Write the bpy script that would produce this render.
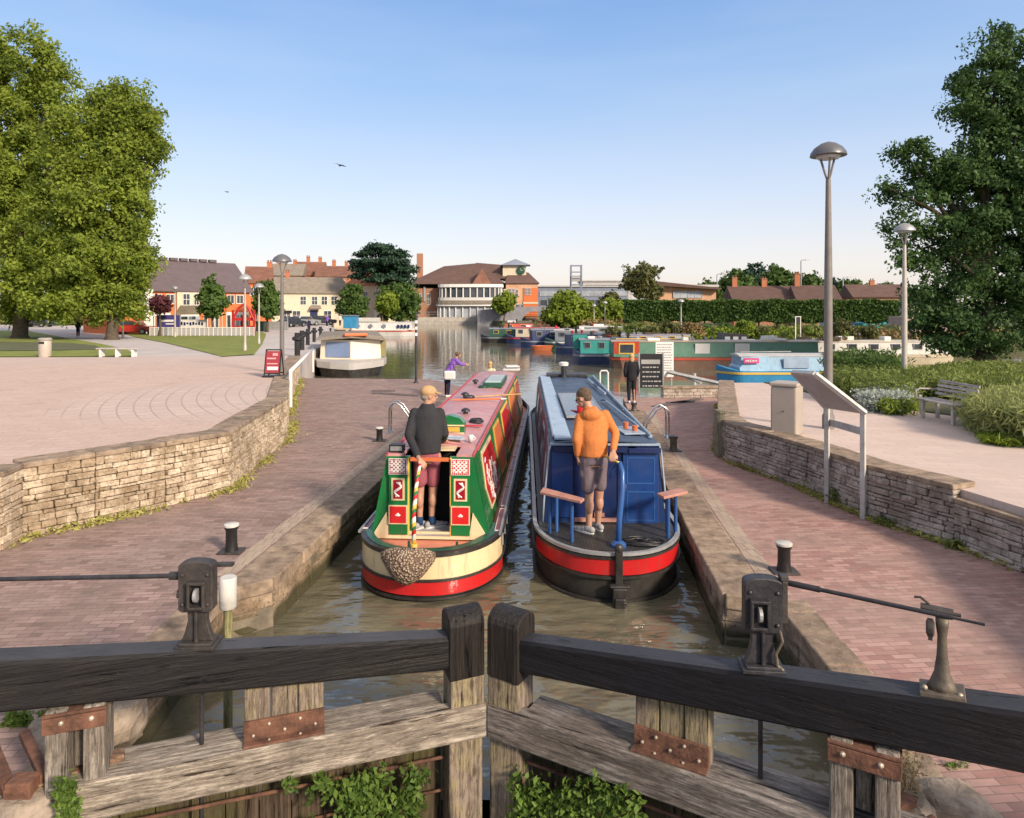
import bpy, bmesh, math, random
import numpy as np
from mathutils import Vector, Matrix, Euler
for o in list(bpy.data.objects): bpy.data.objects.remove(o)
S = bpy.context.scene; COL = S.collection
R = math.radians; PI = math.pi
# ------------------------------------------------------------------ camera, sky, sun, exposure
F = 690.0; CZ = 3.1; HY = 306.0; CX = 512.0
cam = bpy.data.cameras.new('camera'); co = bpy.data.objects.new('camera', cam); COL.objects.link(co)
co.location = (0, 0, CZ); co.rotation_euler = (R(90), 0, 0)
cam.sensor_width = 36; cam.lens = 36*F/1024; cam.shift_y = (HY-409)/1024
cam.clip_start = .1; cam.clip_end = 6000
S.camera = co
W = bpy.data.worlds.new('World'); S.world = W; W.use_nodes = True
nt = W.node_tree; bg = nt.nodes['Background']
sky = nt.nodes.new('ShaderNodeTexSky'); sky.sky_type = 'NISHITA'; sky.sun_disc = False
SUN_EL = R(27); SUN_AZ = math.atan2(.68, -.73)          # from +Y, clockwise
sky.sun_elevation = SUN_EL; sky.sun_rotation = SUN_AZ
sky.air_density = 1.0; sky.dust_density = 1.6; sky.ozone_density = 3.0; sky.altitude = 50
tcw = nt.nodes.new('ShaderNodeTexCoord'); spw = nt.nodes.new('ShaderNodeSeparateXYZ'); nt.links.new(tcw.outputs['Generated'], spw.inputs[0])
rw = nt.nodes.new('ShaderNodeValToRGB'); nt.links.new(spw.outputs[2], rw.inputs[0])
SKYSTOPS = [(0, (3.5, 3.0, 2.7)), (.06, (3.3, 3.0, 2.9)), (.16, (2.35, 2.6, 3.1)), (.30, (1.3, 1.95, 3.0)), (.43, (.72, 1.4, 2.75)), (.62, (2.5, 2.4, 2.5)), (1, (3.2, 2.85, 2.6))]
while len(rw.color_ramp.elements) < len(SKYSTOPS): rw.color_ramp.elements.new(.5)
for e_, (p_, c_) in zip(rw.color_ramp.elements, SKYSTOPS): e_.position = p_; e_.color = (*c_, 1)
mxw = nt.nodes.new('ShaderNodeMix'); mxw.data_type = 'RGBA'; mxw.inputs[0].default_value = .8
nzw = nt.nodes.new('ShaderNodeTexNoise'); nzw.inputs['Scale'].default_value = 2.2; nzw.inputs['Detail'].default_value = 5; mpw = nt.nodes.new('ShaderNodeMapping'); mpw.inputs['Scale'].default_value = (1, 1, 6); nt.links.new(tcw.outputs['Generated'], mpw.inputs[0]); nt.links.new(mpw.outputs[0], nzw.inputs['Vector'])
rz_ = nt.nodes.new('ShaderNodeMapRange'); rz_.inputs[1].default_value = .4; rz_.inputs[2].default_value = .75; rz_.inputs[3].default_value = 0; rz_.inputs[4].default_value = .16; nt.links.new(nzw.outputs[0], rz_.inputs[0])
mc_ = nt.nodes.new('ShaderNodeMix'); mc_.data_type = 'RGBA'; nt.links.new(rz_.outputs[0], mc_.inputs[0]); nt.links.new(rw.outputs[0], mc_.inputs[6]); mc_.inputs[7].default_value = (3.1, 3.1, 3.2, 1)
nt.links.new(sky.outputs[0], mxw.inputs[6]); nt.links.new(mc_.outputs[2], mxw.inputs[7]); nt.links.new(mxw.outputs[2], bg.inputs[0]); bg.inputs[1].default_value = .15
sl = bpy.data.lights.new('sun', 'SUN'); so = bpy.data.objects.new('sun', sl); COL.objects.link(so)
sl.energy = 3.1; sl.angle = R(8); sl.color = (1, .84, .66)
sd = Vector((math.sin(SUN_AZ)*math.cos(SUN_EL), math.cos(SUN_AZ)*math.cos(SUN_EL), math.sin(SUN_EL)))
so.rotation_euler = sd.to_track_quat('Z', 'Y').to_euler(); so.location = (20, -20, 20)
S.view_settings.view_transform = 'Standard'; S.view_settings.look = 'None'
S.view_settings.exposure = .92; S.view_settings.gamma = 1
S.render.engine = 'CYCLES'

# ------------------------------------------------------------------ picture helpers
def G(px, py, z=0.0):                       # ground point under a pixel, at height z
    y = F*(CZ-z)/(py-HY); return Vector(((px-CX)*y/F, y, z))
def D(px, py, y):                           # point under a pixel at depth y
    return Vector(((px-CX)*y/F, y, CZ-(py-HY)*y/F))
# ------------------------------------------------------------------ scene helpers
def empty(name, loc=(0, 0, 0), rz=0):
    o = bpy.data.objects.new(name, None); COL.objects.link(o); o.location = loc; o.rotation_euler = (0, 0, rz)
    o.empty_display_size = .2; return o
def tag(o, label=None, cat=None, group=None, kind=None):
    if label: o['label'] = label
    if cat: o['category'] = cat
    if group: o['group'] = group
    if kind: o['kind'] = kind
    return o
def thing(name, label, cat, loc=(0, 0, 0), rz=0, group=None):
    return tag(empty(name, loc, rz), label, cat, group)
def copy_tree(o, parent=None):
    c = o.copy(); COL.objects.link(c); c.parent = parent
    for ch in list(o.children): copy_tree(ch, c)
    return c
class MB:
    def __init__(s): s.v = []; s.f = []; s.r = []; s.m = []; s.mi = 0
    def add(s, vs, fs, r=None):
        b = len(s.v); s.v += [tuple(v) for v in vs]
        if r is None: r = random.random()
        for f in fs: s.f.append([b+i for i in f]); s.r.append(r); s.m.append(s.mi)
        return s
    def box(s, c, d, rz=0, r=None, ry=0, rx=0, taper=1.0):
        x, y, z = d[0]/2, d[1]/2, d[2]/2; t = taper
        p = [(-x, -y, -z), (x, -y, -z), (x, y, -z), (-x, y, -z), (-x*t, -y*t, z), (x*t, -y*t, z), (x*t, y*t, z), (-x*t, y*t, z)]
        M = Euler((rx, ry, rz)).to_matrix(); c = Vector(c)
        return s.add([M@Vector(q)+c for q in p], [(0, 3, 2, 1), (4, 5, 6, 7), (0, 1, 5, 4), (1, 2, 6, 5), (2, 3, 7, 6), (3, 0, 4, 7)], r)
    def bbox(s, a, b, r=None):
        a = Vector(a); b = Vector(b); return s.box((a+b)/2, b-a, r=r)
    def tube(s, p0, p1, r0, r1=None, n=10, cap=True, r=None, sq=1.0):
        if r1 is None: r1 = r0
        p0 = Vector(p0); p1 = Vector(p1); d = (p1-p0)
        if d.length < 1e-6: return s
        q = d.to_track_quat('Z', 'X'); vs = []
        for p, rr in ((p0, r0), (p1, r1)):
            for i in range(n):
                a = 2*PI*i/n; vs.append(p+q@Vector((rr*math.cos(a), rr*math.sin(a)*sq, 0)))
        fs = [(i, (i+1) % n, n+(i+1) % n, n+i) for i in range(n)]
        if cap: fs += [tuple(range(n-1, -1, -1)), tuple(range(n, 2*n))]
        return s.add(vs, fs, r)
    def path(s, pts, rad, n=8, r=None, cap=True):
        pts = [Vector(p) for p in pts]; k = len(pts)
        if not hasattr(rad, '__len__'): rad = [rad]*k
        vs = []; up = None
        for i in range(k):
            d = (pts[min(i+1, k-1)]-pts[max(i-1, 0)]).normalized()
            if up is None:
                up = Vector((0, 0, 1)) if abs(d.z) < .9 else Vector((1, 0, 0))
            a = d.cross(up)
            if a.length < 1e-4: a = d.cross(Vector((0, 1, 0)))
            a.normalize(); b = a.cross(d); b.normalize(); up = b
            for j in range(n):
                t = 2*PI*j/n; vs.append(pts[i]+rad[i]*(math.cos(t)*a+math.sin(t)*b))
        fs = [(i*n+j, i*n+(j+1) % n, (i+1)*n+(j+1) % n, (i+1)*n+j) for i in range(k-1) for j in range(n)]
        if cap: fs += [tuple(range(n-1, -1, -1)), tuple(range((k-1)*n, k*n))]
        return s.add(vs, fs, r)
    def lathe(s, prof, c=(0, 0, 0), n=16, r=None, sx=1, sy=1, M=None):
        vs = []; k = len(prof); c = Vector(c)
        for rr, z in prof:
            for i in range(n):
                a = 2*PI*i/n; p = Vector((rr*math.cos(a)*sx, rr*math.sin(a)*sy, z))
                vs.append((M@p if M else p)+c)
        fs = [(i*n+j, i*n+(j+1) % n, (i+1)*n+(j+1) % n, (i+1)*n+j) for i in range(k-1) for j in range(n)]
        fs += [tuple(range(n-1, -1, -1)), tuple(range((k-1)*n, k*n))]
        return s.add(vs, fs, r)
    def ball(s, c, rad, n=12, m=8, r=None, M=None):
        if not hasattr(rad, '__len__'): rad = (rad,)*3
        pr = [(math.sin(PI*i/m), -math.cos(PI*i/m)) for i in range(m+1)]
        pr[0] = (.02, -1); pr[-1] = (.02, 1); c = Vector(c); vs = []
        for rr, z in pr:
            for i in range(n):
                a = 2*PI*i/n; p = Vector((rr*math.cos(a)*rad[0], rr*math.sin(a)*rad[1], z*rad[2]))
                vs.append((M@p if M else p)+c)
        fs = [(i*n+j, i*n+(j+1) % n, (i+1)*n+(j+1) % n, (i+1)*n+j) for i in range(m) for j in range(n)]
        fs += [tuple(range(n-1, -1, -1)), tuple(range(m*n, (m+1)*n))]
        return s.add(vs, fs, r)
    def prism(s, poly, z0, z1, r=None):
        n = len(poly); ar = sum(poly[i][0]*poly[(i+1) % n][1]-poly[(i+1) % n][0]*poly[i][1] for i in range(n))
        if ar < 0: poly = poly[::-1]
        zz = lambda z, p: z(p) if callable(z) else z
        vs = [(p[0], p[1], zz(z0, p)) for p in poly]+[(p[0], p[1], zz(z1, p)) for p in poly]
        return s.add(vs, [tuple(range(n-1, -1, -1)), tuple(range(n, 2*n))]+[(i, (i+1) % n, n+(i+1) % n, n+i) for i in range(n)], r)
    def extr(s, poly, o, ux, uy, th, r=None):    # poly in plane (ux,uy) at o, thickness th along ux x uy
        ux = Vector(ux).normalized(); uy = Vector(uy).normalized(); w = ux.cross(uy); o = Vector(o); n = len(poly)
        a = [o+ux*p[0]+uy*p[1] for p in poly]; b = [p+w*th for p in a]
        return s.add(a+b, [tuple(range(n-1, -1, -1)), tuple(range(n, 2*n))]+[(i, (i+1) % n, n+(i+1) % n, n+i) for i in range(n)], r)
    def loft(s, rings, closed=True, caps=True, r=None):
        n = len(rings[0]); k = len(rings); vs = [p for q in rings for p in q]; m = n if closed else n-1
        fs = [(i*n+j, i*n+(j+1) % n, (i+1)*n+(j+1) % n, (i+1)*n+j) for i in range(k-1) for j in range(m)]
        if caps and closed: fs += [tuple(range(n-1, -1, -1)), tuple(range((k-1)*n, k*n))]
        return s.add(vs, fs, r)
    def build(s, name, mat, parent=None, smooth=False, bevel=0, loc=None, rz=0, auto=None):
        me = bpy.data.meshes.new(name); me.from_pydata(s.v, [], s.f)
        mats = mat if isinstance(mat, (list, tuple)) else [mat]
        for m in mats: me.materials.append(m)
        if len(mats) > 1: me.polygons.foreach_set('material_index', s.m)
        at = me.attributes.new('rnd', 'FLOAT', 'FACE'); at.data.foreach_set('value', s.r)
        bm = bmesh.new(); bm.from_mesh(me); bmesh.ops.recalc_face_normals(bm, faces=bm.faces); bm.to_mesh(me); bm.free()
        if smooth: me.polygons.foreach_set('use_smooth', [True]*len(me.polygons))
        o = bpy.data.objects.new(name, me); COL.objects.link(o); o.parent = parent
        if loc is not None: o.location = loc
        o.rotation_euler = (0, 0, rz)
        if smooth and auto is not None:
            me.set_sharp_from_angle(angle=R(auto))
        if bevel:
            b = o.modifiers.new('bevel', 'BEVEL'); b.width = bevel; b.segments = 2; b.limit_method = 'ANGLE'; b.angle_limit = R(40)
        me.update(); return o

# ------------------------------------------------------------------ materials
MATS = {}
def newmat(name):
    m = bpy.data.materials.new(name); m.use_nodes = True; MATS[name] = m
    return m, m.node_tree, m.node_tree.nodes['Principled BSDF']
def N(t, typ, **kw):
    n = t.nodes.new(typ)
    for k, v in kw.items():
        if k.startswith('i_'): n.inputs[k[2:].replace('_', ' ')].default_value = v
        else: setattr(n, k, v)
    return n
def c4(c): return (c[0], c[1], c[2], 1)
def mix(t, fac, a, b, mode='MIX'):
    n = t.nodes.new('ShaderNodeMix'); n.data_type = 'RGBA'; n.blend_type = mode
    for i, x in ((0, fac), (6, a), (7, b)):
        if isinstance(x, (int, float)): n.inputs[i].default_value = x
        elif isinstance(x, (tuple, list)): n.inputs[i].default_value = c4(x)
        else: t.links.new(x, n.inputs[i])
    return n.outputs[2]
def ramp(t, fac, stops):
    n = t.nodes.new('ShaderNodeValToRGB'); e = n.color_ramp.elements
    while len(e) < len(stops): e.new(.5)
    for k, (p, c) in enumerate(stops):
        e[k].position = p; e[k].color = c4(c) if hasattr(c, '__len__') else (c, c, c, 1)
    t.links.new(fac, n.inputs[0]); return n.outputs[0]
def coord(t, scale=(1, 1, 1), rot=(0, 0, 0), which='Object', loc=(0, 0, 0)):
    tc = t.nodes.new('ShaderNodeTexCoord'); mp = t.nodes.new('ShaderNodeMapping')
    mp.inputs['Scale'].default_value = scale; mp.inputs['Rotation'].default_value = rot; mp.inputs['Location'].default_value = loc
    t.links.new(tc.outputs[which], mp.inputs[0]); return mp.outputs[0]
def noise(t, vec, sc, det=4, rough=.6, out=0):
    n = N(t, 'ShaderNodeTexNoise'); n.inputs['Scale'].default_value = sc; n.inputs['Detail'].default_value = det
    n.inputs['Roughness'].default_value = rough; t.links.new(vec, n.inputs['Vector']); return n.outputs[out]
def bump(t, b, h, st=.3, dist=.02, nrm=None):
    n = N(t, 'ShaderNodeBump'); n.inputs['Strength'].default_value = st; n.inputs['Distance'].default_value = dist
    t.links.new(h, n.inputs['Height'])
    if nrm: t.links.new(nrm, n.inputs['Normal'])
    if b: t.links.new(n.outputs[0], b.inputs['Normal'])
    return n.outputs[0]
def mul(c, k): return tuple(min(1, x*k) for x in c)
def mat(name, col, rough=.6, var=.18, sc=3, metal=0, bmp=.15, bsc=30, rnd=.25, col2=None, spec=.5, coat=0):
    if name in MATS: return MATS[name]
    m, t, b = newmat(name); v = coord(t)
    a = noise(t, v, sc, 5, .65)
    f = ramp(t, a, [(.3, 0), (.7, 1)])
    c = mix(t, f, mul(col, 1-var), col2 if col2 else mul(col, 1+var))
    at = N(t, 'ShaderNodeAttribute', attribute_name='rnd')
    lo = ramp(t, at.outputs['Fac'], [(0, 1-rnd), (1, 1+rnd*.0)])
    c = mix(t, 1.0, c, lo, 'MULTIPLY')
    if coat or name.startswith(('moored', 'hull', 'faded', 'blue_grey', 'pale_blue', 'window_w', 'weathered')):
        gr = noise(t, coord(t, (5, 5, 1.1)), 2.0, 7, .75); c = mix(t, ramp(t, gr, [(.53, 0), (.70, .55)]), c, mix(t, .5, mul(col, .45), (.10, .085, .065)))
        c = mix(t, ramp(t, noise(t, v, 38, 4, .8), [(.64, 0), (.70, .5)]), c, (.22, .19, .16))
    t.links.new(c, b.inputs['Base Color']); b.inputs['Roughness'].default_value = rough
    rr = ramp(t, noise(t, v, sc*2.3, 4), [(.3, max(0, rough-.1)), (.7, min(1, rough+.12))]); t.links.new(rr, b.inputs['Roughness'])
    b.inputs['Metallic'].default_value = metal; b.inputs['Specular IOR Level'].default_value = spec
    b.inputs['Coat Weight'].default_value = coat
    if bmp: bump(t, b, noise(t, v, bsc, 5), bmp, .01)
    return m
def wood(name, c1, c2, axis='x', rough=.75, sc=1.0, bst=.6, c3=None, spec=.3, top=None, dark=(.22, .19, .17)):
    m, t, b = newmat(name)
    k = {'x': (.9, 26, 26), 'z': (26, 26, .9), 'y': (26, .9, 26)}[axis]; k2 = {'x': (1.6, 75, 75), 'z': (75, 75, 1.6), 'y': (75, 1.6, 75)}[axis]
    v2 = coord(t); wob = N(t, 'ShaderNodeVectorMath', operation='SCALE'); t.links.new(noise(t, v2, 2.5, 3, .5, 1), wob.inputs[0]); wob.inputs['Scale'].default_value = .03
    add = N(t, 'ShaderNodeVectorMath', operation='ADD'); t.links.new(v2, add.inputs[0]); t.links.new(wob.outputs[0], add.inputs[1])
    def mp(kk): q = t.nodes.new('ShaderNodeMapping'); q.inputs['Scale'].default_value = tuple(z*sc for z in kk); t.links.new(add.outputs[0], q.inputs[0]); return q.outputs[0]
    g = noise(t, mp(k), 1.3, 8, .7); g2 = noise(t, mp(k2), 1.0, 4, .7); n2 = noise(t, v2, 2.6, 6, .65)
    c = mix(t, ramp(t, g, [(.40, 0), (.58, 1)]), c1, c2)
    if c3: c = mix(t, ramp(t, n2, [(.44, 0), (.58, 1)]), c, c3)
    c = mix(t, .55, c, ramp(t, g2, [(.36, .25), (.56, 1)]), 'MULTIPLY')
    g3 = noise(t, mp(tuple((5 if q_ < 3 else 38) for q_ in k)), 1.6, 6, .8); c = mix(t, ramp(t, g3, [(.50, 0), (.58, .75 if rough > .7 else .35)]), c, mul(c1, .55)); c = mix(t, ramp(t, g3, [(.36, .6 if rough > .7 else .15), (.43, 0)]), c, mul(c2, 1.3))
    kn = N(t, 'ShaderNodeTexVoronoi'); kn.inputs['Scale'].default_value = 1; t.links.new(mp(tuple((2.2 if q_ < 3 else 5.5) for q_ in k)), kn.inputs['Vector']); c = mix(t, ramp(t, kn.outputs['Distance'], [(.05, .85), (.13, 0)]), c, mul(c1, .35))
    crack = ramp(t, g, [(.34, 0), (.385, 1)]); c = mix(t, 1.0, c, mix(t, crack, dark, (1, 1, 1)), 'MULTIPLY')
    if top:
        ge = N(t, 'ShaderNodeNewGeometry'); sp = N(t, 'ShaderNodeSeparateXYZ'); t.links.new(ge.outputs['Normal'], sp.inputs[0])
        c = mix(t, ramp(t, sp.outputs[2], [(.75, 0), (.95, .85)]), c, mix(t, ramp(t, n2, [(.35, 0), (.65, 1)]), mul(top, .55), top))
    t.links.new(c, b.inputs['Base Color']); b.inputs['Specular IOR Level'].default_value = spec
    t.links.new(ramp(t, n2, [(.3, rough-.15), (.7, min(1, rough+.15))]), b.inputs['Roughness'])
    n0 = bump(t, None, crack, .8, .015); n0 = bump(t, None, g3, .5, .01, n0); n1 = bump(t, None, g, bst, .02, n0); bump(t, b, g2, .35, .006, n1)
    return m
def roughen(o, lv, st, size):
    s = o.modifiers.new('sub', 'SUBSURF'); s.subdivision_type = 'SIMPLE'; s.levels = lv; s.render_levels = lv
    tx = bpy.data.textures.get('clouds%g' % size) or bpy.data.textures.new('clouds%g' % size, 'CLOUDS'); tx.noise_scale = size; tx.noise_depth = 3
    d = o.modifiers.new('disp', 'DISPLACE'); d.texture = tx; d.texture_coords = 'GLOBAL'; d.strength = st; d.mid_level = .5
def foliage(name, dark, light, trans=.35, rough=.6):
    m, t, b = newmat(name); at = N(t, 'ShaderNodeAttribute', attribute_name='rnd')
    c = mix(t, at.outputs['Fac'], dark, light)
    v = coord(t); c = mix(t, ramp(t, noise(t, v, .5, 3), [(.38, 0), (.62, .55)]), c, mul(light, 1.15))
    t.links.new(c, b.inputs['Base Color']); b.inputs['Roughness'].default_value = rough; b.inputs['Specular IOR Level'].default_value = .25
    tr = N(t, 'ShaderNodeBsdfTranslucent'); t.links.new(mix(t, .5, c, mul(light, 1.3)), tr.inputs[0])
    ms = N(t, 'ShaderNodeMixShader'); ms.inputs[0].default_value = trans
    t.links.new(b.outputs[0], ms.inputs[1]); t.links.new(tr.outputs[0], ms.inputs[2])
    t.links.new(ms.outputs[0], t.nodes['Material Output'].inputs['Surface']); return m
def bricks(name, c1, c2, mortar, bw, rh, rotz=0, mort=.012, rough=.85, bst=.5, which='Object', stain=None, stsc=.4, offset=.5, grit=.25, patch=0):
    m, t, b = newmat(name); v = coord(t, (1, 1, 1), (0, 0, rotz), which)
    wn = N(t, 'ShaderNodeVectorMath', operation='SCALE'); t.links.new(noise(t, v, 1.3, 3, .5, 1), wn.inputs[0]); wn.inputs['Scale'].default_value = .03
    vv = N(t, 'ShaderNodeVectorMath', operation='ADD'); t.links.new(v, vv.inputs[0]); t.links.new(wn.outputs[0], vv.inputs[1])
    br = N(t, 'ShaderNodeTexBrick', offset=offset); br.inputs['Scale'].default_value = 1; br.inputs['Brick Width'].default_value = bw
    br.inputs['Row Height'].default_value = rh; br.inputs['Mortar Size'].default_value = mort; br.inputs['Mortar Smooth'].default_value = .3; br.inputs['Bias'].default_value = 0
    br.inputs['Color1'].default_value = c4(c1); br.inputs['Color2'].default_value = c4(c2); br.inputs['Mortar'].default_value = c4(mortar)
    t.links.new(vv.outputs[0], br.inputs['Vector'])
    n1 = noise(t, v, 9, 6, .7); c = mix(t, grit, br.outputs['Color'], ramp(t, n1, [(.25, .15), (.75, 1)]), 'MULTIPLY')
    if stain: c = mix(t, ramp(t, noise(t, v, stsc, 5, .65), [(.42, 0), (.68, .75)]), c, stain)
    if patch:
        wv = N(t, 'ShaderNodeTexWhiteNoise', noise_dimensions='2D'); sn = N(t, 'ShaderNodeVectorMath', operation='SNAP'); t.links.new(vv.outputs[0], sn.inputs[0]); sn.inputs[1].default_value = (bw*.5, rh, 1); t.links.new(sn.outputs[0], wv.inputs[0])
        c = mix(t, ramp(t, wv.outputs[0], [(.80, 0), (1, .55)]), c, mul(mortar, .75)); c = mix(t, ramp(t, noise(t, v, 1.1, 8, .75), [(.5, 0), (.62, .45)]), c, mul(mortar, .8))
        c = mix(t, ramp(t, noise(t, coord(t, (.5, 3, 1), (0, 0, rotz)), 1.2, 6, .7), [(.5, 0), (.7, .35)]), c, mul(c2, 1.2))
    t.links.new(c, b.inputs['Base Color']); b.inputs['Roughness'].default_value = rough; b.inputs['Specular IOR Level'].default_value = .25
    inv = N(t, 'ShaderNodeMath', operation='SUBTRACT'); inv.inputs[0].default_value = 1; t.links.new(br.outputs['Fac'], inv.inputs[1])
    n0 = bump(t, None, inv.outputs[0], bst, .012); bump(t, b, noise(t, v, 70, 4), .25, .006, n0)
    return m
# leaf clouds ------------------------------------------------------
RNG = np.random.default_rng(7)
def leafmesh(name, mat_, P, size, rnd, parent=None, elong=1.5, up=.0, kind=None, nrm=None):
    n = len(P); a = RNG.normal(size=(n, 3)); a[:, 2] += up
    if nrm is not None: a += nrm*1.3
    a /= np.linalg.norm(a, axis=1, keepdims=True); h = RNG.normal(size=(n, 3))
    u = np.cross(a, h); u /= np.linalg.norm(u, axis=1, keepdims=True); w = np.cross(a, u)
    s = (size*(.6+.8*RNG.random(n)))[:, None] if not hasattr(size, 'shape') else size[:, None]
    V = np.stack([P-u*s*.5*elong, P+w*s*.42-u*s*.05, P+u*s*.5*elong+a*s*.18, P-w*s*.42-u*s*.05], 1).reshape(-1, 3)
    me = bpy.data.meshes.new(name); me.vertices.add(4*n); me.vertices.foreach_set('co', V.ravel())
    me.loops.add(4*n); me.loops.foreach_set('vertex_index', np.arange(4*n))
    me.polygons.add(n); me.polygons.foreach_set('loop_start', np.arange(n)*4); me.polygons.foreach_set('loop_total', np.full(n, 4))
    at = me.attributes.new('rnd', 'FLOAT', 'FACE'); at.data.foreach_set('value', np.clip(rnd, 0, 1).astype(np.float32))
    me.materials.append(mat_); me.update(calc_edges=True); me.validate()
    o = bpy.data.objects.new(name, me); COL.objects.link(o); o.parent = parent
    if kind: o['kind'] = kind
    return o
def crown_points(lobes, ncl, per, spread, shell=.55, flat=1.0):
    """lobes: (cx,cy,cz,rx,ry,rz). clusters spread mostly near the lobes' skins, leaves spread about clusters"""
    L = np.array(lobes, float); vol = (L[:, 3]*L[:, 4]*L[:, 5])**(.7); idx = RNG.choice(len(L), ncl, p=vol/vol.sum())
    d = RNG.normal(size=(ncl, 3)); d /= np.linalg.norm(d, axis=1, keepdims=True)
    rr = (shell+(1.06-shell)*RNG.random(ncl)**.7)[:, None]*(1+.17*RNG.normal(size=(ncl, 1)))
    C = L[idx, :3]+d*rr*L[idx, 3:6]
    tone = RNG.normal(.45, .2, ncl); n = ncl*per; rad = spread*(.6+1.1*RNG.random(ncl)); q = RNG.normal(size=(n, 3)); q[:, 2] += .25; q /= np.linalg.norm(q, axis=1, keepdims=True)
    rr2 = (RNG.random(n)**.45*1.25)[:, None]*np.repeat(rad, per)[:, None]
    P = np.repeat(C, per, 0)+q*rr2*np.array([1.1, 1.1, .95*flat]); T = np.repeat(tone, per)+RNG.normal(0, .14, n)
    return P, T, q*.6+np.repeat(d, per, 0)*.5
# ------------------------------------------------------------------ material library
LK = R(-4.75)       # the lock's axis, turned right of the view axis
m_pave_r = bricks('brick_paving_pink', (.34, .18, .155), (.50, .315, .27), (.26, .175, .15), .215, .075, LK, .006, patch=1, stain=(.33, .235, .195), stsc=.7, bst=.35)
m_pave_l = bricks('brick_paving_grey', (.26, .17, .15), (.41, .285, .25), (.19, .14, .12), .215, .075, LK, .006, patch=1, stain=(.26, .20, .17), stsc=.7, bst=.35)
m_coping = mat('gritty_stone', (.27, .19, .13), .92, .5, 5, bmp=.8, bsc=45, rnd=.3, col2=(.45, .335, .235))
m_edge = bricks('blue_brick_edging', (.36, .27, .21), (.44, .34, .27), (.25, .2, .16), .11, .23, LK, .008, stain=(.42, .34, .25), stsc=1.5)
def terrace_mat():
    m, t, b = newmat('terrace_setts')
    v = coord(t); ctr = N(t, 'ShaderNodeVectorMath', operation='SUBTRACT'); t.links.new(v, ctr.inputs[0]); ctr.inputs[1].default_value = (3.4, 20.8, 0)
    sp = N(t, 'ShaderNodeSeparateXYZ'); t.links.new(ctr.outputs[0], sp.inputs[0])
    lm = N(t, 'ShaderNodeVectorMath', operation='LENGTH'); c3_ = N(t, 'ShaderNodeVectorMath', operation='SUBTRACT'); t.links.new(v, c3_.inputs[0]); c3_.inputs[1].default_value = (-6.6, 16.3, 0); t.links.new(c3_.outputs[0], lm.inputs[0])
    wn_ = N(t, 'ShaderNodeMath', operation='MULTIPLY_ADD'); t.links.new(noise(t, v, .5, 3), wn_.inputs[0]); wn_.inputs[1].default_value = 3; t.links.new(lm.outputs['Value'], wn_.inputs[2])
    ln = N(t, 'ShaderNodeVectorMath', operation='LENGTH'); t.links.new(ctr.outputs[0], ln.inputs[0])
    an = N(t, 'ShaderNodeMath', operation='ARCTAN2'); t.links.new(sp.outputs[1], an.inputs[0]); t.links.new(sp.outputs[0], an.inputs[1])
    a4 = N(t, 'ShaderNodeMath', operation='MULTIPLY'); t.links.new(an.outputs[0], a4.inputs[0]); a4.inputs[1].default_value = 11
    cb = N(t, 'ShaderNodeCombineXYZ'); t.links.new(a4.outputs[0], cb.inputs[0]); t.links.new(ln.outputs['Value'], cb.inputs[1])
    def br(vec, w, h, mo, c1, c2, c3):
        n = N(t, 'ShaderNodeTexBrick'); n.inputs['Scale'].default_value = 1; n.inputs['Brick Width'].default_value = w; n.inputs['Row Height'].default_value = h
        n.inputs['Mortar Size'].default_value = mo; n.inputs['Mortar Smooth'].default_value = .4; n.inputs['Bias'].default_value = 0
        n.inputs['Color1'].default_value = c4(c1); n.inputs['Color2'].default_value = c4(c2); n.inputs['Mortar'].default_value = c4(c3); t.links.new(vec, n.inputs['Vector']); return n
    A = br(v, .42, .21, .007, (.55, .405, .335), (.61, .46, .385), (.43, .32, .27)); B = br(cb.outputs[0], .40, .31, .020, (.56, .44, .38), (.62, .49, .42), (.42, .33, .285))
    near = N(t, 'ShaderNodeMapRange'); near.inputs[1].default_value = 4.4; near.inputs[2].default_value = 5.6; near.inputs[3].default_value = 1; near.inputs[4].default_value = 0
    t.links.new(wn_.outputs[0], near.inputs[0])
    c = mix(t, near.outputs[0], A.outputs['Color'], B.outputs['Color'])
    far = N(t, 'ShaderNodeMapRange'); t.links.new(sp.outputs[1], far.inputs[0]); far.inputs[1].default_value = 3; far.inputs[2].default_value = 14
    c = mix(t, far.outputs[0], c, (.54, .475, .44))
    c = mix(t, ramp(t, noise(t, v, .35, 6, .7), [(.4, 0), (.7, .5)]), c, (.50, .39, .34))
    c = mix(t, .35, c, ramp(t, noise(t, v, 14, 5, .7), [(.2, .4), (.7, 1)]), 'MULTIPLY'); c = mix(t, ramp(t, noise(t, v, 1.1, 9, .8), [(.55, 0), (.62, .4)]), c, (.36, .27, .23)); c = mix(t, ramp(t, noise(t, v, 6, 2, .4), [(.74, 0), (.76, .6)]), c, (.22, .17, .15))
    t.links.new(c, b.inputs['Base Color']); b.inputs['Roughness'].default_value = .85; b.inputs['Specular IOR Level'].default_value = .2
    f = mix(t, near.outputs[0], A.outputs['Fac'], B.outputs['Fac'])
    bump(t, b, f, -.35 if False else .3, -.01); return m
m_terr = terrace_mat()
m_terr_r = bricks('pale_pink_paving', (.58, .45, .385), (.64, .51, .44), (.47, .37, .32), .45, .22, R(12), .006, stain=(.50, .40, .345), stsc=.4, bst=.2, grit=.15)
m_road = mat('quay_tarmac', (.52, .46, .43), .9, .15, .6, bmp=.3, bsc=40)
m_grass = mat('lawn_grass', (.20, .24, .030), .95, .25, 1.2, bmp=.8, bsc=30, col2=(.30, .33, .05))
m_earth = mat('garden_earth', (.13, .10, .06), .95, .4, 1, bmp=.6, bsc=12, col2=(.12, .15, .05))
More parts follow.
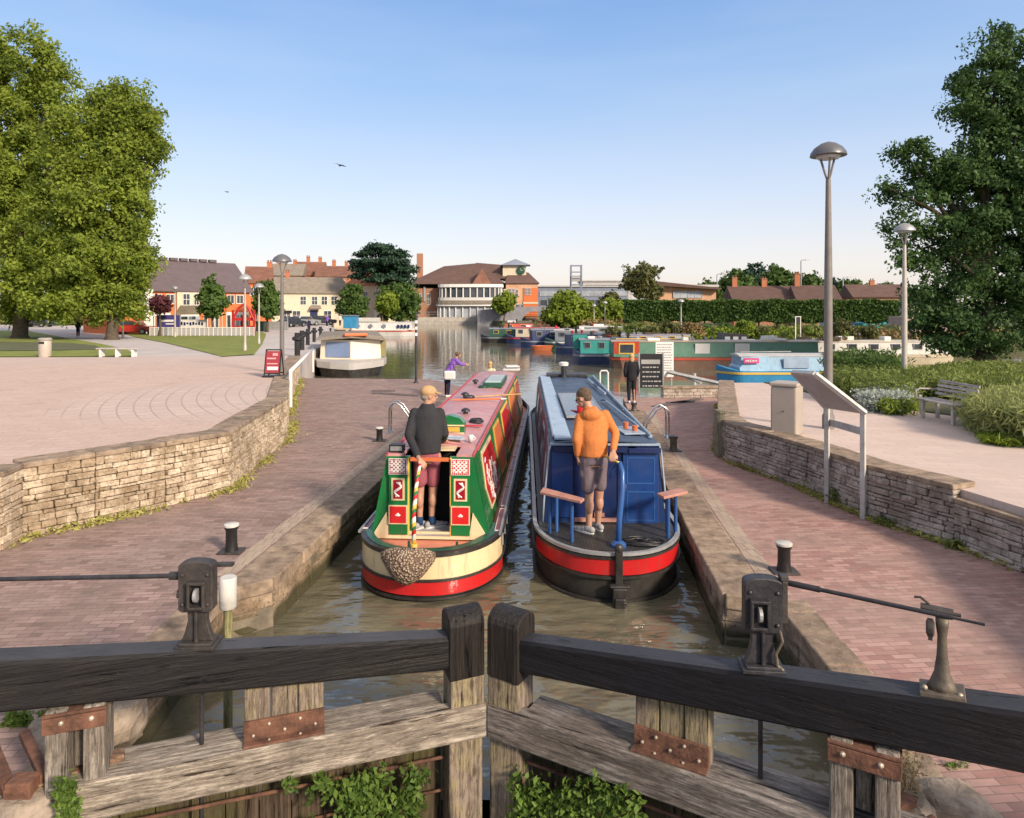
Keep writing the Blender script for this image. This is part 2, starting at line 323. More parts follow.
m_concrete = mat('concrete', (.42, .38, .33), .9, .25, 2, bmp=.3)
m_dark = mat('black_paint', (.018, .017, .018), .42, .3, 4, bmp=.12)
m_iron = mat('cast_iron', (.055, .05, .05), .5, .4, 8, metal=.3, bmp=.4, bsc=40, col2=(.10, .085, .075))
m_iron_d = mat('dark_cast_iron', (.035, .036, .045), .45, .4, 8, metal=.3, bmp=.35, bsc=40, col2=(.075, .07, .075))
m_iron_b = mat('bare_brown_iron', (.12, .10, .08), .55, .4, 8, metal=.3, bmp=.35, bsc=40, col2=(.21, .17, .125))
m_rust = mat('rust', (.10, .045, .03), .85, .5, 9, bmp=.7, bsc=50, col2=(.24, .11, .065))
m_bolt = mat('bolt_heads', (.5, .42, .33), .5, .3, 9, metal=.5)
def stonemat(name, c1, c2, stain, light):
    m, t, b = newmat(name); v = coord(t); at = N(t, 'ShaderNodeAttribute', attribute_name='rnd')
    c = mix(t, at.outputs['Fac'], c1, c2); c = mix(t, ramp(t, noise(t, v, 3.5, 6, .7), [(.5, 0), (.68, .8)]), c, light)
    c = mix(t, ramp(t, noise(t, v, 1.6, 7, .75), [(.46, 0), (.60, .8)]), c, stain)
    c = mix(t, ramp(t, noise(t, v, 26, 5, .75), [(.35, .75), (.5, 0)]), c, mul(stain, .55))
    t.links.new(c, b.inputs['Base Color']); b.inputs['Roughness'].default_value = .93; b.inputs['Specular IOR Level'].default_value = .15
    n1 = bump(t, None, noise(t, v, 18, 6, .7), .8, .015); bump(t, b, noise(t, v, 80, 4, .7), .4, .004, n1); return m
m_stone = stonemat('wall_stone', (.36, .27, .18), (.62, .51, .38), (.22, .16, .10), (.68, .58, .45))
m_stone_g = stonemat('grey_wall_stone', (.36, .30, .25), (.58, .50, .42), (.20, .16, .12), (.62, .55, .48))
m_mortar = mat('wall_core', (.20, .165, .12), .95, .4, 4, bmp=.6)
m_chamber = bricks('chamber_brick', (.19, .13, .09), (.28, .2, .14), (.1, .08, .06), .23, .075, 0, .01, stain=(.10, .09, .06), stsc=1.2)
m_white = mat('white_paint', (.78, .76, .72), .45, .06, 3, bmp=.08)
m_white_w = mat('weathered_white_paint', (.56, .53, .47), .6, .2, 6, bmp=.3, col2=(.68, .66, .61))
m_steel = mat('stainless_steel', (.62, .62, .62), .28, .1, 5, metal=1, bmp=.05)
m_galv = mat('galvanised_grey', (.42, .42, .42), .5, .15, 5, metal=.5, bmp=.1)
m_lamp = mat('lamp_post_grey', (.20, .18, .165), .55, .15, 5, metal=0, bmp=.08)
m_lamp_p = mat('pale_lamp_post', (.50, .45, .39), .45, .12, 5, metal=.2, bmp=.08)
m_glass = mat('dark_glass', (.03, .035, .045), .08, .2, 2, bmp=0, spec=.8)
m_glow = mat('clear_lamp_glass', (.55, .57, .6), .2, .1, 2, bmp=0)
def water_mat():
    m, t, b = newmat('canal_water'); v = coord(t)
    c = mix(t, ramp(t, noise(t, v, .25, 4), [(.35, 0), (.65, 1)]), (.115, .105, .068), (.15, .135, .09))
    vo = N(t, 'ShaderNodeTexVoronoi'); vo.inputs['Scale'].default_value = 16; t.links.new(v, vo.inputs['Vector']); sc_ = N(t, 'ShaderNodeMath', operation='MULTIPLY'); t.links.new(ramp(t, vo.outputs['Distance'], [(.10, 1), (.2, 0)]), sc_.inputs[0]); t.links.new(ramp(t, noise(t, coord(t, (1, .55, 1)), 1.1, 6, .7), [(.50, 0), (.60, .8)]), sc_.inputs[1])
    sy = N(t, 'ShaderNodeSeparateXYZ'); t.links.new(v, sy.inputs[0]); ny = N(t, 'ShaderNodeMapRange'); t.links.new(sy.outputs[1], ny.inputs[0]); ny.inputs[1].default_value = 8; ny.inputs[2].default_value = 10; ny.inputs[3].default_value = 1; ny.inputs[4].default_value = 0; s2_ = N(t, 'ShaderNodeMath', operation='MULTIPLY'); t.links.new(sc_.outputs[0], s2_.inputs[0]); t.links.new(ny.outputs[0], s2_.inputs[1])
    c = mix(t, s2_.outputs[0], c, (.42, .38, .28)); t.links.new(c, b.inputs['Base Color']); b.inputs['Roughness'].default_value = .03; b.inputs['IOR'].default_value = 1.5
    sp = N(t, 'ShaderNodeSeparateXYZ'); t.links.new(v, sp.inputs[0])
    mr = N(t, 'ShaderNodeMapRange'); mr.inputs[1].default_value = 5; mr.inputs[2].default_value = 17; mr.inputs[3].default_value = .6; mr.inputs[4].default_value = .05
    t.links.new(sp.outputs[1], mr.inputs[0])
    v2 = coord(t, (1, 2.2, 1), (0, 0, .1)); n1 = noise(t, v2, 2.3, 2, .45); n2 = noise(t, coord(t, (1, .8, 1), (0, 0, .4)), 1.5, 2, .5); n3 = noise(t, coord(t, (1, 1, 1)), 14, 3, .5)
    bm = N(t, 'ShaderNodeBump'); bm.inputs['Distance'].default_value = .10; t.links.new(mr.outputs[0], bm.inputs['Strength']); t.links.new(n1, bm.inputs['Height'])
    b2 = N(t, 'ShaderNodeBump'); b2.inputs['Distance'].default_value = .22; t.links.new(mr.outputs[0], b2.inputs['Strength']); t.links.new(n2, b2.inputs['Height']); t.links.new(bm.outputs[0], b2.inputs['Normal'])
    b3 = N(t, 'ShaderNodeBump'); b3.inputs['Distance'].default_value = .008; t.links.new(mr.outputs[0], b3.inputs['Strength']); t.links.new(n3, b3.inputs['Height']); t.links.new(b2.outputs[0], b3.inputs['Normal'])
    t.links.new(b3.outputs[0], b.inputs['Normal']); return m
m_water = water_mat()
def struct(name, mb, m, **k): o = mb.build(name, m, **k); o['kind'] = 'structure'; return o

# ------------------------------------------------------------------ land and water
WZ = -.55
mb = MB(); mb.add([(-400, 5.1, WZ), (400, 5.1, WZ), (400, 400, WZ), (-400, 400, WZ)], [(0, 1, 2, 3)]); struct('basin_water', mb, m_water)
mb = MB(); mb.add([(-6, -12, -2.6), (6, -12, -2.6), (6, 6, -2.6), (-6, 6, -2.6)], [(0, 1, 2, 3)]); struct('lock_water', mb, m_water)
mb = MB(); mb.add([(-3000, -3000, -4), (3000, -3000, -4), (3000, 5000, -4), (-3000, 5000, -4)], [(0, 1, 2, 3)]); struct('basin_bed', mb, m_earth)

LW = [(-9.5, 4.6), (-7.4, 6.9)]+[tuple(G(*p)[:2]) for p in ((0, 551), (22, 538), (95, 522), (165, 506.5), (229, 490.6), (254, 468), (286, 440), (289, 408))]+[tuple(G(299, 379)[:2])]
RW = [(4.6, 1.0), (5.2, 5.0)]+[tuple(G(*p)[:2]) for p in ((1024, 573), (955, 546), (868, 518), (807.6, 491), (727, 461), (719, 452))]+[(6.5, 21.6)]
lockL = [(-2.45, -12), (-2.55, 3.6), (-2.9, 4.35), (-3.05, 5.0), (-3.05, 5.55), (-3.15, 7.86-.35), tuple(G(273, 578)[:2]), tuple(G(376, 482)[:2]), (-1.35, 25.4), (-3.4, 29.2), tuple(G(298, 378)[:2])]
lockR = [(2.35, -12), (2.2, 3.4), (2.45, 4.2), (2.62, 4.85), tuple(G(831, 666)[:2]), tuple(G(777, 600)[:2]), tuple(G(725, 594)[:2]), tuple(G(673, 495)[:2]), (3.45, 20.5), (3.75, 23.3), (8.2, 23.6)]
def off(poly, d):                            # push a polyline sideways by d (left of travel positive)
    out = []
    for i, p in enumerate(poly):
        a = Vector(poly[max(i-1, 0)]); b = Vector(poly[min(i+1, len(poly)-1)]); t = (b-a).normalized(); out.append((p[0]-t.y*d, p[1]+t.x*d))
    return out
mb = MB(); mb.prism(lockL+off(LW[::-1], -.25)+[(-12, -12)], -3.6, 0)
lp1 = struct('lockside_paving', mb, m_pave_l)
mb = MB(); mb.prism(lockR+[(8.2, 21.5)]+off(RW[::-1], .25)+[(6, -12)], -3.6, 0)
lp2 = struct('lockside_paving', mb, m_pave_r)
# rough faces of the lock walls: courses of big stones standing 3 cm proud, and coping stones
def wall_courses(line, z0, z1, ch, lw, mat_, name, depth=.10, side=1, seed=1, jit=.012, kind='structure', topcap=None):
    rs = random.Random(seed); mb = MB(); z = z0
    seg = []; tot = 0
    for i in range(len(line)-1):
        a = Vector(line[i]); b = Vector(line[i+1]); l = (b-a).length; seg.append((tot, l, a, (b-a)/l)); tot += l
    def at(s):
        for t0, l, a, d in seg:
            if s <= t0+l+1e-6: return a+d*(s-t0), d
        return seg[-1][2]+seg[-1][3]*seg[-1][1], seg[-1][3]
    while z < z1-.02:
        h = min(ch*rs.uniform(.65, 1.4), z1-z)
        if z1-z-h < ch*.4: h = z1-z
        for t0, L_, A_, d in seg:
            s = -rs.random()*lw*.8; nrm = Vector((-d.y, d.x))*side
            while s < L_:
                l = lw*rs.uniform(.45, 1.6); e = min(s+l, L_)
                if L_-e < lw*.3: e = L_
                if e > .04:
                    s0 = max(s, 0); p = A_+d*(s0+.003); q = A_+d*(e-.005)
                    o = rs.uniform(-jit, jit)+jit; o2 = o+rs.uniform(-.006, .006); g = .008
                    c = [p-nrm*depth, q-nrm*depth, q+nrm*o2, p+nrm*o]; zz = (z+g*.5, z+h-g*.5); j = rs.uniform(-.006, .006)
                    vs = [(c[k].x, c[k].y, zz[0]) for k in range(4)]+[(c[k].x, c[k].y, zz[1]+(j if k in (1, 2) else 0)) for k in range(4)]
                    mb.add(vs, [(0, 1, 2, 3), (4, 5, 6, 7), (0, 1, 5, 4), (1, 2, 6, 5), (2, 3, 7, 6), (3, 0, 4, 7)], rs.random())
                s = e
                if e == L_: break
        z += h
    return mb
def wetline(m):
    t = m.node_tree; b = t.nodes['Principled BSDF']; src = b.inputs['Base Color'].links[0].from_socket; v = coord(t); sp = N(t, 'ShaderNodeSeparateXYZ'); t.links.new(v, sp.inputs[0])
    ad = N(t, 'ShaderNodeMath', operation='MULTIPLY_ADD'); t.links.new(noise(t, v, 3, 5), ad.inputs[0]); ad.inputs[1].default_value = .16; t.links.new(sp.outputs[2], ad.inputs[2])
    f = N(t, 'ShaderNodeMapRange'); t.links.new(ad.outputs[0], f.inputs[0]); f.inputs[1].default_value = -.32; f.inputs[2].default_value = -.22; f.inputs[3].default_value = .9; f.inputs[4].default_value = 0
    t.links.new(mix(t, f.outputs[0], src, (.045, .045, .022)), b.inputs['Base Color']); return m
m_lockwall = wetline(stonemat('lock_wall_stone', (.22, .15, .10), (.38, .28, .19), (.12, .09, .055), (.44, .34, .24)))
m_lockwall_g = wetline(stonemat('shaded_lock_wall_stone', (.17, .13, .10), (.30, .24, .19), (.09, .07, .05), (.36, .29, .23)))  # darker copy of the lock wall stone, right-hand shade put in its colour
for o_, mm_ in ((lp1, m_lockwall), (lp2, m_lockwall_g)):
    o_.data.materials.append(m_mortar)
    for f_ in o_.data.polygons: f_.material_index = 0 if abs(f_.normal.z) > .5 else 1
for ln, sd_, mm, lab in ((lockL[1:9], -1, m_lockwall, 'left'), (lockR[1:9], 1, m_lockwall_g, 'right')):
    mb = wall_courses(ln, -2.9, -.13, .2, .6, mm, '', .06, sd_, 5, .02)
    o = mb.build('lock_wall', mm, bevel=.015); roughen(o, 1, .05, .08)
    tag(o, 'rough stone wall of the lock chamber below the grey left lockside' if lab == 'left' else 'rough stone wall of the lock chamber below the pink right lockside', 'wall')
    o2 = MB(); rs = random.Random(3)
    for i in range(len(ln)-1):
        a = Vector(ln[i]); b = Vector(ln[i+1]); L = (b-a).length; d = (b-a)/L; n = Vector((-d.y, d.x))*sd_; s = 0
        wid = .46 if L > 2 else .30
        while s < L-.01:
            l = min(rs.uniform(.7, 1.1), L-s)
            if L-s-l < .3: l = L-s
            p = a+d*(s+.006); q = a+d*(s+l-.006); oo = .035+rs.uniform(0, .012); h = rs.uniform(.004, .014)
            c = [p-n*wid, q-n*wid, q+n*oo, p+n*oo]
            o2.add([(k.x, k.y, -.15) for k in c]+[(k.x, k.y, h) for k in c], [(0, 1, 2, 3), (4, 5, 6, 7), (0, 1, 5, 4), (1, 2, 6, 5), (2, 3, 7, 6), (3, 0, 4, 7)], rs.random()); s += l
    roughen(o2.build('coping', m_coping, o, bevel=.018), 2, .018, .09)
    e = MB()
    for i in range(6, 7) if lab == 'left' else range(6, 7):
        a = Vector(ln[i]); b = Vector(ln[i+1]); d = (b-a).normalized(); n = Vector((-d.y, d.x))*sd_
        c = [a-n*.475, b-n*.475, b-n*.70, a-n*.70]
        e.add([(k.x, k.y, .004) for k in c], [(0, 1, 2, 3)])
    a = Vector(ln[5]); b = Vector(ln[6]); d = (b-a).normalized(); n = Vector((-d.y, d.x))*sd_; c = [a-n*.475, b-n*.475, b-n*.70, a-n*.70]
    e.add([(k.x, k.y, .0045) for k in c], [(0, 1, 2, 3)])
    struct('paving_edge_strip', e, m_edge)

# terraces
TL = .95
def tz(p): y = p[1]; return TL if y < 30 else TL+(.3-TL)*min(1, (y-30)/32)
quay = [tuple(G(298, 378)[:2]), (-10.3, 36), (-12.8, 50), (-17, 71), (-25, 95), (-34, 134), (-25, 140)]
quay[0] = (-9.2, 29.6)
mb = MB()
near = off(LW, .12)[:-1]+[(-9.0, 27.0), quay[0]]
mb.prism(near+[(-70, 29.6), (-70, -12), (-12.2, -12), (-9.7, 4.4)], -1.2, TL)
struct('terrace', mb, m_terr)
mb = MB()
def strip(mb, pts, zf, zb=-3.0):
    """pts: list of (y, x0, x1) rows"""
    vs = []
    for y, x0, x1 in pts: vs += [(x0, y, zf((x0, y))), (x1, y, zf((x1, y)))]
    mb.add(vs, [(2*i, 2*i+1, 2*i+3, 2*i+2) for i in range(len(pts)-1)])
    k = [(x1, y, zf((x1, y))) for y, x0, x1 in pts]; mb.add(k+[(p[0], p[1], zb) for p in k], [(i, i+1, len(k)+i+1, len(k)+i) for i in range(len(k)-1)])
strip(mb, [(29.6, -300, -9.2), (36, -300, -10.3), (50, -300, -12.8), (62, -300, -15), (71, -300, -17), (95, -300, -25), (134, -300, -34), (142, -300, -36)], tz)
struct('quay_ground', mb, m_road)
# far ground, reaching the horizon, and the shore on the right
mb = MB(); mb.prism([(-36, 137), (-5.5, 137), (0, 122), (1, 90), (5, 67), (12, 60), (90, 52), (3000, 52), (3000, 5000), (-3000, 5000), (-3000, 137)], -3, .3)
struct('far_ground', mb, m_earth)
# lawns and the path between them (left)
def sheet(name, poly, zoff, m):
    mb = MB(); mb.add([(p[0], p[1], tz(p)+zoff) for p in poly], [tuple(range(len(poly)))]); return struct(name, mb, m)
def gz(px, py):                               # a point of the sloping left ground under a pixel
    z = TL
    for _ in range(60): p = G(px, py, z); z = .6*z+.4*tz(p)
    return (p.x, p.y)
def lawn(name, pix, m, zo=.03):
    mb = MB(); pts = [gz(*p) for p in pix]; bm_ = bmesh.new(); f = bm_.faces.new([bm_.verts.new((x, y, 0)) for x, y in pts]); bmesh.ops.triangulate(bm_, faces=[f])
    for yc in (36, 50, 62): bmesh.ops.bisect_plane(bm_, geom=bm_.verts[:]+bm_.edges[:]+bm_.faces[:], plane_co=(0, yc, 0), plane_no=(0, 1, 0))
    bm_.verts.ensure_lookup_table(); bm_.verts.index_update()
    mb.add([(v.co.x, v.co.y, tz(v.co)+zo) for v in bm_.verts], [[v.index for v in f_.verts] for f_ in bm_.faces]); bm_.free(); return struct(name, mb, m)
lawn('lawn', [(-60, 357.5), (136, 357), (128, 350), (100, 344), (60, 337), (28, 331), (-60, 330.5)], m_grass)
lawn('lawn', [(222, 357), (254, 355), (262, 345), (266, 334), (262, 332.2), (120, 332.2), (128, 335), (165, 343)], m_grass)
lawn('sunken_flower_bed', [(-60, 352), (60, 351), (104, 350), (95, 346), (70, 343.5), (-60, 341)], m_earth, .045)
# right terrace
TR = .72
mb = MB(); mb.prism(off(RW, -.12)[:-1]+[(6.55, 21.4), (14.5, 21.4), (34, 30), (45, 26), (60, -12), (6, -12)], -3, TR); struct('terrace', mb, m_terr_r)
mb = MB(); PL = [(8.9, 20.5), (9.7, 18.2), (10.3, 16.6), (11.0, 14.8), (10.7, 12.9), (10.3, 11.6), (12, 9.5), (45, 2), (45, 26), (33, 29.7), (14.4, 21.35)]
mb.prism([(7.8, 21.35), (8.1, 18.8), (8.3, 17.2), (9.0, 15.9), (9.9, 14.3), (10.3, 13.0), (11, 11.6), (12.6, 9.5), (45, 2), (45, 26), (33, 29.7), (14.4, 21.35)], TR-.02, TR+.03); struct('planting_bed', mb, m_earth)

# boundary walls of dressed stones
def bwall(line, h0, h1, mat_, label, side, seed, steps=None, copw=.42):
    root = thing('stone_wall', label, 'wall', (line[2][0], line[2][1], 0))
    T = Vector((line[2][0], line[2][1], 0)); L = [(p[0]-T.x, p[1]-T.y) for p in line]
    parts = [(0, len(L)-1, h0)] if not steps else steps
    for a, b, h in parts:
        wall_courses(L[a:b+1], 0, h-.07, .072, .23, mat_, '', .20, side, seed, .018).build('stonework', mat_, root, bevel=.012)
        roughen(root.children[-1] if root.children[-1].name.startswith('stonework') else [c for c in root.children if c.name.startswith('stonework')][-1], 1, .035, .05)
        o2 = MB(); rs = random.Random(seed)
        ln = L[a:b+1]
        for i in range(len(ln)-1):
            p0 = Vector(ln[i]); p1 = Vector(ln[i+1]); LL = (p1-p0).length; d = (p1-p0)/LL; n = Vector((-d.y, d.x))*side
            k = max(1, round(LL/.62))
            for j in range(k):
                p = p0+d*(LL*j/k+.004); q = p0+d*(LL*(j+1)/k-.004); oo = .03+rs.uniform(0, .012); hh = h+rs.uniform(-.006, .006)
                c = [p-n*copw, q-n*copw, q+n*oo, p+n*oo]
                o2.add([(v.x, v.y, h-.07) for v in c]+[(v.x, v.y, hh) for v in c], [(0, 1, 2, 3), (4, 5, 6, 7), (0, 1, 5, 4), (1, 2, 6, 5), (2, 3, 7, 6), (3, 0, 4, 7)], rs.random())
        roughen(o2.build('coping', m_coping, root, bevel=.012), 2, .02, .08)
    return root
bwall(LW, TL+.05, 0, m_stone, 'golden rubble stone wall holding up the terrace beside the left lockside', -1, 11)
RWb = RW
r_ = bwall(RW, TR+.09, 0, m_stone_g, 'grey rubble stone wall along the right lockside behind the white sign frame', 1, 21, steps=[(0, 3, TR-.09), (3, 8, TR+.07)])
# low kerb wall at the far end of the right lockside
mb = wall_courses([(5.1, 23.25), (7.6, 23.45)], 0, .30, .1, .35, m_stone_g, '', .3, -1, 8)
o = mb.build('low_wall', m_stone_g, bevel=.006); tag(o, 'low grey stone wall at far end of right lockside', 'wall')
mb = MB(); mb.box((6.35, 23.52, .345), (2.6, .42, .07), rz=.08); mb.build('coping', m_coping, o, bevel=.01)
# square grey wood pier at the end of the right wall
w = wood('grey_post_wood', (.22, .19, .13), (.34, .30, .2), 'z')
p = G(720.5, 458); mb = MB(); mb.box((0, 0, .45), (.17, .20, .90)); mb.box((.02, 0, .93), (.20, .24, .06)); o = mb.build('fender_post', w, loc=(p.x+.02, p.y+.12, 0), bevel=.008)
tag(o, 'mossy square timber post standing at the corner of the grey wall', 'post')
# road bridge beyond the basin
mb = MB(); X0, X1 = -7.0, 16
def arch(mb):
    pts = [(-9, -1), (-9, 2.4), (-3, 3.0), (2, 3.3), (8, 3.0), (14, 2.4), (14, -1)]
    ap = [(4.6, -1)]+[(2.0+2.6*math.cos(a), -.2+2.3*math.sin(a)) for a in [PI*i/10 for i in range(11)]]+[(-.6, -1)]
    mb.extr(pts[::-1][:0]+[(-9, -1), (-.6, -1)]+ap[::-1][1:-1]+[(4.6, -1), (14, -1), (14, 2.2), (8, 2.8), (2, 3.0), (-3, 2.8), (-9, 2.3)], (2.4, 132, 0), (1, 0, 0), (0, 0, 1), -6)
arch(mb); o = mb.build('road_bridge', mat('bridge_grey', (.30, .29, .32), .85, .2, 1)); tag(o, 'low grey road bridge with one dark arch in front of the brick theatre', 'bridge')
# ================================================================== LOCK GATES (foreground)
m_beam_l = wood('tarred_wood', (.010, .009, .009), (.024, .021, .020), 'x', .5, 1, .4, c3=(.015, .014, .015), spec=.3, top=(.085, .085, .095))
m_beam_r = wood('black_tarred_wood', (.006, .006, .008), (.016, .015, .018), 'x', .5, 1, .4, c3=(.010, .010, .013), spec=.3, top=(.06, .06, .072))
m_oldwood = wood('bleached_oak', (.20, .16, .125), (.50, .43, .345), 'x', .85, .8, 1.0, c3=(.27, .225, .18), dark=(.25, .19, .15))
m_oldwood_g = wood('grey_oak', (.12, .10, .09), (.34, .30, .265), 'x', .85, .8, 1.0, c3=(.18, .15, .125))
m_upright = wood('upright_oak', (.16, .12, .095), (.33, .26, .205), 'z', .85, 1, .9, c3=(.33, .27, .15))
m_postblk = wood('black_post_wood', (.012, .010, .009), (.035, .028, .024), 'z', .5, 1, .7, spec=.3)
m_wetplank = wood('wet_plank', (.05, .035, .025), (.13, .09, .06), 'z', .6, 1, .9, c3=(.09, .08, .03))
leaf_w = foliage('weed_leaves', (.025, .06, .012), (.17, .26, .05), .35)
leaf_y = foliage('moss_and_dry_grass', (.20, .19, .04), (.42, .40, .12), .3)
straw = foliage('dry_seed_heads', (.35, .25, .13), (.60, .47, .28), .2)
m_heel = wood('heel_oak', (.15, .13, .11), (.40, .35, .29), 'z', .85, 1, .9, c3=(.24, .20, .16))
def leaf(cx, cy, ang, fy, mb_mat, rail_mat, label, slope, L, pads, side):
    rz = math.atan2(-math.sin(ang), -math.cos(ang)*fy) if fy > 0 else -ang
    t = thing('lock_gate', label, 'lock gate', (cx, cy, 0), rz, 'mitred lock gate leaves')
    q = lambda u0, u1, v0, v1, z0, z1: ((u0, min(v0*fy, v1*fy), z0), (u1, max(v0*fy, v1*fy), z1))
    P = lambda u, v, z: (u, v*fy, z)
    # balance beam, rising and thickening outwards
    mb = MB(); pr = []
    for i in range(9):
        u = .24+(L-.24)*i/8; zt = .70+slope*u; th = .225+.026*min(u, 4); w_ = .19+.012*u; c = .02
        pr.append([P(u, -.005, zt-c), P(u, -.025, zt), P(u, -w_+.03, zt), P(u, -w_, zt-c), P(u, -w_, zt-th+c), P(u, -w_+.02, zt-th), P(u, -.025, zt-th), P(u, -.005, zt-th+c)])
    mb.loft(pr); mb.build('balance_beam', mb_mat, t)
    # mitre post: pale lower part, black rounded head
    mb = MB(); mb.bbox(*q(.0, .25, .0, -.24, .0, .60)); mb.bbox(*q(.01, .26, -.01, -.28, -2.6, .002)); mb.build('mitre_post', m_upright, t, bevel=.012)
    mb = MB(); pr = []
    for k in range(9):
        a = PI*k/8; pr.append((-.118+.128*math.cos(a), .815+.085*math.sin(a)))
    poly = [(.012, .43)]+pr+[(-.246, .43)]
    vs = [P(.0, a, b) for a, b in poly]+[P(.262, a, b-.012) for a, b in poly]; n = len(poly)
    mb.add(vs, [tuple(range(n)), tuple(range(2*n-1, n-1, -1))]+[(i, (i+1) % n, n+(i+1) % n, n+i) for i in range(n)])
    mb.build('post_head', m_postblk, t, bevel=.012)
    # top rail (footboard) with two boards
    e = 2.72 if side == 'l' else 3.0
    mb = MB()
    mb.bbox(*q(-.01 if side == 'l' else .005, e, .025, -.10, -.015, .225)); mb.bbox(*q(.275, e-.03, -.106, -.31, .0, .215)); mb.build('top_rail', rail_mat, t, bevel=.014)
    # planking
    mb = MB(); u = .28
    while u < e-.1:
        w_ = .21; mb.bbox(*q(u, u+w_-.008, -.17-random.random()*.02, -.24, -2.6, -.02)); u += w_
    mb.build('planking', m_wetplank, t)
    mb = MB(); mb.bbox(*q(.27, e-.1, -.03, -.165, -1.15, -.85)); mb.bbox(*q(.27, e-.1, -.03, -.165, -2.3, -2.0)); mb.build('lower_rail', m_wetplank, t, bevel=.01)
    mb = MB(); mb.tube(P(.27, -.10, -.17), P(e-.2, -.08, -.13), .012); mb.tube(P(.27, -.12, -.42), P(e-.2, -.12, -.4), .010); mb.build('tie_rod', m_rust, t)
    # uprights under the beam with rusty angle plates
    for u0, u1 in pads[:1]:
        k = 3; mb = MB()
        for i in range(k): mb.bbox(*q(u0+(u1-u0)*i/k+.004, u0+(u1-u0)*(i+1)/k-.004, -.09-.01*(i % 2), -.22, .20, .66+slope*u0-.12))
        mb.build('upright', m_upright, t, bevel=.008)
        mb = MB(); mb.bbox(*q(u0+.0, u1-.0, -.066, -.088, .215, .36)); mb.bbox(*q(u0+.0, u1-.0, -.0, -.066, .224, .238)); pl = mb.build('angle_plate', m_rust, t, bevel=.004)
        mb = MB(); rs = random.Random(4)
        for i in range(5):
            mb.ball(P(u0+.06+(u1-u0-.12)*i/4, -.062, .265+.06*(i % 2)+rs.random()*.02), (.012, .012, .012), 8, 5)
            if i % 2: mb.ball(P(u0+.06+(u1-u0-.12)*i/4, -.03, .243), (.011, .011, .008), 8, 5)
        mb.build('bolt', m_bolt, pl)
    # heel post with strap
    u0, u1 = pads[1]
    mb = MB(); zt = .42+slope*u0
    mb.bbox(*q(u0, u0+.12, -.0, -.26, .1, zt)); mb.bbox(*q(u1-.12, u1, -.0, -.26, -.05, zt)); mb.bbox(*q(u0+.125, u1-.125, -.12, -.26, .25, zt)); mb.bbox(*q(u0, u1, -.02, -.30, -2.6, .10))
    mb.build('heel_post', m_heel, t, bevel=.012)
    mb = MB(); mb.bbox(*q(u0-.01, u1+.01, .014, -.004, zt-.13, zt-.035)); mb.bbox(*q(u0-.01, u1+.01, .014, -.2, zt-.03, zt-.012)); st = mb.build('strap', m_rust, t, bevel=.004)
    mb = MB(); mb.ball(P(u0+.07, .014, zt-.07), .016, 8, 5); mb.ball(P(u1-.09, .014, zt-.07), .016, 8, 5); mb.build('bolt', m_bolt, st)
    return t, P
def u_of(px, cx, cy, ang, sgn):
    k = (px-CX)/F; c, s = math.cos(ang)*sgn, math.sin(ang); return (k*cy-cx)/(c+k*s)
AL, AR = R(19), R(30)
oL = (-.200, 5.0); oR = (-.178, 5.0)
uL = lambda px: u_of(px, *oL, AL, -1)
uR = lambda px: u_of(px, *oR, AR, 1)
gl, PLf = leaf(*oL, AL, 1, m_beam_l, m_oldwood, 'left leaf of the timber lock gate, brown-black beam over a bleached oak rail', .105, 7.5, [(uL(325), uL(243)), (uL(105), uL(44))], 'l')
gr, PRf = leaf(*oR, AR, -1, m_beam_r, m_oldwood_g, 'right leaf of the timber lock gate, jet black beam over a grey oak rail', .118, 7.0, [(uR(630), uR(706)), (uR(829), uR(900))], 'r')
# wall behind the heel posts, gear rods
def gear(px, P, u, zt, m, root_gate, label, rod, oxy, rz):
    w = P(u, -.105, zt); M = Matrix.Rotation(rz, 3, 'Z'); loc = M@Vector(w)+Vector((oxy[0], oxy[1], 0))
    t = thing('paddle_gear', label, 'paddle gear', loc, R(2 if px < 500 else -6), 'iron paddle gears on the balance beams')
    mb = MB(); mb.box((0, 0, .012), (.27, .18, .024)); mb.box((0, 0, .032), (.22, .15, .018)); mb.build('base_plate', m, t, bevel=.004)
    mb = MB(); prof = [(.11, .04), (.085, .10), (.065, .18), (.07, .25), (.09, .29)]
    poly = [(x, z) for x, z in prof]+[(-x, z) for x, z in prof[::-1]]
    mb.extr(poly, (0, -.028, 0), (1, 0, 0), (0, 0, 1), -.05); mb.box((0, -.035, .165), (.022, .04, .25)); mb.build('pedestal', m, t, bevel=.006)
    mb = MB(); top = [(.118*math.cos(a), .555+.035*math.sin(a)) for a in [PI*i/10 for i in range(11)]]
    poly = [(.118, .26)]+top+[(-.118, .26), (-.09, .245), (.09, .245)]
    mb.extr(poly, (0, -.06, 0), (1, 0, 0), (0, 0, 1), -.095)
    mb.build('gear_case', m, t, bevel=.008)
    mb = MB(); x0 = .02 if px < 500 else -.03
    mb.box((x0-.05, -.085, .37), (.018, .05, .17)); mb.box((x0+.05, -.085, .37), (.018, .05, .17)); mb.box((x0, -.085, .457), (.12, .06, .018)); mb.box((x0, -.085, .29), (.12, .05, .018))
    mb.build('window_frame', m, t, bevel=.004)
    mb = MB(); mb.box((x0, -.064, .37), (.08, .006, .15)); mb.build('window', m_dark, t)
    mb = MB(); mb.lathe([(.035, -.012), (.045, -.010), (.045, .010), (.035, .012)], (0, 0, 0), 14, M=Euler((0, R(90), 0)).to_matrix()); mb.build('cog', m_galv, t, loc=(x0, -.09, .375))
    for bx, bz in ((-.085, .30), (.085, .30), (-.085, .50), (.085, .50)):
        mb = MB(); mb.ball((bx, -.066, bz), (.013, .01, .013), 8, 5); mb.build('bolt', m, t)
    t.scale = (.93, .93, .95); return t, loc
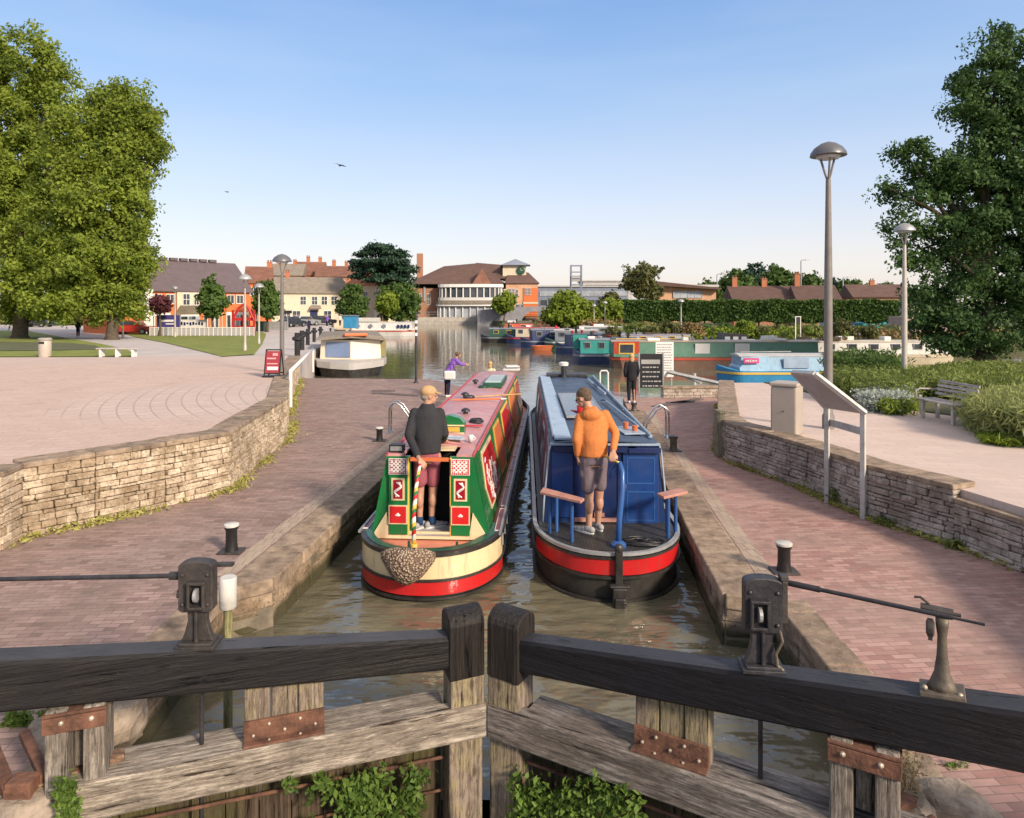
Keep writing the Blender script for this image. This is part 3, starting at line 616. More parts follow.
tL, locL = gear(197, PLf, uL(197), .70+.105*uL(197), m_iron, gl, 'rusty brown-grey iron paddle gear on the left balance beam', None, oL, gl.rotation_euler.z)
mb = MB(); mb.tube((-.10, .0, .475), (-3.6, .25, .36), .016, .016); mb.tube((-.115, 0, .475), (-.2, .01, .472), .028); mb.build('winding_rod', m_iron_d, tL)
mb = MB(); mb.box((.15, .08, .52), (.12, .05, .02)); mb.tube((-.135, -.02, .36), (-.118, -.02, .36), .03); mb.build('pawl', m_iron, tL)
tR, locR = gear(758, PRf, uR(758), .70+.118*uR(758), m_iron_d, gr, 'dark blue-black iron paddle gear on the right balance beam', None, oR, gr.rotation_euler.z)
mb = MB(); mb.path([(.10, -.05, .27), (.115, -.06, .20), (.075, -.06, .12), (.085, -.06, .05), (.12, -.06, .02)], .011); mb.build('pawl', m_iron_b, tR)
mb = MB(); mb.box((.135, .0, .44), (.035, .10, .26)); mb.box((.135, -.01, .585), (.05, .07, .03)); mb.build('bearing', m_iron, tR, bevel=.004)
mb = MB(); a = Vector(D(785, 584, locR.y-.0))-locR; b = Vector(D(985, 627, 3.50))-locR
Mi = Matrix.Rotation(-tR.rotation_euler.z, 3, 'Z'); a = Mi@a/.93; b = Mi@b/.93
mb.tube(a, a+(b-a)*.2, .019); mb.tube(a+(b-a)*.18, a+(b-a)*.86, .013); mb.tube(a+(b-a)*.85, b, .008); mb.build('winding_rod', m_iron_d, tR)
# rod stand
u = uR(943); w = Matrix.Rotation(gr.rotation_euler.z, 3, 'Z')@Vector(PRf(u, -.11, .70+.118*u))+Vector((oR[0], oR[1], 0))
t = thing('rod_stand', 'bare brown iron stand holding the winding rod above the right beam', 'rod stand', w, gr.rotation_euler.z)
mb = MB(); mb.box((0, 0, .012), (.21, .16, .024), ry=-.11); mb.build('base_plate', m_iron_b, t, bevel=.004)
mb = MB(); mb.lathe([(.075, .02), (.06, .05), (.038, .11), (.026, .2), (.022, .30), (.03, .36), (.032, .40)], n=14, sy=.8); mb.build('pedestal', m_iron_b, t, smooth=True)
mb = MB(); mb.lathe([(.03, -.02), (.048, -.012), (.048, .012), (.03, .02)], n=14, M=Euler((0, R(90), 0)).to_matrix()); mb.box((0, 0, -.03), (.02, .07, .05)); mb.build('bearing', m_iron, t, loc=(-.055, 0, .335))
mb = MB(); mb.tube((-.10, 0, .435), (.05, 0, .43), .026); mb.tube((.05, 0, .43), (.085, 0, .43), .010); mb.path([(-.06, 0, .46), (-.1, 0, .49), (-.13, 0, .485)], .007); mb.build('catch', m_iron, t)
for bx in (-.08, .08):
    mb = MB(); mb.ball((bx, -.05, .03), .014, 8, 5); mb.build('bolt', m_bolt, t)
# paddle rods going down behind the beams (parts of the gates)
for g, P, u in ((gl, PLf, uL(199)), (gr, PRf, uR(755))):
    mb = MB(); mb.tube(P(u, -.17, .3-1), P(u, -.17, .75), .014); mb.build('paddle_rod', m_iron_d, g)
# white topped marker post in the water
p = D(228, 577, 5.6); mb = MB(); mb.tube((0, 0, -1.5), (0, 0, p.z-.22), .035, n=14); o = mb.build('marker_post', wood('mossy_post', (.2, .18, .08), (.32, .29, .14), 'z'), loc=(p.x, p.y, 0))
tag(o, 'short marker post with a fat white cylinder on top, beside the left paddle gear', 'post')
mb = MB(); mb.lathe([(.06, p.z-.25), (.068, p.z-.24), (.068, p.z-.01), (.06, p.z)], n=18); mb.build('white_sleeve', m_white_w, o, smooth=True, auto=40)
# weeds on the gate planking
def weed_patch(name, pix, Y, n, sz, m, label, spread=.05, cat='plants', jz=.08):
    rs = np.random.default_rng(len(label)); C = []
    for px, py in pix:
        d = D(px, py, Y(px) if callable(Y) else Y); C.append(d)
    C = np.array(C); idx = rs.integers(0, len(C), n); P = C[idx]+rs.normal(size=(n, 3))*np.array([spread, spread*.45, jz])
    t0 = rs.normal(.5, .2, len(C)); o = leafmesh(name, m, P-C[0], sz, t0[idx]+rs.normal(0, .18, n)); o.location = C[0]; tag(o, label, cat)
    return o
gy = lambda px: (5.0-.3256*uL(px)-.02) if px < 487 else (5.0-.5*uR(px)-.02)
rs = random.Random(2)
weed_patch('weeds', [(rs.uniform(285, 420), rs.uniform(778, 835)) for _ in range(46)]+[(rs.uniform(355, 425), rs.uniform(768, 815)) for _ in range(20)], gy, 1500, .036, leaf_w, 'leafy green weeds growing from the left gate planking', .035, jz=.04)
weed_patch('weeds', [(rs.uniform(515, 640), 772+rs.random()**.6*60) for x_ in range(60)], gy, 1400, .034, leaf_w, 'leafy green weeds growing from the right gate planking', .035, jz=.04)

# rough bank stones, ironwork and plants at both gate heels
def rock(mb, c, d, seed, r=None):
    rs = random.Random(seed); n = 9; vs = []; prof = [(.75, -1), (1, -.4), (.98, .3), (.72, .95)]
    ph = [rs.uniform(.75, 1.2) for _ in range(n)]
    for rr, z in prof:
        for i in range(n):
            a = 2*PI*i/n; k = rr*ph[i]*rs.uniform(.93, 1.07); vs.append((c[0]+d[0]*k*math.cos(a), c[1]+d[1]*k*math.sin(a), c[2]+d[2]*(z+rs.uniform(-.1, .1))))
    mb.add(vs, [(i*n+j, i*n+(j+1) % n, (i+1)*n+(j+1) % n, (i+1)*n+j) for i in range(3) for j in range(n)]+[tuple(range(n-1, -1, -1)), tuple(range(3*n, 4*n))], r)
m_rubble = mat('rubble', (.38, .30, .22), .9, .5, 5, bmp=.9, bsc=30, rnd=.4, col2=(.55, .44, .34))
def one_rock(px, py, z, d, seed, label, m=None):
    p = G(px, py, z); mb = MB(); rock(mb, (0, 0, 0), d, seed); o = mb.build('rock', m or m_rubble, bevel=.02, loc=p); roughen(o, 2, .06, .1); tag(o, label, 'rock'); return o
one_rock(28, 812, .03, (.38, .22, .16), 1, 'pale pinkish rubble block under the rusty iron frame, bottom left corner')
one_rock(62, 735, .0, (.30, .22, .10), 3, 'grey stone with green moss behind the left heel post')
one_rock(128, 716, -.08, (.15, .26, .16), 4, 'yellowish broken stone block at the water edge right of the left heel post')
one_rock(958, 806, .0, (.20, .20, .08), 5, 'flat brown stone at the right gate heel beside the brick paving')
one_rock(908, 815, .02, (.16, .16, .10), 6, 'small dark stone under the dry seed heads by the right heel post')
t = thing('anchor_ironwork', 'rusty iron anchor frame lying on rubble at the left gate heel', 'ironwork', G(20, 775, .2))
mb = MB(); mb.box((-.12, .0, .04), (.52, .07, .05), rz=-.75, ry=.10); mb.box((.02, .10, .06), (.52, .06, .05), rz=-.75, ry=.10); mb.build('flat_bar', m_rust, t, bevel=.006)
mb = MB(); mb.box((-.22, -.12, -.02), (.42, .10, .16), rz=.05); mb.box((.11, -.13, .0), (.15, .12, .15), rz=.1); mb.build('anchor_block', m_rust, t, bevel=.012)
mb = MB(); mb.box((.36, .05, -.02), (.46, .10, .10), rz=.50, ry=-.10); mb.build('timber_chock', wood('brown_chock', (.16, .09, .06), (.30, .19, .12), 'x'), t, bevel=.01)
t = thing('anchor_ironwork', 'rusty curved iron collar beside the right gate heel post', 'ironwork', G(880, 812, .15))
mb = MB(); mb.path([(-.2, .1, .12), (-.12, -.02, .05), (.0, -.08, -.02), (.16, -.08, -.04), (.3, -.02, -.03)], .028, 8); mb.build('collar', m_rust, t, smooth=True)
mb = MB(); mb.box((.12, .06, -.02), (.3, .09, .06), rz=.5); mb.box((-.1, .02, -.10), (.34, .10, .07), rz=-.6); mb.build('flat_bar', m_rust, t, bevel=.006)
weed_patch('ground_weeds', [(rs.uniform(58, 76), rs.uniform(783, 818)) for _ in range(16)], lambda p: 4.0, 700, .022, leaf_w, 'bright green weeds at the left end of the bleached oak rail', .02, jz=.03)
weed_patch('ground_weeds', [(rs.uniform(0, 30), rs.uniform(716, 738)) for _ in range(10)]+[(25, 716), (12, 722), (45, 716)], lambda p: 5.1, 700, .03, leaf_w, 'mossy green weeds under the far left of the beam', .03, jz=.02)
weed_patch('ground_weeds', [(rs.uniform(912, 965), rs.uniform(764, 776)) for _ in range(14)], lambda p: 4.65, 800, .022, leaf_w, 'green weeds behind the right heel post at the paving edge', .03, jz=.02)
def stalks(n, base, h, spread, m, label, name='dry_plant', lean=.1, th=.004, heads=5, cat='plant'):
    rs = random.Random(n+int(h*100)); t = thing(name, label, cat, base); mb = MB(); P = []
    for i in range(n):
        a = rs.uniform(0, 6.28); r = rs.random()*spread; x, y = r*math.cos(a), r*math.sin(a); hh = h*rs.uniform(.6, 1.1); dx, dy = rs.uniform(-lean, lean), rs.uniform(-lean, lean)
        pts = [(x, y, 0), (x+dx*.4, y+dy*.4, hh*.5), (x+dx, y+dy, hh)]; mb.path(pts, [th, th*.8, th*.4], 5)
        for k in range(heads): P.append((x+dx*(1-.07*k)+rs.gauss(0, .012), y+dy+rs.gauss(0, .012), hh*(1-.09*k)+rs.gauss(0, .01)))
    mb.build('stem', m, t); P = np.repeat(np.array(P), 4, 0)+RNG.normal(size=(len(P)*4, 3))*.012; leafmesh('seed_heads', m, P, .02, RNG.random(len(P)), t); return t
stalks(16, G(903, 806, 0), .40, .07, straw, 'dry straw coloured plant with seed heads beside the right heel post', heads=9, lean=.09)

# ================================================================== bollards, ladders, rails on the locksides
def bollard(px, py, h, r, label, whitecap=True, z=0, m=m_dark):
    p = G(px, py, z); t = thing('bollard', label, 'bollard', p, 0, 'mooring bollards on the locksides')
    mb = MB(); mb.box((0, 0, .012), (r*3.4, r*2.6, .024)); mb.build('base_plate', m_iron, t, bevel=.004)
    mb = MB(); mb.lathe([(r*.95, .02), (r*.82, h*.35), (r*.8, h*.80), (r*1.0, h*.9), (r*1.05, h-.012)], n=20); mb.build('barrel', m, t, smooth=True, auto=40)
    mb = MB(); mb.lathe([(r*1.06, h-.012), (r*1.06, h+.012), (r*.9, h+.02)], n=20); mb.build('cap', m_white_w if whitecap else m_iron, t, smooth=True, auto=40); return t
bollard(231.5, 552, .34, .085, 'black white-topped bollard on left lockside beside the paddle gear')
bollard(784, 572, .33, .088, 'black white-topped bollard on right lockside beside the paddle gear')
bollard(379.5, 441, .30, .085, 'white-topped bollard beside the steel ladder rails on the left lockside')
bollard(673.5, 451, .30, .09, 'rusty brown bollard beside the steel ladder rails on right lockside', False, m=m_iron_b)
bollard(634, 411, .22, .09, 'small rusty bollard near the feet of the person in black', False, m=m_iron_b)
def ladder(p0, sgn, label):
    t = thing('ladder_rails', label, 'ladder rails', p0, 0, 'steel ladder grab rails at the lock edge')
    for k in (0, .32):
        pts = [(0, k, 0), (0, k, .55)]+[(sgn*(.16-.16*math.cos(a)), k, .55+.20*math.sin(a)) for a in [PI*i/8 for i in range(1, 5)]]+[(sgn*.30, k, .66), (sgn*.52, k, .34), (sgn*.58, k, -.1)]
        mb = MB(); mb.path(pts, .021, 10); mb.build('grab_rail', m_steel, t, smooth=True)
    mb = MB(); mb.box((0, .16, .01), (.10, .5, .02)); mb.build('foot_plate', m_steel, t, bevel=.003); return t
ladder(G(392, 432)+Vector((-.05, -.15, 0)), 1, 'bent stainless steel ladder rails beside the cap-wearing man on left lockside')
ladder(G(668, 438)+Vector((.0, -.1, 0)), -1, 'bent stainless steel ladder rails beside the blue boat on right lockside')
# white handrail at the far end of left wall
t = thing('handrail', 'white painted handrail sloping down at the far end of the golden wall', 'handrail', (0, 0, 0))
a = D(290.5, 407, 19.6); b = D(290.5, 371, 19.6); c = D(313, 349, 30)
t.location = (a.x, a.y, 0); mb = MB(); mb.path([a-t.location, b-t.location], .05, 10); mb.build('post', m_white, t)
mb = MB(); mb.path([b-t.location, (b+c)/2-t.location, c-t.location], .05, 10); mb.build('rail', m_white, t, smooth=True)
mb = MB(); e = D(313, 372, 30); mb.path([c-t.location, e-t.location], .05, 10); mb.build('post', m_white, t)
# cobbled lines across the locksides (darker setts)
mb = MB(); rs = random.Random(5)
for (x0, y0), (x1, y1) in (((655, 407), (700, 399)), ((668, 403), (692, 402)), ((372, 391), (395, 391)), ((374, 393), (420, 396))):
    a = G(x0, y0); b = G(x1, y1); mb.box(((a.x+b.x)/2, (a.y+b.y)/2, .012), ((b-a).length, .32, .016), rz=math.atan2(b.y-a.y, b.x-a.x))
struct('sett_strips', mb, mat('dark_setts', (.13, .10, .09), .8, .5, 6, bmp=.8))

# ================================================================== white lectern sign, bin, bench, A-board
t = thing('lectern_sign', 'white painted lectern sign frame seen from behind on the right lockside', 'sign', G(863, 519))
T = t.location; nearb = Vector((0, 0, 0)); farb = G(827, 503)-T
neart = D(862, 412, T.y)-T; fart = D(828, 407, (G(827, 503)).y)-T
for a, b in ((nearb, neart), (farb, fart)):
    mb = MB(); mb.tube(a, (a.x, a.y, b.z), .048, n=4); o = mb.build('post', m_white_w, t, bevel=.004)
hn = D(812, 373, T.y+.02)-T; hf = D(795, 372, G(827, 503).y)-T
n_ = (neart-fart).cross(hn-neart).normalized()
if n_.z > 0: n_ = -n_
def slab(mb, q, th): mb.add([p for p in q]+[p+n_*th for p in q], [(0, 1, 2, 3), (7, 6, 5, 4), (0, 1, 5, 4), (1, 2, 6, 5), (2, 3, 7, 6), (3, 0, 4, 7)])
ex = (neart-fart)*.06; dn = (neart-hn)*.02
mb = MB(); slab(mb, [neart+ex, fart-ex, hf-ex, hn+ex], .03); mb.build('panel', mat('sign_panel_grey', (.52, .50, .49), .6, .08, 2, bmp=.03), t, bevel=.004)
mb = MB()
for a, b in ((neart+ex*1.8, hn+ex*1.8), (fart-ex, hf-ex), (hn+ex*1.8, hf-ex)): mb.tube(a+n_*.012, b+n_*.012, .042, n=4)
mb.build('panel_edge', m_white_w, t)
mb = MB(); a = D(861, 431, T.y)-T; b = D(829, 422, G(827, 503).y)-T
mb.add([a+Vector((0, 0, .05)), b+Vector((0, 0, .05)), b-Vector((0, 0, .06)), a-Vector((0, 0, .06)), a+Vector((.03, .02, .05)), b+Vector((.03, .02, .05)), b+Vector((.03, .02, -.06)), a+Vector((.03, .02, -.06))], [(0, 1, 2, 3), (4, 5, 6, 7), (0, 1, 5, 4), (1, 2, 6, 5), (2, 3, 7, 6), (3, 0, 4, 7)])
mb.build('cross_bar', m_white_w, t, bevel=.003)
m_binl = mat('bin_taupe', (.42, .36, .30), .5, .08, 3, bmp=.05); m_bind = mat('bin_panel', (.33, .29, .25), .5, .12, 3, bmp=.05)
p = G(787, 434, TR); t = thing('litter_bin', 'tall square taupe litter bin standing behind the right wall', 'bin', p, R(-38))
mb = MB(); mb.box((0, 0, .45), (.46, .46, .90)); mb.build('body', m_binl, t, bevel=.03)
mb = MB(); mb.box((0, 0, .935), (.50, .50, .07)); mb.build('lid', m_binl, t, bevel=.02)
mb = MB(); mb.box((-.233, 0, .40), (.008, .38, .70)); mb.build('door', m_bind, t, bevel=.003)
mb = MB(); mb.box((-.236, -.05, .80), (.010, .15, .10)); mb.build('opening', m_dark, t)
mb = MB(); mb.ball((.0, -.236, .45), .012, 8, 5); mb.build('lock', m_dark, t)
m_bench = wood('silver_bench_wood', (.38, .33, .31), (.58, .53, .50), 'x', .8, 1, .5)
a = G(923, 418, TR); p = a; t = thing('park_bench', 'silvery slatted wooden bench by the lavender hedge', 'bench', a, R(-87))
L = 1.18
for z, y in ((.40, .0), (.40, .10), (.40, .20), (.40, .30)): pass
mb = MB()
for k in range(4): mb.box((L/2-.12, -.05+.11*k, .41), (L, .085, .03))
mb.build('seat', m_bench, t, bevel=.005)
mb = MB()
for k in range(4): mb.box((L/2-.12, .36+.03*k, .52+.085*k), (L, .03, .06), rx=-.2)
mb.build('backrest', m_bench, t, bevel=.005)
m_benchleg = mat('bench_leg', (.50, .46, .42), .7, .1, 4)
for x in (.0, L-.25):
    for y in (.0, .32):
        mb = MB(); mb.box((x, y, .2), (.07, .06, .395)); mb.build('leg', m_benchleg, t, bevel=.005)
    mb = MB(); mb.box((x, .16, .375), (.06, .36, .05)); mb.build('bearer', m_benchleg, t, bevel=.004)
mb = MB(); mb.path([(-.10, -.08, .41), (-.10, -.09, .58), (-.10, .0, .62), (-.10, .36, .60)], .018, 8); mb.build('armrest', m_bench, t, smooth=True)
# red A-board
t = thing('pavement_sign', 'red and white A-board on the terrace beside the lamp post foot', 'sign', gz(274, 377)+(TL,), R(-4)); t.scale = (.8, .8, .86)
T = Vector(t.location); wd = .58; h = .98
def aboard(t, wd, h, mfr, mface, marks, name='panel'):
    for s in (-1, 1):
        mb = MB()
        for x in (-wd/2, wd/2): mb.box((x, s*.12, h/2), (.04, .03, h), rx=s*.22)
        mb.box((0, s*.02, h-.02), (wd, .03, .04)); mb.box((0, s*.19, .14), (wd, .03, .04)); fr = mb.build('frame', mfr, t, bevel=.003)
    mb = MB(); mb.box((0, -.115, h/2+.05), (wd-.05, .012, h*.78), rx=-.22); pa = mb.build(name, mface, t)
    for c, d, mm in marks:
        mb = MB(); mb.box((c[0], -.115-.012-(c[1]-h/2-.05)*-.22*1.0, c[1]), (d[0], .006, d[1]), rx=-.22); mb.build('print', mm, pa)
m_red = mat('poster_red', (.36, .04, .05), .5, .1, 4, bmp=.03); m_pink = mat('poster_pink', (.75, .35, .36), .5, .25, 8, bmp=.02)
aboard(t, .58, .98, m_dark, m_red, [((.08, .80), (.20, .10), m_pink), ((-.05, .66), (.34, .05), m_pink), ((.02, .32), (.42, .12), m_white), ((.0, .48), (.4, .04), m_pink)])
mb = MB(); mb.box((0, 0, .03), (.72, .5, .06)); mb.build('foot', m_dark, t, bevel=.01)
# ================================================================== NARROWBOATS
def outline(L, w, a, bl, n=12, inset=0, bowp=1.7):
    w = w-inset; pts = []
    for i in range(n+1):
        th = PI/2*i/n; pts.append((a-(a-inset)*math.cos(th), w*math.sin(th)**.9 if i else 0))
    pts.append((a+(L-bl-a)*.5, w)); 
    for i in range(9):
        s = i/8; pts.append((L-bl+(bl-inset)*s, max(w*(1-s**bowp), .04)))
    return pts                                 # +y side, stern to bow
def shell(mb, pts, zs, closed=True, th=0):
    """zs: list of (z or f(x), outward offset); both sides"""
    full = [(x, -y) for x, y in pts[::-1]]+[(x, y) for x, y in pts[1:]]; n = len(full); rings = []
    for z, o in zs:
        rg = []
        for i, (x, y) in enumerate(full):
            a = Vector(full[max(i-1, 0)]); b = Vector(full[min(i+1, n-1)]); t = (b-a).normalized(); zz = z(x) if callable(z) else z
            nx, ny = -t.y, t.x
            if nx*(x-2)+ny*y < 0 and False: pass
            rg.append((x+nx*o, y+ny*o, zz))
        rings.append(rg)
    mb.loft(rings, closed=False)
def hull(root, L, w, a, bl, rim, sheer, mhull):
    up = lambda z: (lambda x: z+sheer*max(0, (x-(L-4))/4)**2)
    pts = outline(L, w, a, bl); mb = MB()
    full_dir = 1
    shell(mb, pts, [(-.35, -.12), (0, -.02), (up(rim-.02), .0), (up(rim-.02), -.02)]); o = mb.build('hull', mhull, root, smooth=True, auto=50)
    ins = outline(L, w, a, bl, inset=.03); mb = MB(); full = [(x, -y) for x, y in ins[::-1]]+[(x, y) for x, y in ins[1:]]
    return o, pts, up
def side(pts):                                # which sign of offset is outward for shell()
    return 1
def strip_band(root, name, pts, z0, z1, off_, m, xmax=None, th=.012, xmin=None, smooth=True):
    p = [q for q in pts if (xmax is None or q[0] <= xmax)]
    if xmax is not None and p[-1][0] < xmax: p.append((xmax, p[-1][1]))
    mb = MB(); shell(mb, p, [(z0, off_-th), (z0, off_), (z1, off_), (z1, off_-th)]); return mb.build(name, m, root, smooth=True, auto=45)
m_hullblk = mat('hull_black', (.02, .019, .018), .45, .5, 3, bmp=.1, col2=(.05, .045, .04))
m_cream = mat('cream_paint', (.78, .62, .36), .35, .05, 2, bmp=.03, coat=.3); m_bred = mat('boat_red', (.62, .018, .02), .3, .08, 2, bmp=.02, coat=.3)
m_green = mat('boat_green', (.012, .17, .045), .3, .05, 2, bmp=.02, coat=.4); m_dgreen = mat('boat_dark_green', (.02, .09, .055), .4, .2, 3, bmp=.05)
m_yel = mat('boat_yellow', (.80, .50, .10), .35, .06, 2, bmp=.02); m_orng = mat('boat_orange', (.65, .17, .06), .4, .1, 2, bmp=.03)
m_roofpink = mat('faded_pink_roof', (.62, .27, .26), .4, .12, 1.6, bmp=.08, col2=(.72, .37, .35), spec=.6); m_roofred = mat('roof_red_trim', (.45, .05, .05), .4, .15, 3, bmp=.05)
m_salmon = mat('salmon_deck', (.66, .24, .15), .55, .15, 3, bmp=.1); m_inside = mat('cabin_darkness', (.012, .012, .012), .8, .2, 3, bmp=0)
m_whitep = mat('sign_white', (.80, .77, .72), .4, .04, 3, bmp=.02)
sgn = -1
# ---- red and green boat
rb_c = (-1.145, 8.50); RYAW = PI/2-R(3.25)
red = thing('narrowboat', 'green and cream narrowboat with pink roof and red stern band in the lock', 'narrowboat', (rb_c[0], rb_c[1], WZ), RYAW, 'narrowboats')
RL = 15.2; rw = .95; rim = .60
ho, pts, up = hull(red, RL, rw, 1.1, 3.0, rim, .35, m_hullblk)
fs = -1
def outward(pts):                             # test which offset sign points outwards
    return 1
strip_band(red, 'cream_band', pts, .285, .565, .012, m_cream, 1.05)
strip_band(red, 'red_band', pts, .085, .255, .016, m_bred, 1.05)
strip_band(red, 'rubbing_strake', pts, .255, .285, .035, m_hullblk, RL-2, .04)
strip_band(red, 'rubbing_strake', pts, .03, .06, .03, m_hullblk, RL-2, .04)
strip_band(red, 'rim', pts, rim-.04, rim+.015, .03, m_hullblk, RL, .07)
pi_ = outline(RL, rw, 1.1, 3.0, inset=.04); strip_band(red, 'capping', pi_, rim-.02, rim+.022, .0, m_dgreen, 1.2, .10)
mb = MB(); ins = outline(RL, rw, 1.1, 3.0, inset=.05); mb.prism([(x, y) for x, y in ins]+[(x, -y) for x, y in ins[::-1][:-1]], rim-.14, rim-.09)
mb.build('deck', m_salmon, red)
# side gunwales with red lettered strips
def cabin(root, x0, x1, wb, wt, z0, z1, camber, nose=0):
    """returns function side(s, x, t) -> point on the cabin side, t 0..1 up"""
    mb = MB(); rings = []
    for x in (x0, x1): rings.append([(x, -wb, z0), (x, -wt, z1), (x, wt, z1), (x, wb, z0)])
    vs = rings[0]+rings[1]
    mb.add(vs, [(0, 1, 5, 4), (2, 3, 7, 6), (4, 5, 6, 7)]); return mb
CX0, CX1 = .76, 12.25; wb, wt, z0, z1 = .80, .585, .56, 1.63
mb = cabin(red, CX0, CX1, wb, wt, z0, z1, 0); mb.build('cabin_side', m_green, red)
def roofmb(x0, x1, wt, z1, cam_, over=.0, n=8, th=.02):
    rg = []
    for x in (x0, x1):
        top = [(x, -wt-over+2*(wt+over)*i/n, z1+cam_*(1-(2*i/n-1)**2)) for i in range(n+1)]
        rg.append(top+[(p[0], p[1], p[2]-th) for p in top[::-1]])
    return MB().loft(rg)
roofmb(CX0+.5, CX1, wt, z1, .07, .02).build('roof', m_roofpink, red, smooth=True, auto=40)
mb = MB()
for s in (-1, 1): mb.tube((CX0, s*wt, z1+.02), (CX1, s*wt, z1+.02), .022, n=6)
mb.build('roof_trim', m_roofred, red)
for s in (-1, 1): mb = MB(); mb.box((CX0+.25, s*.48, z1+.015), (.5, .24, .03)); mb.build('roof_corner', m_roofpink, red)
mb = MB(); mb.box((2.75, 0, z1+.075), (.05, 1.02, .02)); mb.build('roof_band', m_bred, red)
# rear bulkhead: two decorated panels, dark doorway
for s in (-1, 1):
    yi = .27; bk = MB(); x = CX0
    bk.add([(x, s*yi, z0), (x, s*wb, z0), (x, s*wt, z1), (x, s*yi, z1), (x+.05, s*yi, z0), (x+.05, s*wb, z0), (x+.05, s*wt, z1), (x+.05, s*yi, z1)], [(0, 1, 2, 3), (4, 5, 6, 7), (0, 1, 5, 4), (1, 2, 6, 5), (2, 3, 7, 6), (3, 0, 4, 7)])
    b_ = bk.build('bulkhead', m_green, red)
    d = MB(); d.box((x-.035, s*.42, 1.10), (.03, .245, 1.02)); pan = d.build('door', m_green, red, bevel=.004)
    d = MB(); d.box((x-.02, s*.285, 1.10), (.03, .02, 1.04)); d.build('door_edge', m_yel, red)
    xx = x-.054
    d = MB(); d.box((xx, s*.42, 1.505), (.012, .25, .215)); pc = d.build('lattice_panel', m_whitep, pan)
    d = MB(); rs = random.Random(9)
    for i in range(9):
        for j in range(8):
            if (i+j) % 2 == 0 or (i in (0, 8) or j in (0, 7)): d.box((xx-.007, s*.42-.105+.0263*i, 1.505-.089+.0255*j), (.004, .019, .012 if (i*j) % 3 else .022))
    d.build('lattice', m_bred if s < 0 else mat('lattice_maroon', (.28, .02, .05), .5, .1), pc)
    d = MB(); d.box((xx, s*.42, 1.20), (.012, .18, .30)); sc = d.build('scroll_frame', m_cream, pan)
    d = MB(); d.box((xx-.006, s*.42, 1.20), (.008, .125, .25)); sr = d.build('scroll_ground', mat('deep_red', (.33, .008, .02), .35, .1, 3), sc)
    pts2 = [(xx-.013, s*.42+s*.03*math.cos(a)*(1 if k < 7 else -1), 1.20+.0) for k, a in enumerate([0])]
    cur = []
    for k in range(19):
        tt = k/18*2-1; cur.append((xx-.012, .42*s+.042*math.sin(tt*PI*1.15)*(-1), 1.20+.095*tt))
    d = MB(); d.path(cur, [.009+.009*math.sin(PI*k/18) for k in range(19)], 6); d.ball((xx-.012, .42*s-.02, 1.285), (.006, .018, .018), 8, 6); d.ball((xx-.012, .42*s+.02, 1.115), (.006, .018, .018), 8, 6); d.build('scroll', m_whitep, sr)
    d = MB(); d.box((xx, s*.42, .86), (.012, .255, .255)); sc = d.build('crest_frame', m_cream, pan)
    d = MB(); d.box((xx-.006, s*.42, .86), (.008, .22, .22)); sr = d.build('crest_ground', m_bred, sc)
    d = MB(); d.ball((xx-.012, s*.42, .855), (.006, .038, .016), 10, 6); d.ball((xx-.012, s*.42, .87), (.006, .018, .016), 10, 6); d.build('crest', m_whitep, sr)
mb = MB(); mb.box((CX0+.62, 0, 1.05), (.02, .56, 1.0)); mb.box((CX0+.3, .30, 1.05), (.6, .02, 1.0)); mb.box((CX0+.3, -.30, 1.05), (.6, .02, 1.0)); mb.build('doorway', m_inside, red)
mb = MB(); mb.box((CX0+.2, 0, .585), (.46, .56, .03)); mb.build('step', mat('step_grey', (.35, .33, .33), .6, .2, 5), red)
mb = MB(); mb.box((CX0-.035, 0, 1.60), (.02, .52, .05)); mb.build('lintel', m_orng, red)
mb = MB(); mb.extr([(-.80, 0), (.80, 0), (.58, .36), (.54, .10), (-.54, .10), (-.58, .36)], (CX0-.03, 0, .53), (0, -1, 0), (0, 0, 1), -.02); mb.build('kick_board', m_cream, red, bevel=.003)
mb = MB(); mb.box((.36, .2, .57), (.03, .03, .12)); mb.box((.36, -.42, .57), (.03, .03, .12)); mb.build('deck_post', m_dgreen, red)
# right side decoration: in the plane of the cabin side
def side_frame(s, x, wb_, wt_, z0_, z1_):
    h = math.hypot(wb_-wt_, z1_-z0_); uy = Vector((0, -s*(wb_-wt_)/h, (z1_-z0_)/h)); n = Vector((0, s*(z1_-z0_)/h, (wb_-wt_)/h))
    return Vector((x, s*wb_, z0_)), Vector((1, 0, 0)), uy, n, h
o_, ux, uy, nn, hh = side_frame(-1, CX0, wb, wt, z0, z1)
def sidepoly(poly, lift, m, name, par, th=.008):
    o2 = o_+nn*lift; mb = MB(); a = [o2+ux*p[0]+uy*p[1] for p in poly]; b = [p+nn*th for p in a]; n = len(poly)
    mb.add(a+b, [tuple(range(n)), tuple(range(2*n-1, n-1, -1))]+[(i, (i+1) % n, n+(i+1) % n, n+i) for i in range(n)]); return mb.build(name, m, par)
cs = [c for c in red.children if c.name.startswith('cabin_side')][0]
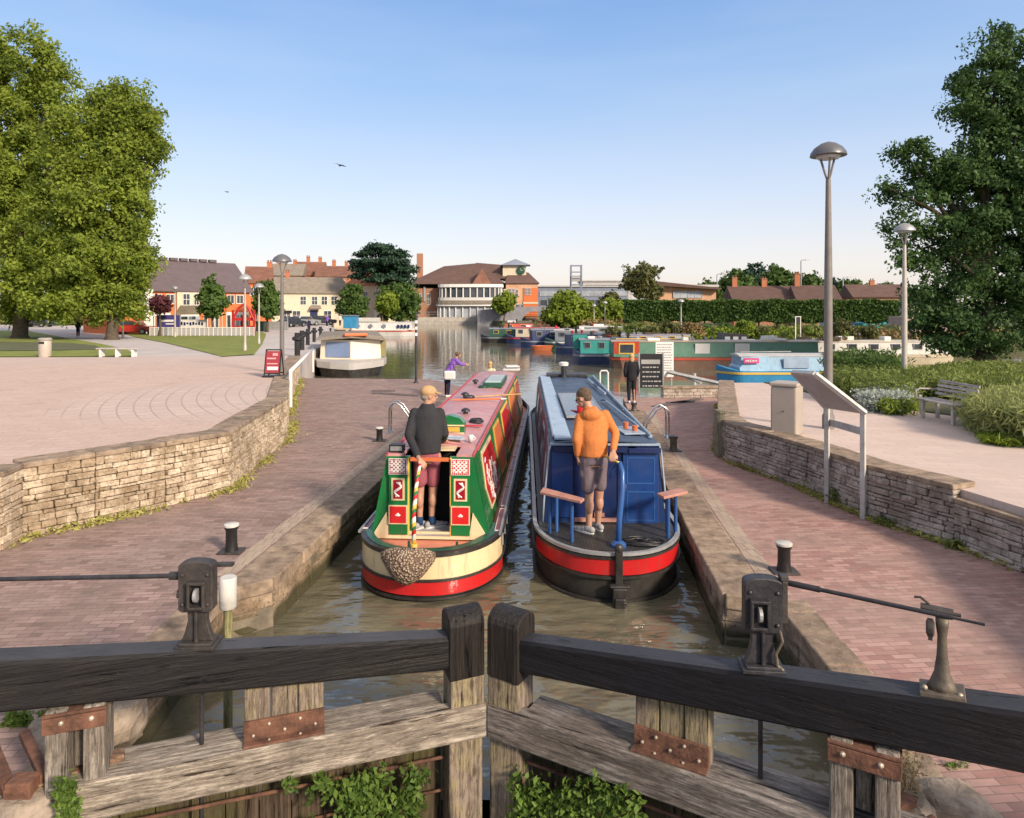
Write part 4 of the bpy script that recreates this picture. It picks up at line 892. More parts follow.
for (x0_, x1_, mm, bm2) in ((.55, 2.35, m_cream, m_bred), (2.6, 4.1, m_yel, m_orng), (4.4, 6.6, m_yel, m_bred), (6.9, 9.2, m_yel, m_orng), (9.5, 11.3, m_yel, m_bred)):
    xm = (x0_+x1_)/2; fr = sidepoly([(x0_, .5), (x0_+.2, .16), (x1_-.2, .10), (x1_, .5), (x1_-.15, .98), (x0_+.25, 1.0)], .002, mm, 'panel_frame', cs)
    ir = sidepoly([(x0_+.06, .5), (x0_+.25, .22), (x1_-.25, .16), (x1_-.06, .5), (x1_-.2, .92), (x0_+.3, .94)], .012, bm2, 'panel', cs)
    if x0_ < 1:
        rs = random.Random(12); mb = MB(); o2 = o_+nn*.022
        for k in range(16):                    # painted white scroll lettering
            cx_, cy_ = x0_+.35+.072*k*1.0, .30+.5*rs.random(); pts3 = []
            for q in range(9):
                a = q/8*PI*1.4+rs.random(); rr = .05+.05*rs.random(); pts3.append(o2+ux*(cx_+rr*math.cos(a))+uy*(cy_+rr*1.3*math.sin(a)))
            mb.path(pts3, .009, 4)
        mb.build('lettering', m_whitep, ir)
        mb = MB()
        for k, cc in enumerate(((.9, .84), (1.0, .30), (1.7, .32))): mb.ball(o2+ux*(x0_*0+cc[0])+uy*cc[1], (.06, .012, .05), 10, 6)
        mb.build('painted_flower', mat('lilac_white', (.6, .55, .68), .5, .2, 20), ir)
# lettered gunwale strips
for s in (-1, 1):
    mb = MB(); m2 = MB()
    for k in range(9):
        mb.box((1.35+k*1.15, s*(.905), rim+.022), (1.0, .07, .012))
        for e in (-.038, .038): m2.box((1.35+k*1.15, s*.905+e, rim+.026), (1.0, .008, .014))
        for e in (-.5, .5): m2.box((1.35+k*1.15+e, s*.905, rim+.026), (.012, .08, .014))
    gs = mb.build('gunwale_strip', mat('gunwale_maroon', (.20, .05, .06), .4, .3, 8), red); m2.build('strip_border', m_whitep, gs)
mb = MB()
for s in (-1, 1): mb.box((6.2, s*.945, rim+.025), (11, .03, .03))
for k in range(24):
    x = .9+k*.45
    mb.box((x, -.97, rim-.10), (.02, .02, .16))
mb.build('handrail', m_galv, red)
# slide hatch and roof furniture (resting things)
mb = MB(); mb.box((CX0+.45, 0, z1+.03), (.36, .60, .02)); mb.build('hatch_lip', m_cream, red)
roofmb(CX0+.62, CX0+1.6, .36, z1+.045, .05).build('slide_hatch', m_roofpink, red, smooth=True, auto=40)
def onroof(root, x, y, z): return root.matrix_world@Vector((x, y, z))
bpy.context.view_layer.update()
# green box with curved lid (painted water-can stand)
t = thing('roof_box', 'green curved-lid box standing on the pink roof behind the hatch', 'box', onroof(red, 2.15, -.08, z1+.055), RYAW)
mb = MB(); prof = [(-.22, 0), (-.22, .17), (-.15, .25), (0, .29), (.15, .25), (.22, .17), (.22, 0)]; mb.extr(prof, (-.09, 0, .0), (0, 1, 0), (0, 0, 1), .2); mb.build('body', m_green, t, bevel=.005)
mb = MB(); mb.box((-.10, 0, .14), (.02, .44, .02)); mb.box((-.10, 0, .02), (.02, .44, .03)); mb.build('trim', m_cream, t)
mb = MB(); mb.box((-.10, 0, .08), (.015, .30, .07)); mb.build('painted_panel', m_yel, t)
t = thing('map_book', 'open blue map book lying on the slide hatch before the man in black', 'book', onroof(red, 1.45, -.12, z1+.11), RYAW+.2)
mb = MB(); mb.box((0, -.13, .012), (.26, .25, .012), rx=.08); mb.build('page', mat('map_blue', (.30, .42, .58), .6, .5, 14, col2=(.70, .72, .75)), t); mb = MB(); mb.box((0, .13, .012), (.26, .25, .012), rx=-.08); mb.build('page', m_whitep, t)
t = thing('mug', 'small white mug on the pink roof at the right of the doorway', 'mug', onroof(red, 1.55, -.46, z1+.05), 0); mb = MB(); mb.lathe([(.035, 0), (.04, .1), (.035, .1)], n=14); mb.build('cup', m_whitep, t, smooth=True); mb = MB(); mb.path([(.04, 0, .02), (.07, 0, .05), (.04, 0, .08)], .007, 6); mb.build('handle', m_whitep, t)
t = thing('radio', 'small black box on the left rear corner of the pink roof', 'box', onroof(red, CX0+.12, .47, z1+.04), RYAW); mb = MB(); mb.box((0, 0, .05), (.12, .20, .10)); mb.build('body', m_dark, t, bevel=.006); mb = MB(); mb.box((-.062, 0, .05), (.004, .16, .06)); mb.build('grille', m_galv, t)
def vent(x, y, lab): 
    t = thing('roof_vent', lab, 'vent', onroof(red, x, y, z1+.06), 0, 'mushroom vents on the pink roof'); mb = MB(); mb.tube((0, 0, 0), (0, 0, .06), .045, n=14); mb.build('neck', m_iron_d, t)
    mb = MB(); mb.lathe([(.085, .055), (.085, .07), (.06, .10), (.02, .115)], n=16); mb.build('cap', m_iron_d, t, smooth=True, auto=50)
vent(4.0, -.08, 'dark mushroom vent just beyond the red band across the pink roof'); vent(6.3, .22, 'dark mushroom vent halfway along the pink roof'); vent(8.9, .28, 'dark mushroom vent near the far end of the pink roof')
t = thing('mop', 'wooden-handled mop lying along the middle of the pink roof', 'mop', onroof(red, 6.1, -.05, z1+.10), RYAW-1.2); mb = MB(); mb.tube((-.1, 0, 0), (1.0, 0, .02), .016); mb.build('handle', wood('mop_handle', (.5, .3, .12), (.62, .42, .2), 'x'), t); mb = MB(); mb.ball((-.16, 0, .0), (.13, .07, .05), 10, 6); mb.build('mop_head', m_iron_d, t, smooth=True)
t = thing('boat_pole', 'long pale pole lying across the pink roof beside the mop', 'pole', onroof(red, 5.7, -.1, z1+.10), RYAW-1.35); mb = MB(); mb.tube((-.5, 0, 0), (.5, 0, 0), .018); mb.build('shaft', m_orng, t); mb = MB(); mb.tube((.5, 0, 0), (.62, 0, 0), .022, .01); mb.build('tip', m_whitep, t)
t = thing('roof_skylight', 'green-framed glass skylight near the far end of the pink roof', 'skylight', onroof(red, 9.0, -.22, z1+.06), RYAW); mb = MB(); mb.box((0, 0, .06), (1.9, .46, .12)); mb.build('frame', m_dgreen, t, bevel=.01)
mb = MB()
for k in range(5): mb.box((-.72+.36*k, 0, .125), (.3, .38, .02), rx=0)
mb.build('pane', mat('skylight_glass', (.40, .48, .46), .15, .2, 3), t)
for x, y, c, lab in ((3.2, -.36, m_iron_d, 'dark coiled line on the pink roof beside the hatch'), (8.0, .0, m_dgreen, 'green coiled hose on the pink roof before the skylight')):
    t = tag(MB().build('x', c) if False else None, None) if False else None
    mb = MB()
    for k in range(3):
        mb.path([(.12*(1-.12*k)*math.cos(a), .12*(1-.12*k)*math.sin(a), .015+.02*k) for a in [2*PI*i/16 for i in range(17)]], .012, 6)
    o = mb.build('coiled_rope', c, loc=onroof(red, x, y, z1+.05), smooth=True); tag(o, lab, 'rope')
# foredeck
mb = MB(); mb.prism([(12.25, -.6), (12.25, .6), (14.6, .25), (14.6, -.25)], .7, .95); mb.build('foredeck', m_roofred, red, bevel=.02)
mb = MB(); mb.box((12.6, -.42, 1.72), (.5, .5, .05)); mb.box((12.8, -.42, 1.80), (.5, .4, .03), rz=.2); mb.build('bow_table', m_whitep, red, bevel=.01)
# stern fender: knotted rope button
t = thing('rope_fender', 'brown knotted rope fender hanging on the cream stern', 'fender', onroof(red, -.08, .13, .50), RYAW)
def fender_mat():
    m, tt, b = newmat('knotted_rope'); v = coord(tt, (1, 1, 1)); vo = N(tt, 'ShaderNodeTexVoronoi'); vo.inputs['Scale'].default_value = 34; tt.links.new(v, vo.inputs['Vector'])
    c = mix(tt, ramp(tt, vo.outputs['Distance'], [(.1, 1), (.55, 0)]), (.14, .09, .06), (.60, .47, .34)); tt.links.new(c, b.inputs['Base Color']); b.inputs['Roughness'].default_value = .9
    iv = N(tt, 'ShaderNodeMath', operation='SUBTRACT'); iv.inputs[0].default_value = 1; tt.links.new(vo.outputs['Distance'], iv.inputs[1]); bump(tt, b, iv.outputs[0], 1, .03); return m
m_rope = fender_mat()
mb = MB(); rg = []
for k in range(15):
    s = k/14*2-1; w_ = math.cos(s*PI/2)**.6 if abs(s) < 1 else .02; w_ = max(w_, .22); yy = .275*s; zc = .10*(abs(s))**1.5 - .02
    yy *= 1.22; rg.append([(.155*w_*math.cos(a)-.03+.09*s*s, yy, zc+.225*w_*math.sin(a)) for a in [2*PI*i/16 for i in range(16)]])
mb.loft(rg); mb.build('rope_body', m_rope, t, smooth=True)
# tiller: swan neck with striped bar
mb = MB(); bpts = [(.18, .10, .62), (.22, .11, 1.0), (.28, .09, 1.35), (.38, .06, 1.62)]
hand_l = Vector((.38, .06, 1.62))
def stripes_mat():
    m, tt, b = newmat('candy_stripes'); v = coord(tt, (1, 1, 1)); w_ = N(tt, 'ShaderNodeTexWave', wave_type='BANDS', bands_direction='DIAGONAL', wave_profile='SAW'); w_.inputs['Scale'].default_value = 2.6; tt.links.new(v, w_.inputs['Vector'])
    cr = ramp(tt, w_.outputs['Fac'], [(0, (.75, .70, .6)), (.3, (.75, .7, .6)), (.32, (.5, .02, .02)), (.55, (.5, .02, .02)), (.57, (.02, .16, .05)), (.75, (.02, .16, .05)), (.77, (.75, .45, .06)), (1, (.75, .45, .06))]); tt.nodes[-1].color_ramp.interpolation = 'CONSTANT'
    tt.links.new(cr, b.inputs['Base Color']); b.inputs['Roughness'].default_value = .35; return m
mb.path(bpts, [.030, .028, .024, .018], 12); tl = mb.build('tiller', stripes_mat(), red, smooth=True)
mb = MB(); mb.tube((.18, .10, .45), (.18, .10, .66), .045, n=12); mb.build('rudder_stock', m_yel, red, smooth=True, auto=40)

# ---- blue boat
BYAW = PI/2-R(1.1)
blue = thing('narrowboat', 'dark blue narrowboat with grey roof and black stern with red band in the lock', 'narrowboat', (1.29, 8.50, WZ), BYAW, 'narrowboats')
BL = 13.6; bw = .99
m_blue = mat('boat_blue', (.012, .055, .22), .35, .05, 1.5, bmp=.03, coat=.3); m_blued = mat('boat_navy', (.006, .018, .085), .4, .15, 1.5, bmp=.03); m_bluel = mat('rail_blue', (.03, .10, .30), .35, .1, 3, bmp=.02)
m_purple = mat('side_purple', (.10, .05, .10), .35, .15, 2, bmp=.03); m_roofgrey = mat('blue_grey_roof', (.055, .085, .14), .5, .2, 2, bmp=.1, spec=.4)
m_palerail = mat('pale_blue_rail', (.34, .43, .53), .4, .12, 3, bmp=.05); m_seat = mat('pink_seat_wood', (.50, .24, .18), .55, .2, 6, bmp=.1)
ho, pts, up = hull(blue, BL, bw, 1.3, 2.6, .60, .3, m_hullblk)
strip_band(blue, 'red_band', pts, .335, .525, .014, m_bred, 1.0)
strip_band(blue, 'rubbing_strake', pts, .29, .325, .035, m_hullblk, BL-2, .04)
strip_band(blue, 'rubbing_strake', pts, -.01, .03, .03, m_hullblk, BL-2, .04)
strip_band(blue, 'rim', pts, .575, .612, .028, m_galv, BL, .055)
strip_band(blue, 'rim_edge', pts, .53, .56, .034, m_hullblk, BL, .04)
ins = outline(BL, bw, 1.3, 2.6, inset=.05); 
def plate_mat():
    m, t, b = newmat('chequer_plate'); v = coord(t, (1, 1, 1), (0, 0, .78)); ck = N(t, 'ShaderNodeTexBrick'); ck.inputs['Scale'].default_value = 1; ck.inputs['Brick Width'].default_value = .06; ck.inputs['Row Height'].default_value = .03; ck.inputs['Mortar Size'].default_value = .008
    ck.inputs['Color1'].default_value = (.06, .06, .055, 1); ck.inputs['Color2'].default_value = (.11, .10, .09, 1); ck.inputs['Mortar'].default_value = (.03, .03, .03, 1); t.links.new(v, ck.inputs['Vector']); t.links.new(ck.outputs[0], b.inputs['Base Color']); b.inputs['Roughness'].default_value = .5; b.inputs['Metallic'].default_value = .3
    bump(t, b, ck.outputs['Fac'], -.4, .01); return m
mb = MB(); mb.prism([(x, y) for x, y in ins]+[(x, -y) for x, y in ins[::-1][:-1]], .52, .585); mb.build('deck', plate_mat(), blue)
bx0, bx1 = 1.28, 10.5; bwb, bwt, bz0, bz1 = .86, .76, .57, 1.70
mb = cabin(blue, bx0, bx1, bwb, bwt, bz0, bz1, 0); mb.build('cabin_side', m_purple, blue)
roofmb(bx0-.02, bx1, bwt, bz1, .05, .01).build('roof', m_roofgrey, blue, smooth=True, auto=40)
for s in (-1, 1):
    mb = MB(); mb.path([(bx0+.3, s*(bwt-.05), bz1+.05), (bx1-.2, s*(bwt-.05), bz1+.05)], .022, 8)
    for k in range(7): mb.box((bx0+.5+k*1.35, s*(bwt-.05), bz1+.03), (.12, .035, .05))
    mb.build('roof_handrail', m_palerail, blue)
mb = MB(); mb.box(((bx0+bx1)/2, .585, bz1+.045), (bx1-bx0-.2, .24, .03)); mb.build('roof_glare_panel', m_palerail, blue, bevel=.005)  # raised panel, glare along the left roof edge put into its pale colour
mb = MB(); mb.box((bx0, 0, bz1-.01), (.06, 1.56, .03)); mb.build('roof_lip', m_palerail, blue, bevel=.004)
# bulkhead
mb = MB(); x = bx0
mb.add([(x, -bwb, bz0), (x, bwb, bz0), (x, bwt, bz1), (x, -bwt, bz1), (x+.04, -bwb, bz0), (x+.04, bwb, bz0), (x+.04, bwt, bz1), (x+.04, -bwt, bz1)], [(0, 1, 2, 3), (4, 5, 6, 7), (0, 1, 5, 4), (1, 2, 6, 5), (2, 3, 7, 6), (3, 0, 4, 7)])
mb.build('bulkhead', mat('boat_midnight', (.008, .035, .14), .4, .05, 2, bmp=.02, coat=.2), blue)
mb = MB(); mb.box((x-.008, .12, 1.13), (.012, .62, 1.1)); mb.build('doorway', m_blued, blue)
mb = MB(); mb.box((x-.03, -.50, 1.085), (.03, .50, 1.00)); dr = mb.build('door', m_blue, blue, bevel=.005)
mb = MB(); mb.box((x-.05, -.52, 1.58), (.01, .50, .02)); mb.build('door_trim', m_bluel, dr)
for zc, hh_ in ((1.33, .36), (.83, .40)):
    mb = MB()
    for e_ in (-1, 1): mb.box((x-.048, -.50, zc+e_*hh_/2), (.008, .38, .018)); mb.box((x-.048, -.50+e_*.19, zc), (.008, .018, hh_))
    mb.build('door_panel', m_bluel, dr)
mb = MB(); mb.box((x-.06, -.28, 1.10), (.03, .03, .09)); mb.build('door_handle', m_steel, dr)
mb = MB(); mb.box((x-.02, .60, 1.12), (.02, .30, .92)); pn = mb.build('side_panel', m_blue, blue, bevel=.004)
for k, (yy_, zz_) in enumerate(((.08, 1.28), (.02, 1.22), (.10, 1.16))): mb = MB(); mb.box((x-.02, yy_, zz_), (.02, .05, .03)); mb.build('switch_plate', m_galv, blue)
mb = MB(); mb.box((x-.03, .12, .63), (.05, .62, .05)); mb.build('threshold', m_seat, blue)
mb = MB(); mb.box((x-.02, -.20, 1.10), (.02, .04, 1.0)); mb.build('door_edge', m_blued, blue)
mb = MB(); mb.box((x-.03, .08, .70), (.04, .14, .05)); mb.build('step', m_seat, blue)
mb = MB(); mb.box((x-.05, .14, bz1-.075), (.10, 1.15, .06)); mb.box((x-.06, -.55, bz1-.075), (.12, .45, .06)); mb.build('hatch_rim', m_blued, blue)
# white edging and left diamond panel
for s in (-1, 1):
    mb = MB(); mb.path([(x-.01, s*bwt, bz1), (x-.03, s*(bwt+.03), bz1-.10), (x-.01, s*(bwb+.0), .9), (x, s*(bwb+.02), bz0)], .014, 6)
    mb.build('white_edging', m_palerail, blue, smooth=True)
o_, ux, uy, nn, hh = side_frame(1, bx0, bwb, bwt, bz0, bz1)
cs = [c for c in blue.children if c.name.startswith('cabin_side')][0]
sidepoly([(.10, .95), (.95, 1.08), (1.5, .62), (.75, .06), (.28, .2)], .002, m_palerail, 'panel_frame', cs)
ip = sidepoly([(.16, .90), (.92, 1.01), (1.38, .60), (.74, .13), (.33, .25)], .012, m_purple, 'panel', cs)
sidepoly([(.5, .85), (.85, .85), (1.0, .55), (.7, .3), (.6, .5)], .022, m_palerail, 'lettering', ip, .004)
for x0_ in (2.2, 4.4, 6.6, 8.4): 
    fr = sidepoly([(x0_, .35), (x0_+.9, .35), (x0_+.9, .95), (x0_, .95)], .004, m_palerail, 'window', cs); sidepoly([(x0_+.05, .4), (x0_+.85, .4), (x0_+.85, .9), (x0_+.05, .9)], .014, m_glass, 'pane', fr)
# stern rail seats
for s in (-1, 1):
    t_ = MB(); yc = s*.80
    if s > 0: pl = [(.95, .88), (.72, .93), (.28, .42), (.42, .36)]
    else: pl = [(.95, -.98), (.78, -1.06), (.50, -.68), (.68, -.62)]
    mb = MB(); mb.prism(pl, 1.13, 1.165); st = mb.build('stern_seat', m_seat, blue, bevel=.006)
    for px_, py_ in ((((.80, .80), (.46, .52), (.88, .70))) if s > 0 else ((.82, -.90), (.62, -.76), (.90, -.80))):
        mb = MB(); mb.tube((px_, py_, .58), (px_, py_, 1.13), .025, n=10); mb.build('seat_post', m_bluel, blue, smooth=True, auto=50)
# tiller
mb = MB(); tp = [(.30, -.06, .62), (.33, -.08, .95), (.36, -.12, 1.3), (.42, -.13, 1.5), (.50, -.11, 1.60), (.58, -.06, 1.58), (.62, -.02, 1.50), (.64, -.0, 1.38)]
mb.path(tp, [.04, .038, .036, .034, .03, .026, .022, .018], 12); tl = mb.build('tiller', m_bluel, blue, smooth=True)
mb = MB(); mb.lathe([(.10, .585), (.10, .62), (.05, .66)], (.30, -.06, 0), 16); mb.build('tiller_collar', m_bluel, blue, smooth=True, auto=50)
mb = MB(); mb.path([(.50, -.11, 1.60), (.56, -.02, 1.63), (.62, .10, 1.68)], [.018, .02, .014], 8); mb.build('tiller_bar', mat('brass', (.55, .38, .12), .3, .1, 3, metal=.8), blue, smooth=True)
# rudder swan post and button fender
mb = MB(); mb.box((-.05, -.02, .42), (.07, .09, .52)); mb.ball((-.05, -.02, .68), (.05, .06, .06), 12, 8); mb.build('rudder_post', m_hullblk, blue, bevel=.01)
mb = MB(); mb.box((-.10, -.02, .10), (.14, .17, .26)); mb.box((-.17, -.02, .02), (.05, .13, .20)); mb.box((-.10, -.02, .24), (.10, .24, .03)); mb.build('fender_block', m_hullblk, blue, bevel=.02)
# rope on the deck
mb = MB(); rs = random.Random(3); pts4 = []
for k in range(60): a = k*.55; rr = .10+.09*math.sin(k*.31)+.03*rs.random(); pts4.append((.42+rr*math.cos(a)*.8, -.42+rr*1.5*math.sin(a), .60+.03*rs.random()))
mb.path(pts4, .012, 6); o = mb.build('mooring_rope', m_dark, smooth=True); o.location = (blue.location.x, blue.location.y, WZ); o.rotation_euler = (0, 0, BYAW); tag(o, 'black mooring rope coiled on the blue boat stern deck', 'rope')
# roof things on blue boat
bpy.context.view_layer.update()
t = thing('solar_panel', 'dark glossy solar panel on the grey roof beside the pale rail', 'solar panel', onroof(blue, 4.6, .1, bz1+.06), BYAW); mb = MB(); mb.box((0, 0, .03), (3.0, .62, .03)); mb.build('cell_sheet', mat('solar_cells', (.05, .07, .11), .12, .3, 8, bmp=0, spec=.8), t)
mb = MB()
for s in (-1, 1): mb.box((0, s*.32, .03), (3.04, .03, .04))
for s in (-1, 1): mb.box((s*1.51, 0, .03), (.03, .66, .04))
mb.build('frame', m_galv, t)
t = thing('roof_tray', 'silver tray of cups and rope on the grey roof near the steersman', 'tray', onroof(blue, 2.0, -.45, bz1+.05), BYAW+.15)
mb = MB(); mb.box((0, 0, .01), (.6, .32, .02)); mb.build('tray_base', m_palerail, t, bevel=.004); mb = MB(); mb.lathe([(.04, .02), (.045, .12)], (.1, .02, 0), 12); mb.lathe([(.04, .02), (.045, .10)], (-.1, -.06, 0), 12); mb.build('cup', m_orng, t)
t = thing('boat_hook', 'long pale boat hook lying along the right edge of the grey roof', 'boat hook', onroof(blue, 3.4, -.55, bz1+.09), BYAW+.06); mb = MB(); mb.tube((-1.2, 0, 0), (1.6, 0, 0), .018); mb.build('shaft', m_palerail, t); mb = MB(); mb.path([(1.6, 0, 0), (1.75, 0, 0), (1.78, .05, 0), (1.72, .08, 0)], .012, 6); mb.build('hook', m_iron_d, t)
t = thing('boat_pole', 'second long pole with dark band beyond the steersman on the grey roof', 'pole', onroof(blue, 7.6, -.52, bz1+.09), BYAW+.04); mb = MB(); mb.tube((-1.4, 0, 0), (1.4, 0, 0), .022); mb.build('shaft', m_palerail, t); mb = MB(); mb.tube((-.3, 0, 0), (.3, 0, 0), .03); mb.build('band', m_blued, t)
mb = MB(); mb.path([(.35, 0, .0), (0, 0, .03), (-.45, .05, 0)], .014, 6); mb.tube((.0, .0, .0), (.0, .0, .14), .05, .06); o = mb.build('red_mug', m_bred, loc=onroof(blue, 3.4, .18, bz1+.10)); o.rotation_euler = (0, 0, BYAW+.4); tag(o, 'red mug and stick beside the head of the man in orange', 'mug')
t = thing('roof_chimney', 'short white-topped chimney at far end of the grey roof', 'chimney', onroof(blue, 9.9, .1, bz1+.04), 0)
mb = MB(); mb.tube((0, 0, 0), (0, 0, .32), .075, n=14); mb.build('flue', m_iron_d, t, smooth=True, auto=40); mb = MB(); mb.lathe([(.12, .32), (.13, .40), (.08, .42)], n=14); mb.build('cowl', m_whitep, t, smooth=True, auto=40)
mb = MB(); mb.box((bx1-.3, 0, bz1+.08), (.5, 1.1, .10)); mb.build('front_hatch', m_iron_d, blue, bevel=.03)
mb = MB(); mb.prism([(10.5, -.7), (10.5, .7), (12.9, .28), (12.9, -.28)], .75, .95); mb.build('foredeck', m_blued, blue, bevel=.02)

# ================================================================== PEOPLE
skin_m = mat('skin', (.55, .30, .20), .5, .08, 6, bmp=.05, bsc=60, spec=.4)
def remesh(o, vox=.012, sm=4):
    m = o.modifiers.new('remesh', 'REMESH'); m.mode = 'VOXEL'; m.voxel_size = vox; m.use_smooth_shade = True
    s = o.modifiers.new('smooth', 'SMOOTH'); s.factor = .5; s.iterations = sm
def cloth(name, col, fold=.35):
    m, t, b = newmat(name); v = coord(t, (1, 1, 1)); n = noise(t, coord(t, (1, 1, .55), (0, .5, 0)), 7, 2, .45); b.inputs['Roughness'].default_value = .9; b.inputs['Specular IOR Level'].default_value = .2
    t.links.new(mix(t, ramp(t, noise(t, v, 40, 3), [(.3, 0), (.7, 1)]), mul(col, .85), mul(col, 1.1)), b.inputs['Base Color']); n1 = bump(t, None, n, fold*.6, .05); bump(t, b, noise(t, v, 180, 2), .15, .003, n1); return m
def chain(mb, pts, rads, n=12, sq=1):
    for i in range(len(pts)-1): mb.tube(pts[i], pts[i+1], rads[i], rads[i+1], n=n)
    for p, r in zip(pts, rads): mb.ball(p, r*.99, 12, 8)
def ell(mb, secs, n=20):                       # torso: (x, y, z, rx, ry)
    mb.loft([[(x+rx*math.cos(a), y+ry*math.sin(a), z) for a in [2*PI*i/n for i in range(n)]] for x, y, z, rx, ry in secs])
def head(mb, c, k, rz, tilt=0):
    M = Euler((tilt, 0, rz)).to_matrix(); c = Vector(c); q = lambda x, y, z: c+M@(Vector((x, y, z))*k)
    mb.ball(q(0, -.01, .03), (.078*k, .098*k, .105*k), 18, 12, M=M); mb.ball(q(0, .035, -.035), (.060*k, .062*k, .078*k), 14, 10, M=M)      # skull, jaw
    mb.ball(q(0, .105, -.008), (.013*k, .020*k, .022*k), 8, 6, M=M)                                                                           # nose
    mb.ball(q(0, .092, -.05), (.024*k, .010*k, .008*k), 8, 6, M=M); mb.ball(q(0, .09, .028), (.05*k, .012*k, .010*k), 8, 6, M=M)                # lips, brow
    for s in (-1, 1): mb.ball(q(s*.080, .0, -.004), (.012*k, .020*k, .030*k), 8, 6, M=M)
    return q, M
def hand(mb, p, d, palm, k=1.0, curl=.6, thumb=1):
    """p wrist, d direction of the fingers, palm = palm normal"""
    p = Vector(p); d = Vector(d).normalized(); pn = Vector(palm); pn = (pn-d*pn.dot(d)).normalized(); s = d.cross(pn)
    for j in range(4): mb.tube(p+s*(.015*(j-1.5))*k, p+d*.085*k+s*(.021*(j-1.5))*k, .016*k, .013*k, n=8)
    for j, L_ in enumerate((.068, .080, .074, .056)):
        b0 = p+d*.085*k+s*(.021*(j-1.5))*k; a1 = curl*.7; a2 = curl*1.7
        b1 = b0+(d*math.cos(a1)+pn*math.sin(a1))*L_*.5*k; b2 = b1+(d*math.cos(a2)+pn*math.sin(a2))*L_*.5*k
        mb.tube(b0, b1, .0105*k, .010*k, n=8); mb.tube(b1, b2, .010*k, .0085*k, n=8); mb.ball(b1, .0102*k, 8, 6); mb.ball(b2, .0088*k, 8, 6)
    t0 = p+d*.02*k+s*thumb*.03*k; t1 = t0+(d*.7+s*thumb*.55+pn*.3)*.045*k; t2 = t1+(d*.8+pn*.6)*.035*k; mb.tube(t0, t1, .014*k, .012*k, n=8); mb.tube(t1, t2, .012*k, .009*k, n=8); mb.ball(t1, .012*k, 8, 6); mb.ball(t2, .009*k, 8, 6)
def shoe(mb, p, yaw, k=1.0):
    M = Euler((0, 0, yaw)).to_matrix(); p = Vector(p)
    for y, rx, rz_, zz in ((-.05, .042, .045, .045), (.0, .045, .05, .05), (.06, .048, .042, .04), (.12, .050, .034, .034), (.17, .042, .026, .028)): mb.ball(p+M@(Vector((0, y, zz))*k), (rx*k, .06*k, rz_*k), 12, 8, M=M)
def sole(mb, p, yaw, k=1.0):
    M = Euler((0, 0, yaw)).to_matrix(); p = Vector(p); poly = []
    for a in [2*PI*i/18 for i in range(18)]: poly.append((.05*math.cos(a)*(1+.1*math.sin(a)), .06+.155*math.sin(a)))
    mb.add([p+M@(Vector((x, y, z))*k) for z in (.0, .022) for x, y in poly], [tuple(range(17, -1, -1)), tuple(range(18, 36))]+[(i, (i+1) % 18, 18+(i+1) % 18, 18+i) for i in range(18)])
# --- man with cap
bpy.context.view_layer.update()
base = Vector(D(427, 527, 9.48)); base.z = WZ+.60
pm = thing('person', 'person in a tan cap, black jacket and dusky red shorts steering the green boat', 'person', base)
bpy.context.view_layer.update()
hw = pm.matrix_world.inverted()@(red.matrix_world@hand_l)
J = {'LS': (-.185, .02, 1.60), 'RS': (.185, .03, 1.60), 'LE': (-.235, -.12, 1.30), 'LH': (hw.x+.0, hw.y+.02, hw.z+.02), 'RE': (.24, .04, 1.29), 'RH': (.20, .26, 1.15)}
LH = Vector(J['LH']); LE = Vector(J['LE']); wr = LH+(LE-LH).normalized()*.03
mb = MB()
ell(mb, [(0, .0, .90, .15, .11), (0, 0, 1.05, .165, .12), (0, 0, 1.2, .155, .11), (0, 0, 1.4, .165, .11), (0, 0, 1.56, .15, .09), (0, .01, 1.66, .07, .06)])
chain(mb, [(-.10, 0, .98), (-.10, .02, .56), (-.10, -.01, .10)], [.10, .062, .040]); chain(mb, [(.10, 0, .98), (.08, .04, .56), (.06, .02, .10)], [.10, .062, .040])
mb.ball((-.10, -.02, .38), (.058, .062, .11)); mb.ball((.075, .015, .38), (.058, .062, .11))
chain(mb, [J['LS'], J['LE'], wr], [.048, .038, .029]); chain(mb, [J['RS'], J['RE'], J['RH']], [.048, .038, .029])
chain(mb, [(0, .0, 1.60), (.01, .03, 1.76)], [.06, .058])
hq, HM = head(mb, (.02, .05, 1.80), 1.05, R(-72), R(-4))
hand(mb, wr, LH-wr+Vector((.02, .02, -.02)), (0, .6, -1), 1.1, 1.3, -1); hand(mb, J['RH'], (0, 1, -.1), (0, 0, -1), 1.08, .5, -1)
o = mb.build('body', skin_m, pm); remesh(o, .009, 3)
mb = MB(); m_jkt = cloth('black_jacket', (.035, .035, .038), .8)
ell(mb, [(0, -.01, 1.04, .190, .15), (0, -.01, 1.10, .195, .155), (0, -.01, 1.25, .20, .155), (0, 0, 1.42, .205, .145), (0, 0, 1.56, .195, .125), (0, .01, 1.65, .115, .09), (0.01, .02, 1.71, .085, .085)])
chain(mb, [Vector(J['LS'])+Vector((.015, 0, -.02)), J['LE'], Vector(J['LE']).lerp(wr, .82)], [.074, .060, .046]); chain(mb, [Vector(J['RS'])+Vector((-.015, 0, -.02)), J['RE'], Vector(J['RE']).lerp(Vector(J['RH']), .82)], [.074, .060, .046])
o = mb.build('jacket', m_jkt, pm); remesh(o, .014, 3)
mb = MB(); m_shr = cloth('dusky_red_shorts', (.30, .085, .11), .5)
ell(mb, [(0, 0, .93, .175, .14), (0, 0, 1.06, .172, .135)]); chain(mb, [(-.09, .0, .98), (-.095, .01, .80), (-.10, .01, .63)], [.108, .095, .088]); chain(mb, [(.09, .0, .98), (.085, .02, .80), (.08, .03, .63)], [.108, .095, .088])
o = mb.build('shorts', m_shr, pm); remesh(o, .014, 3)
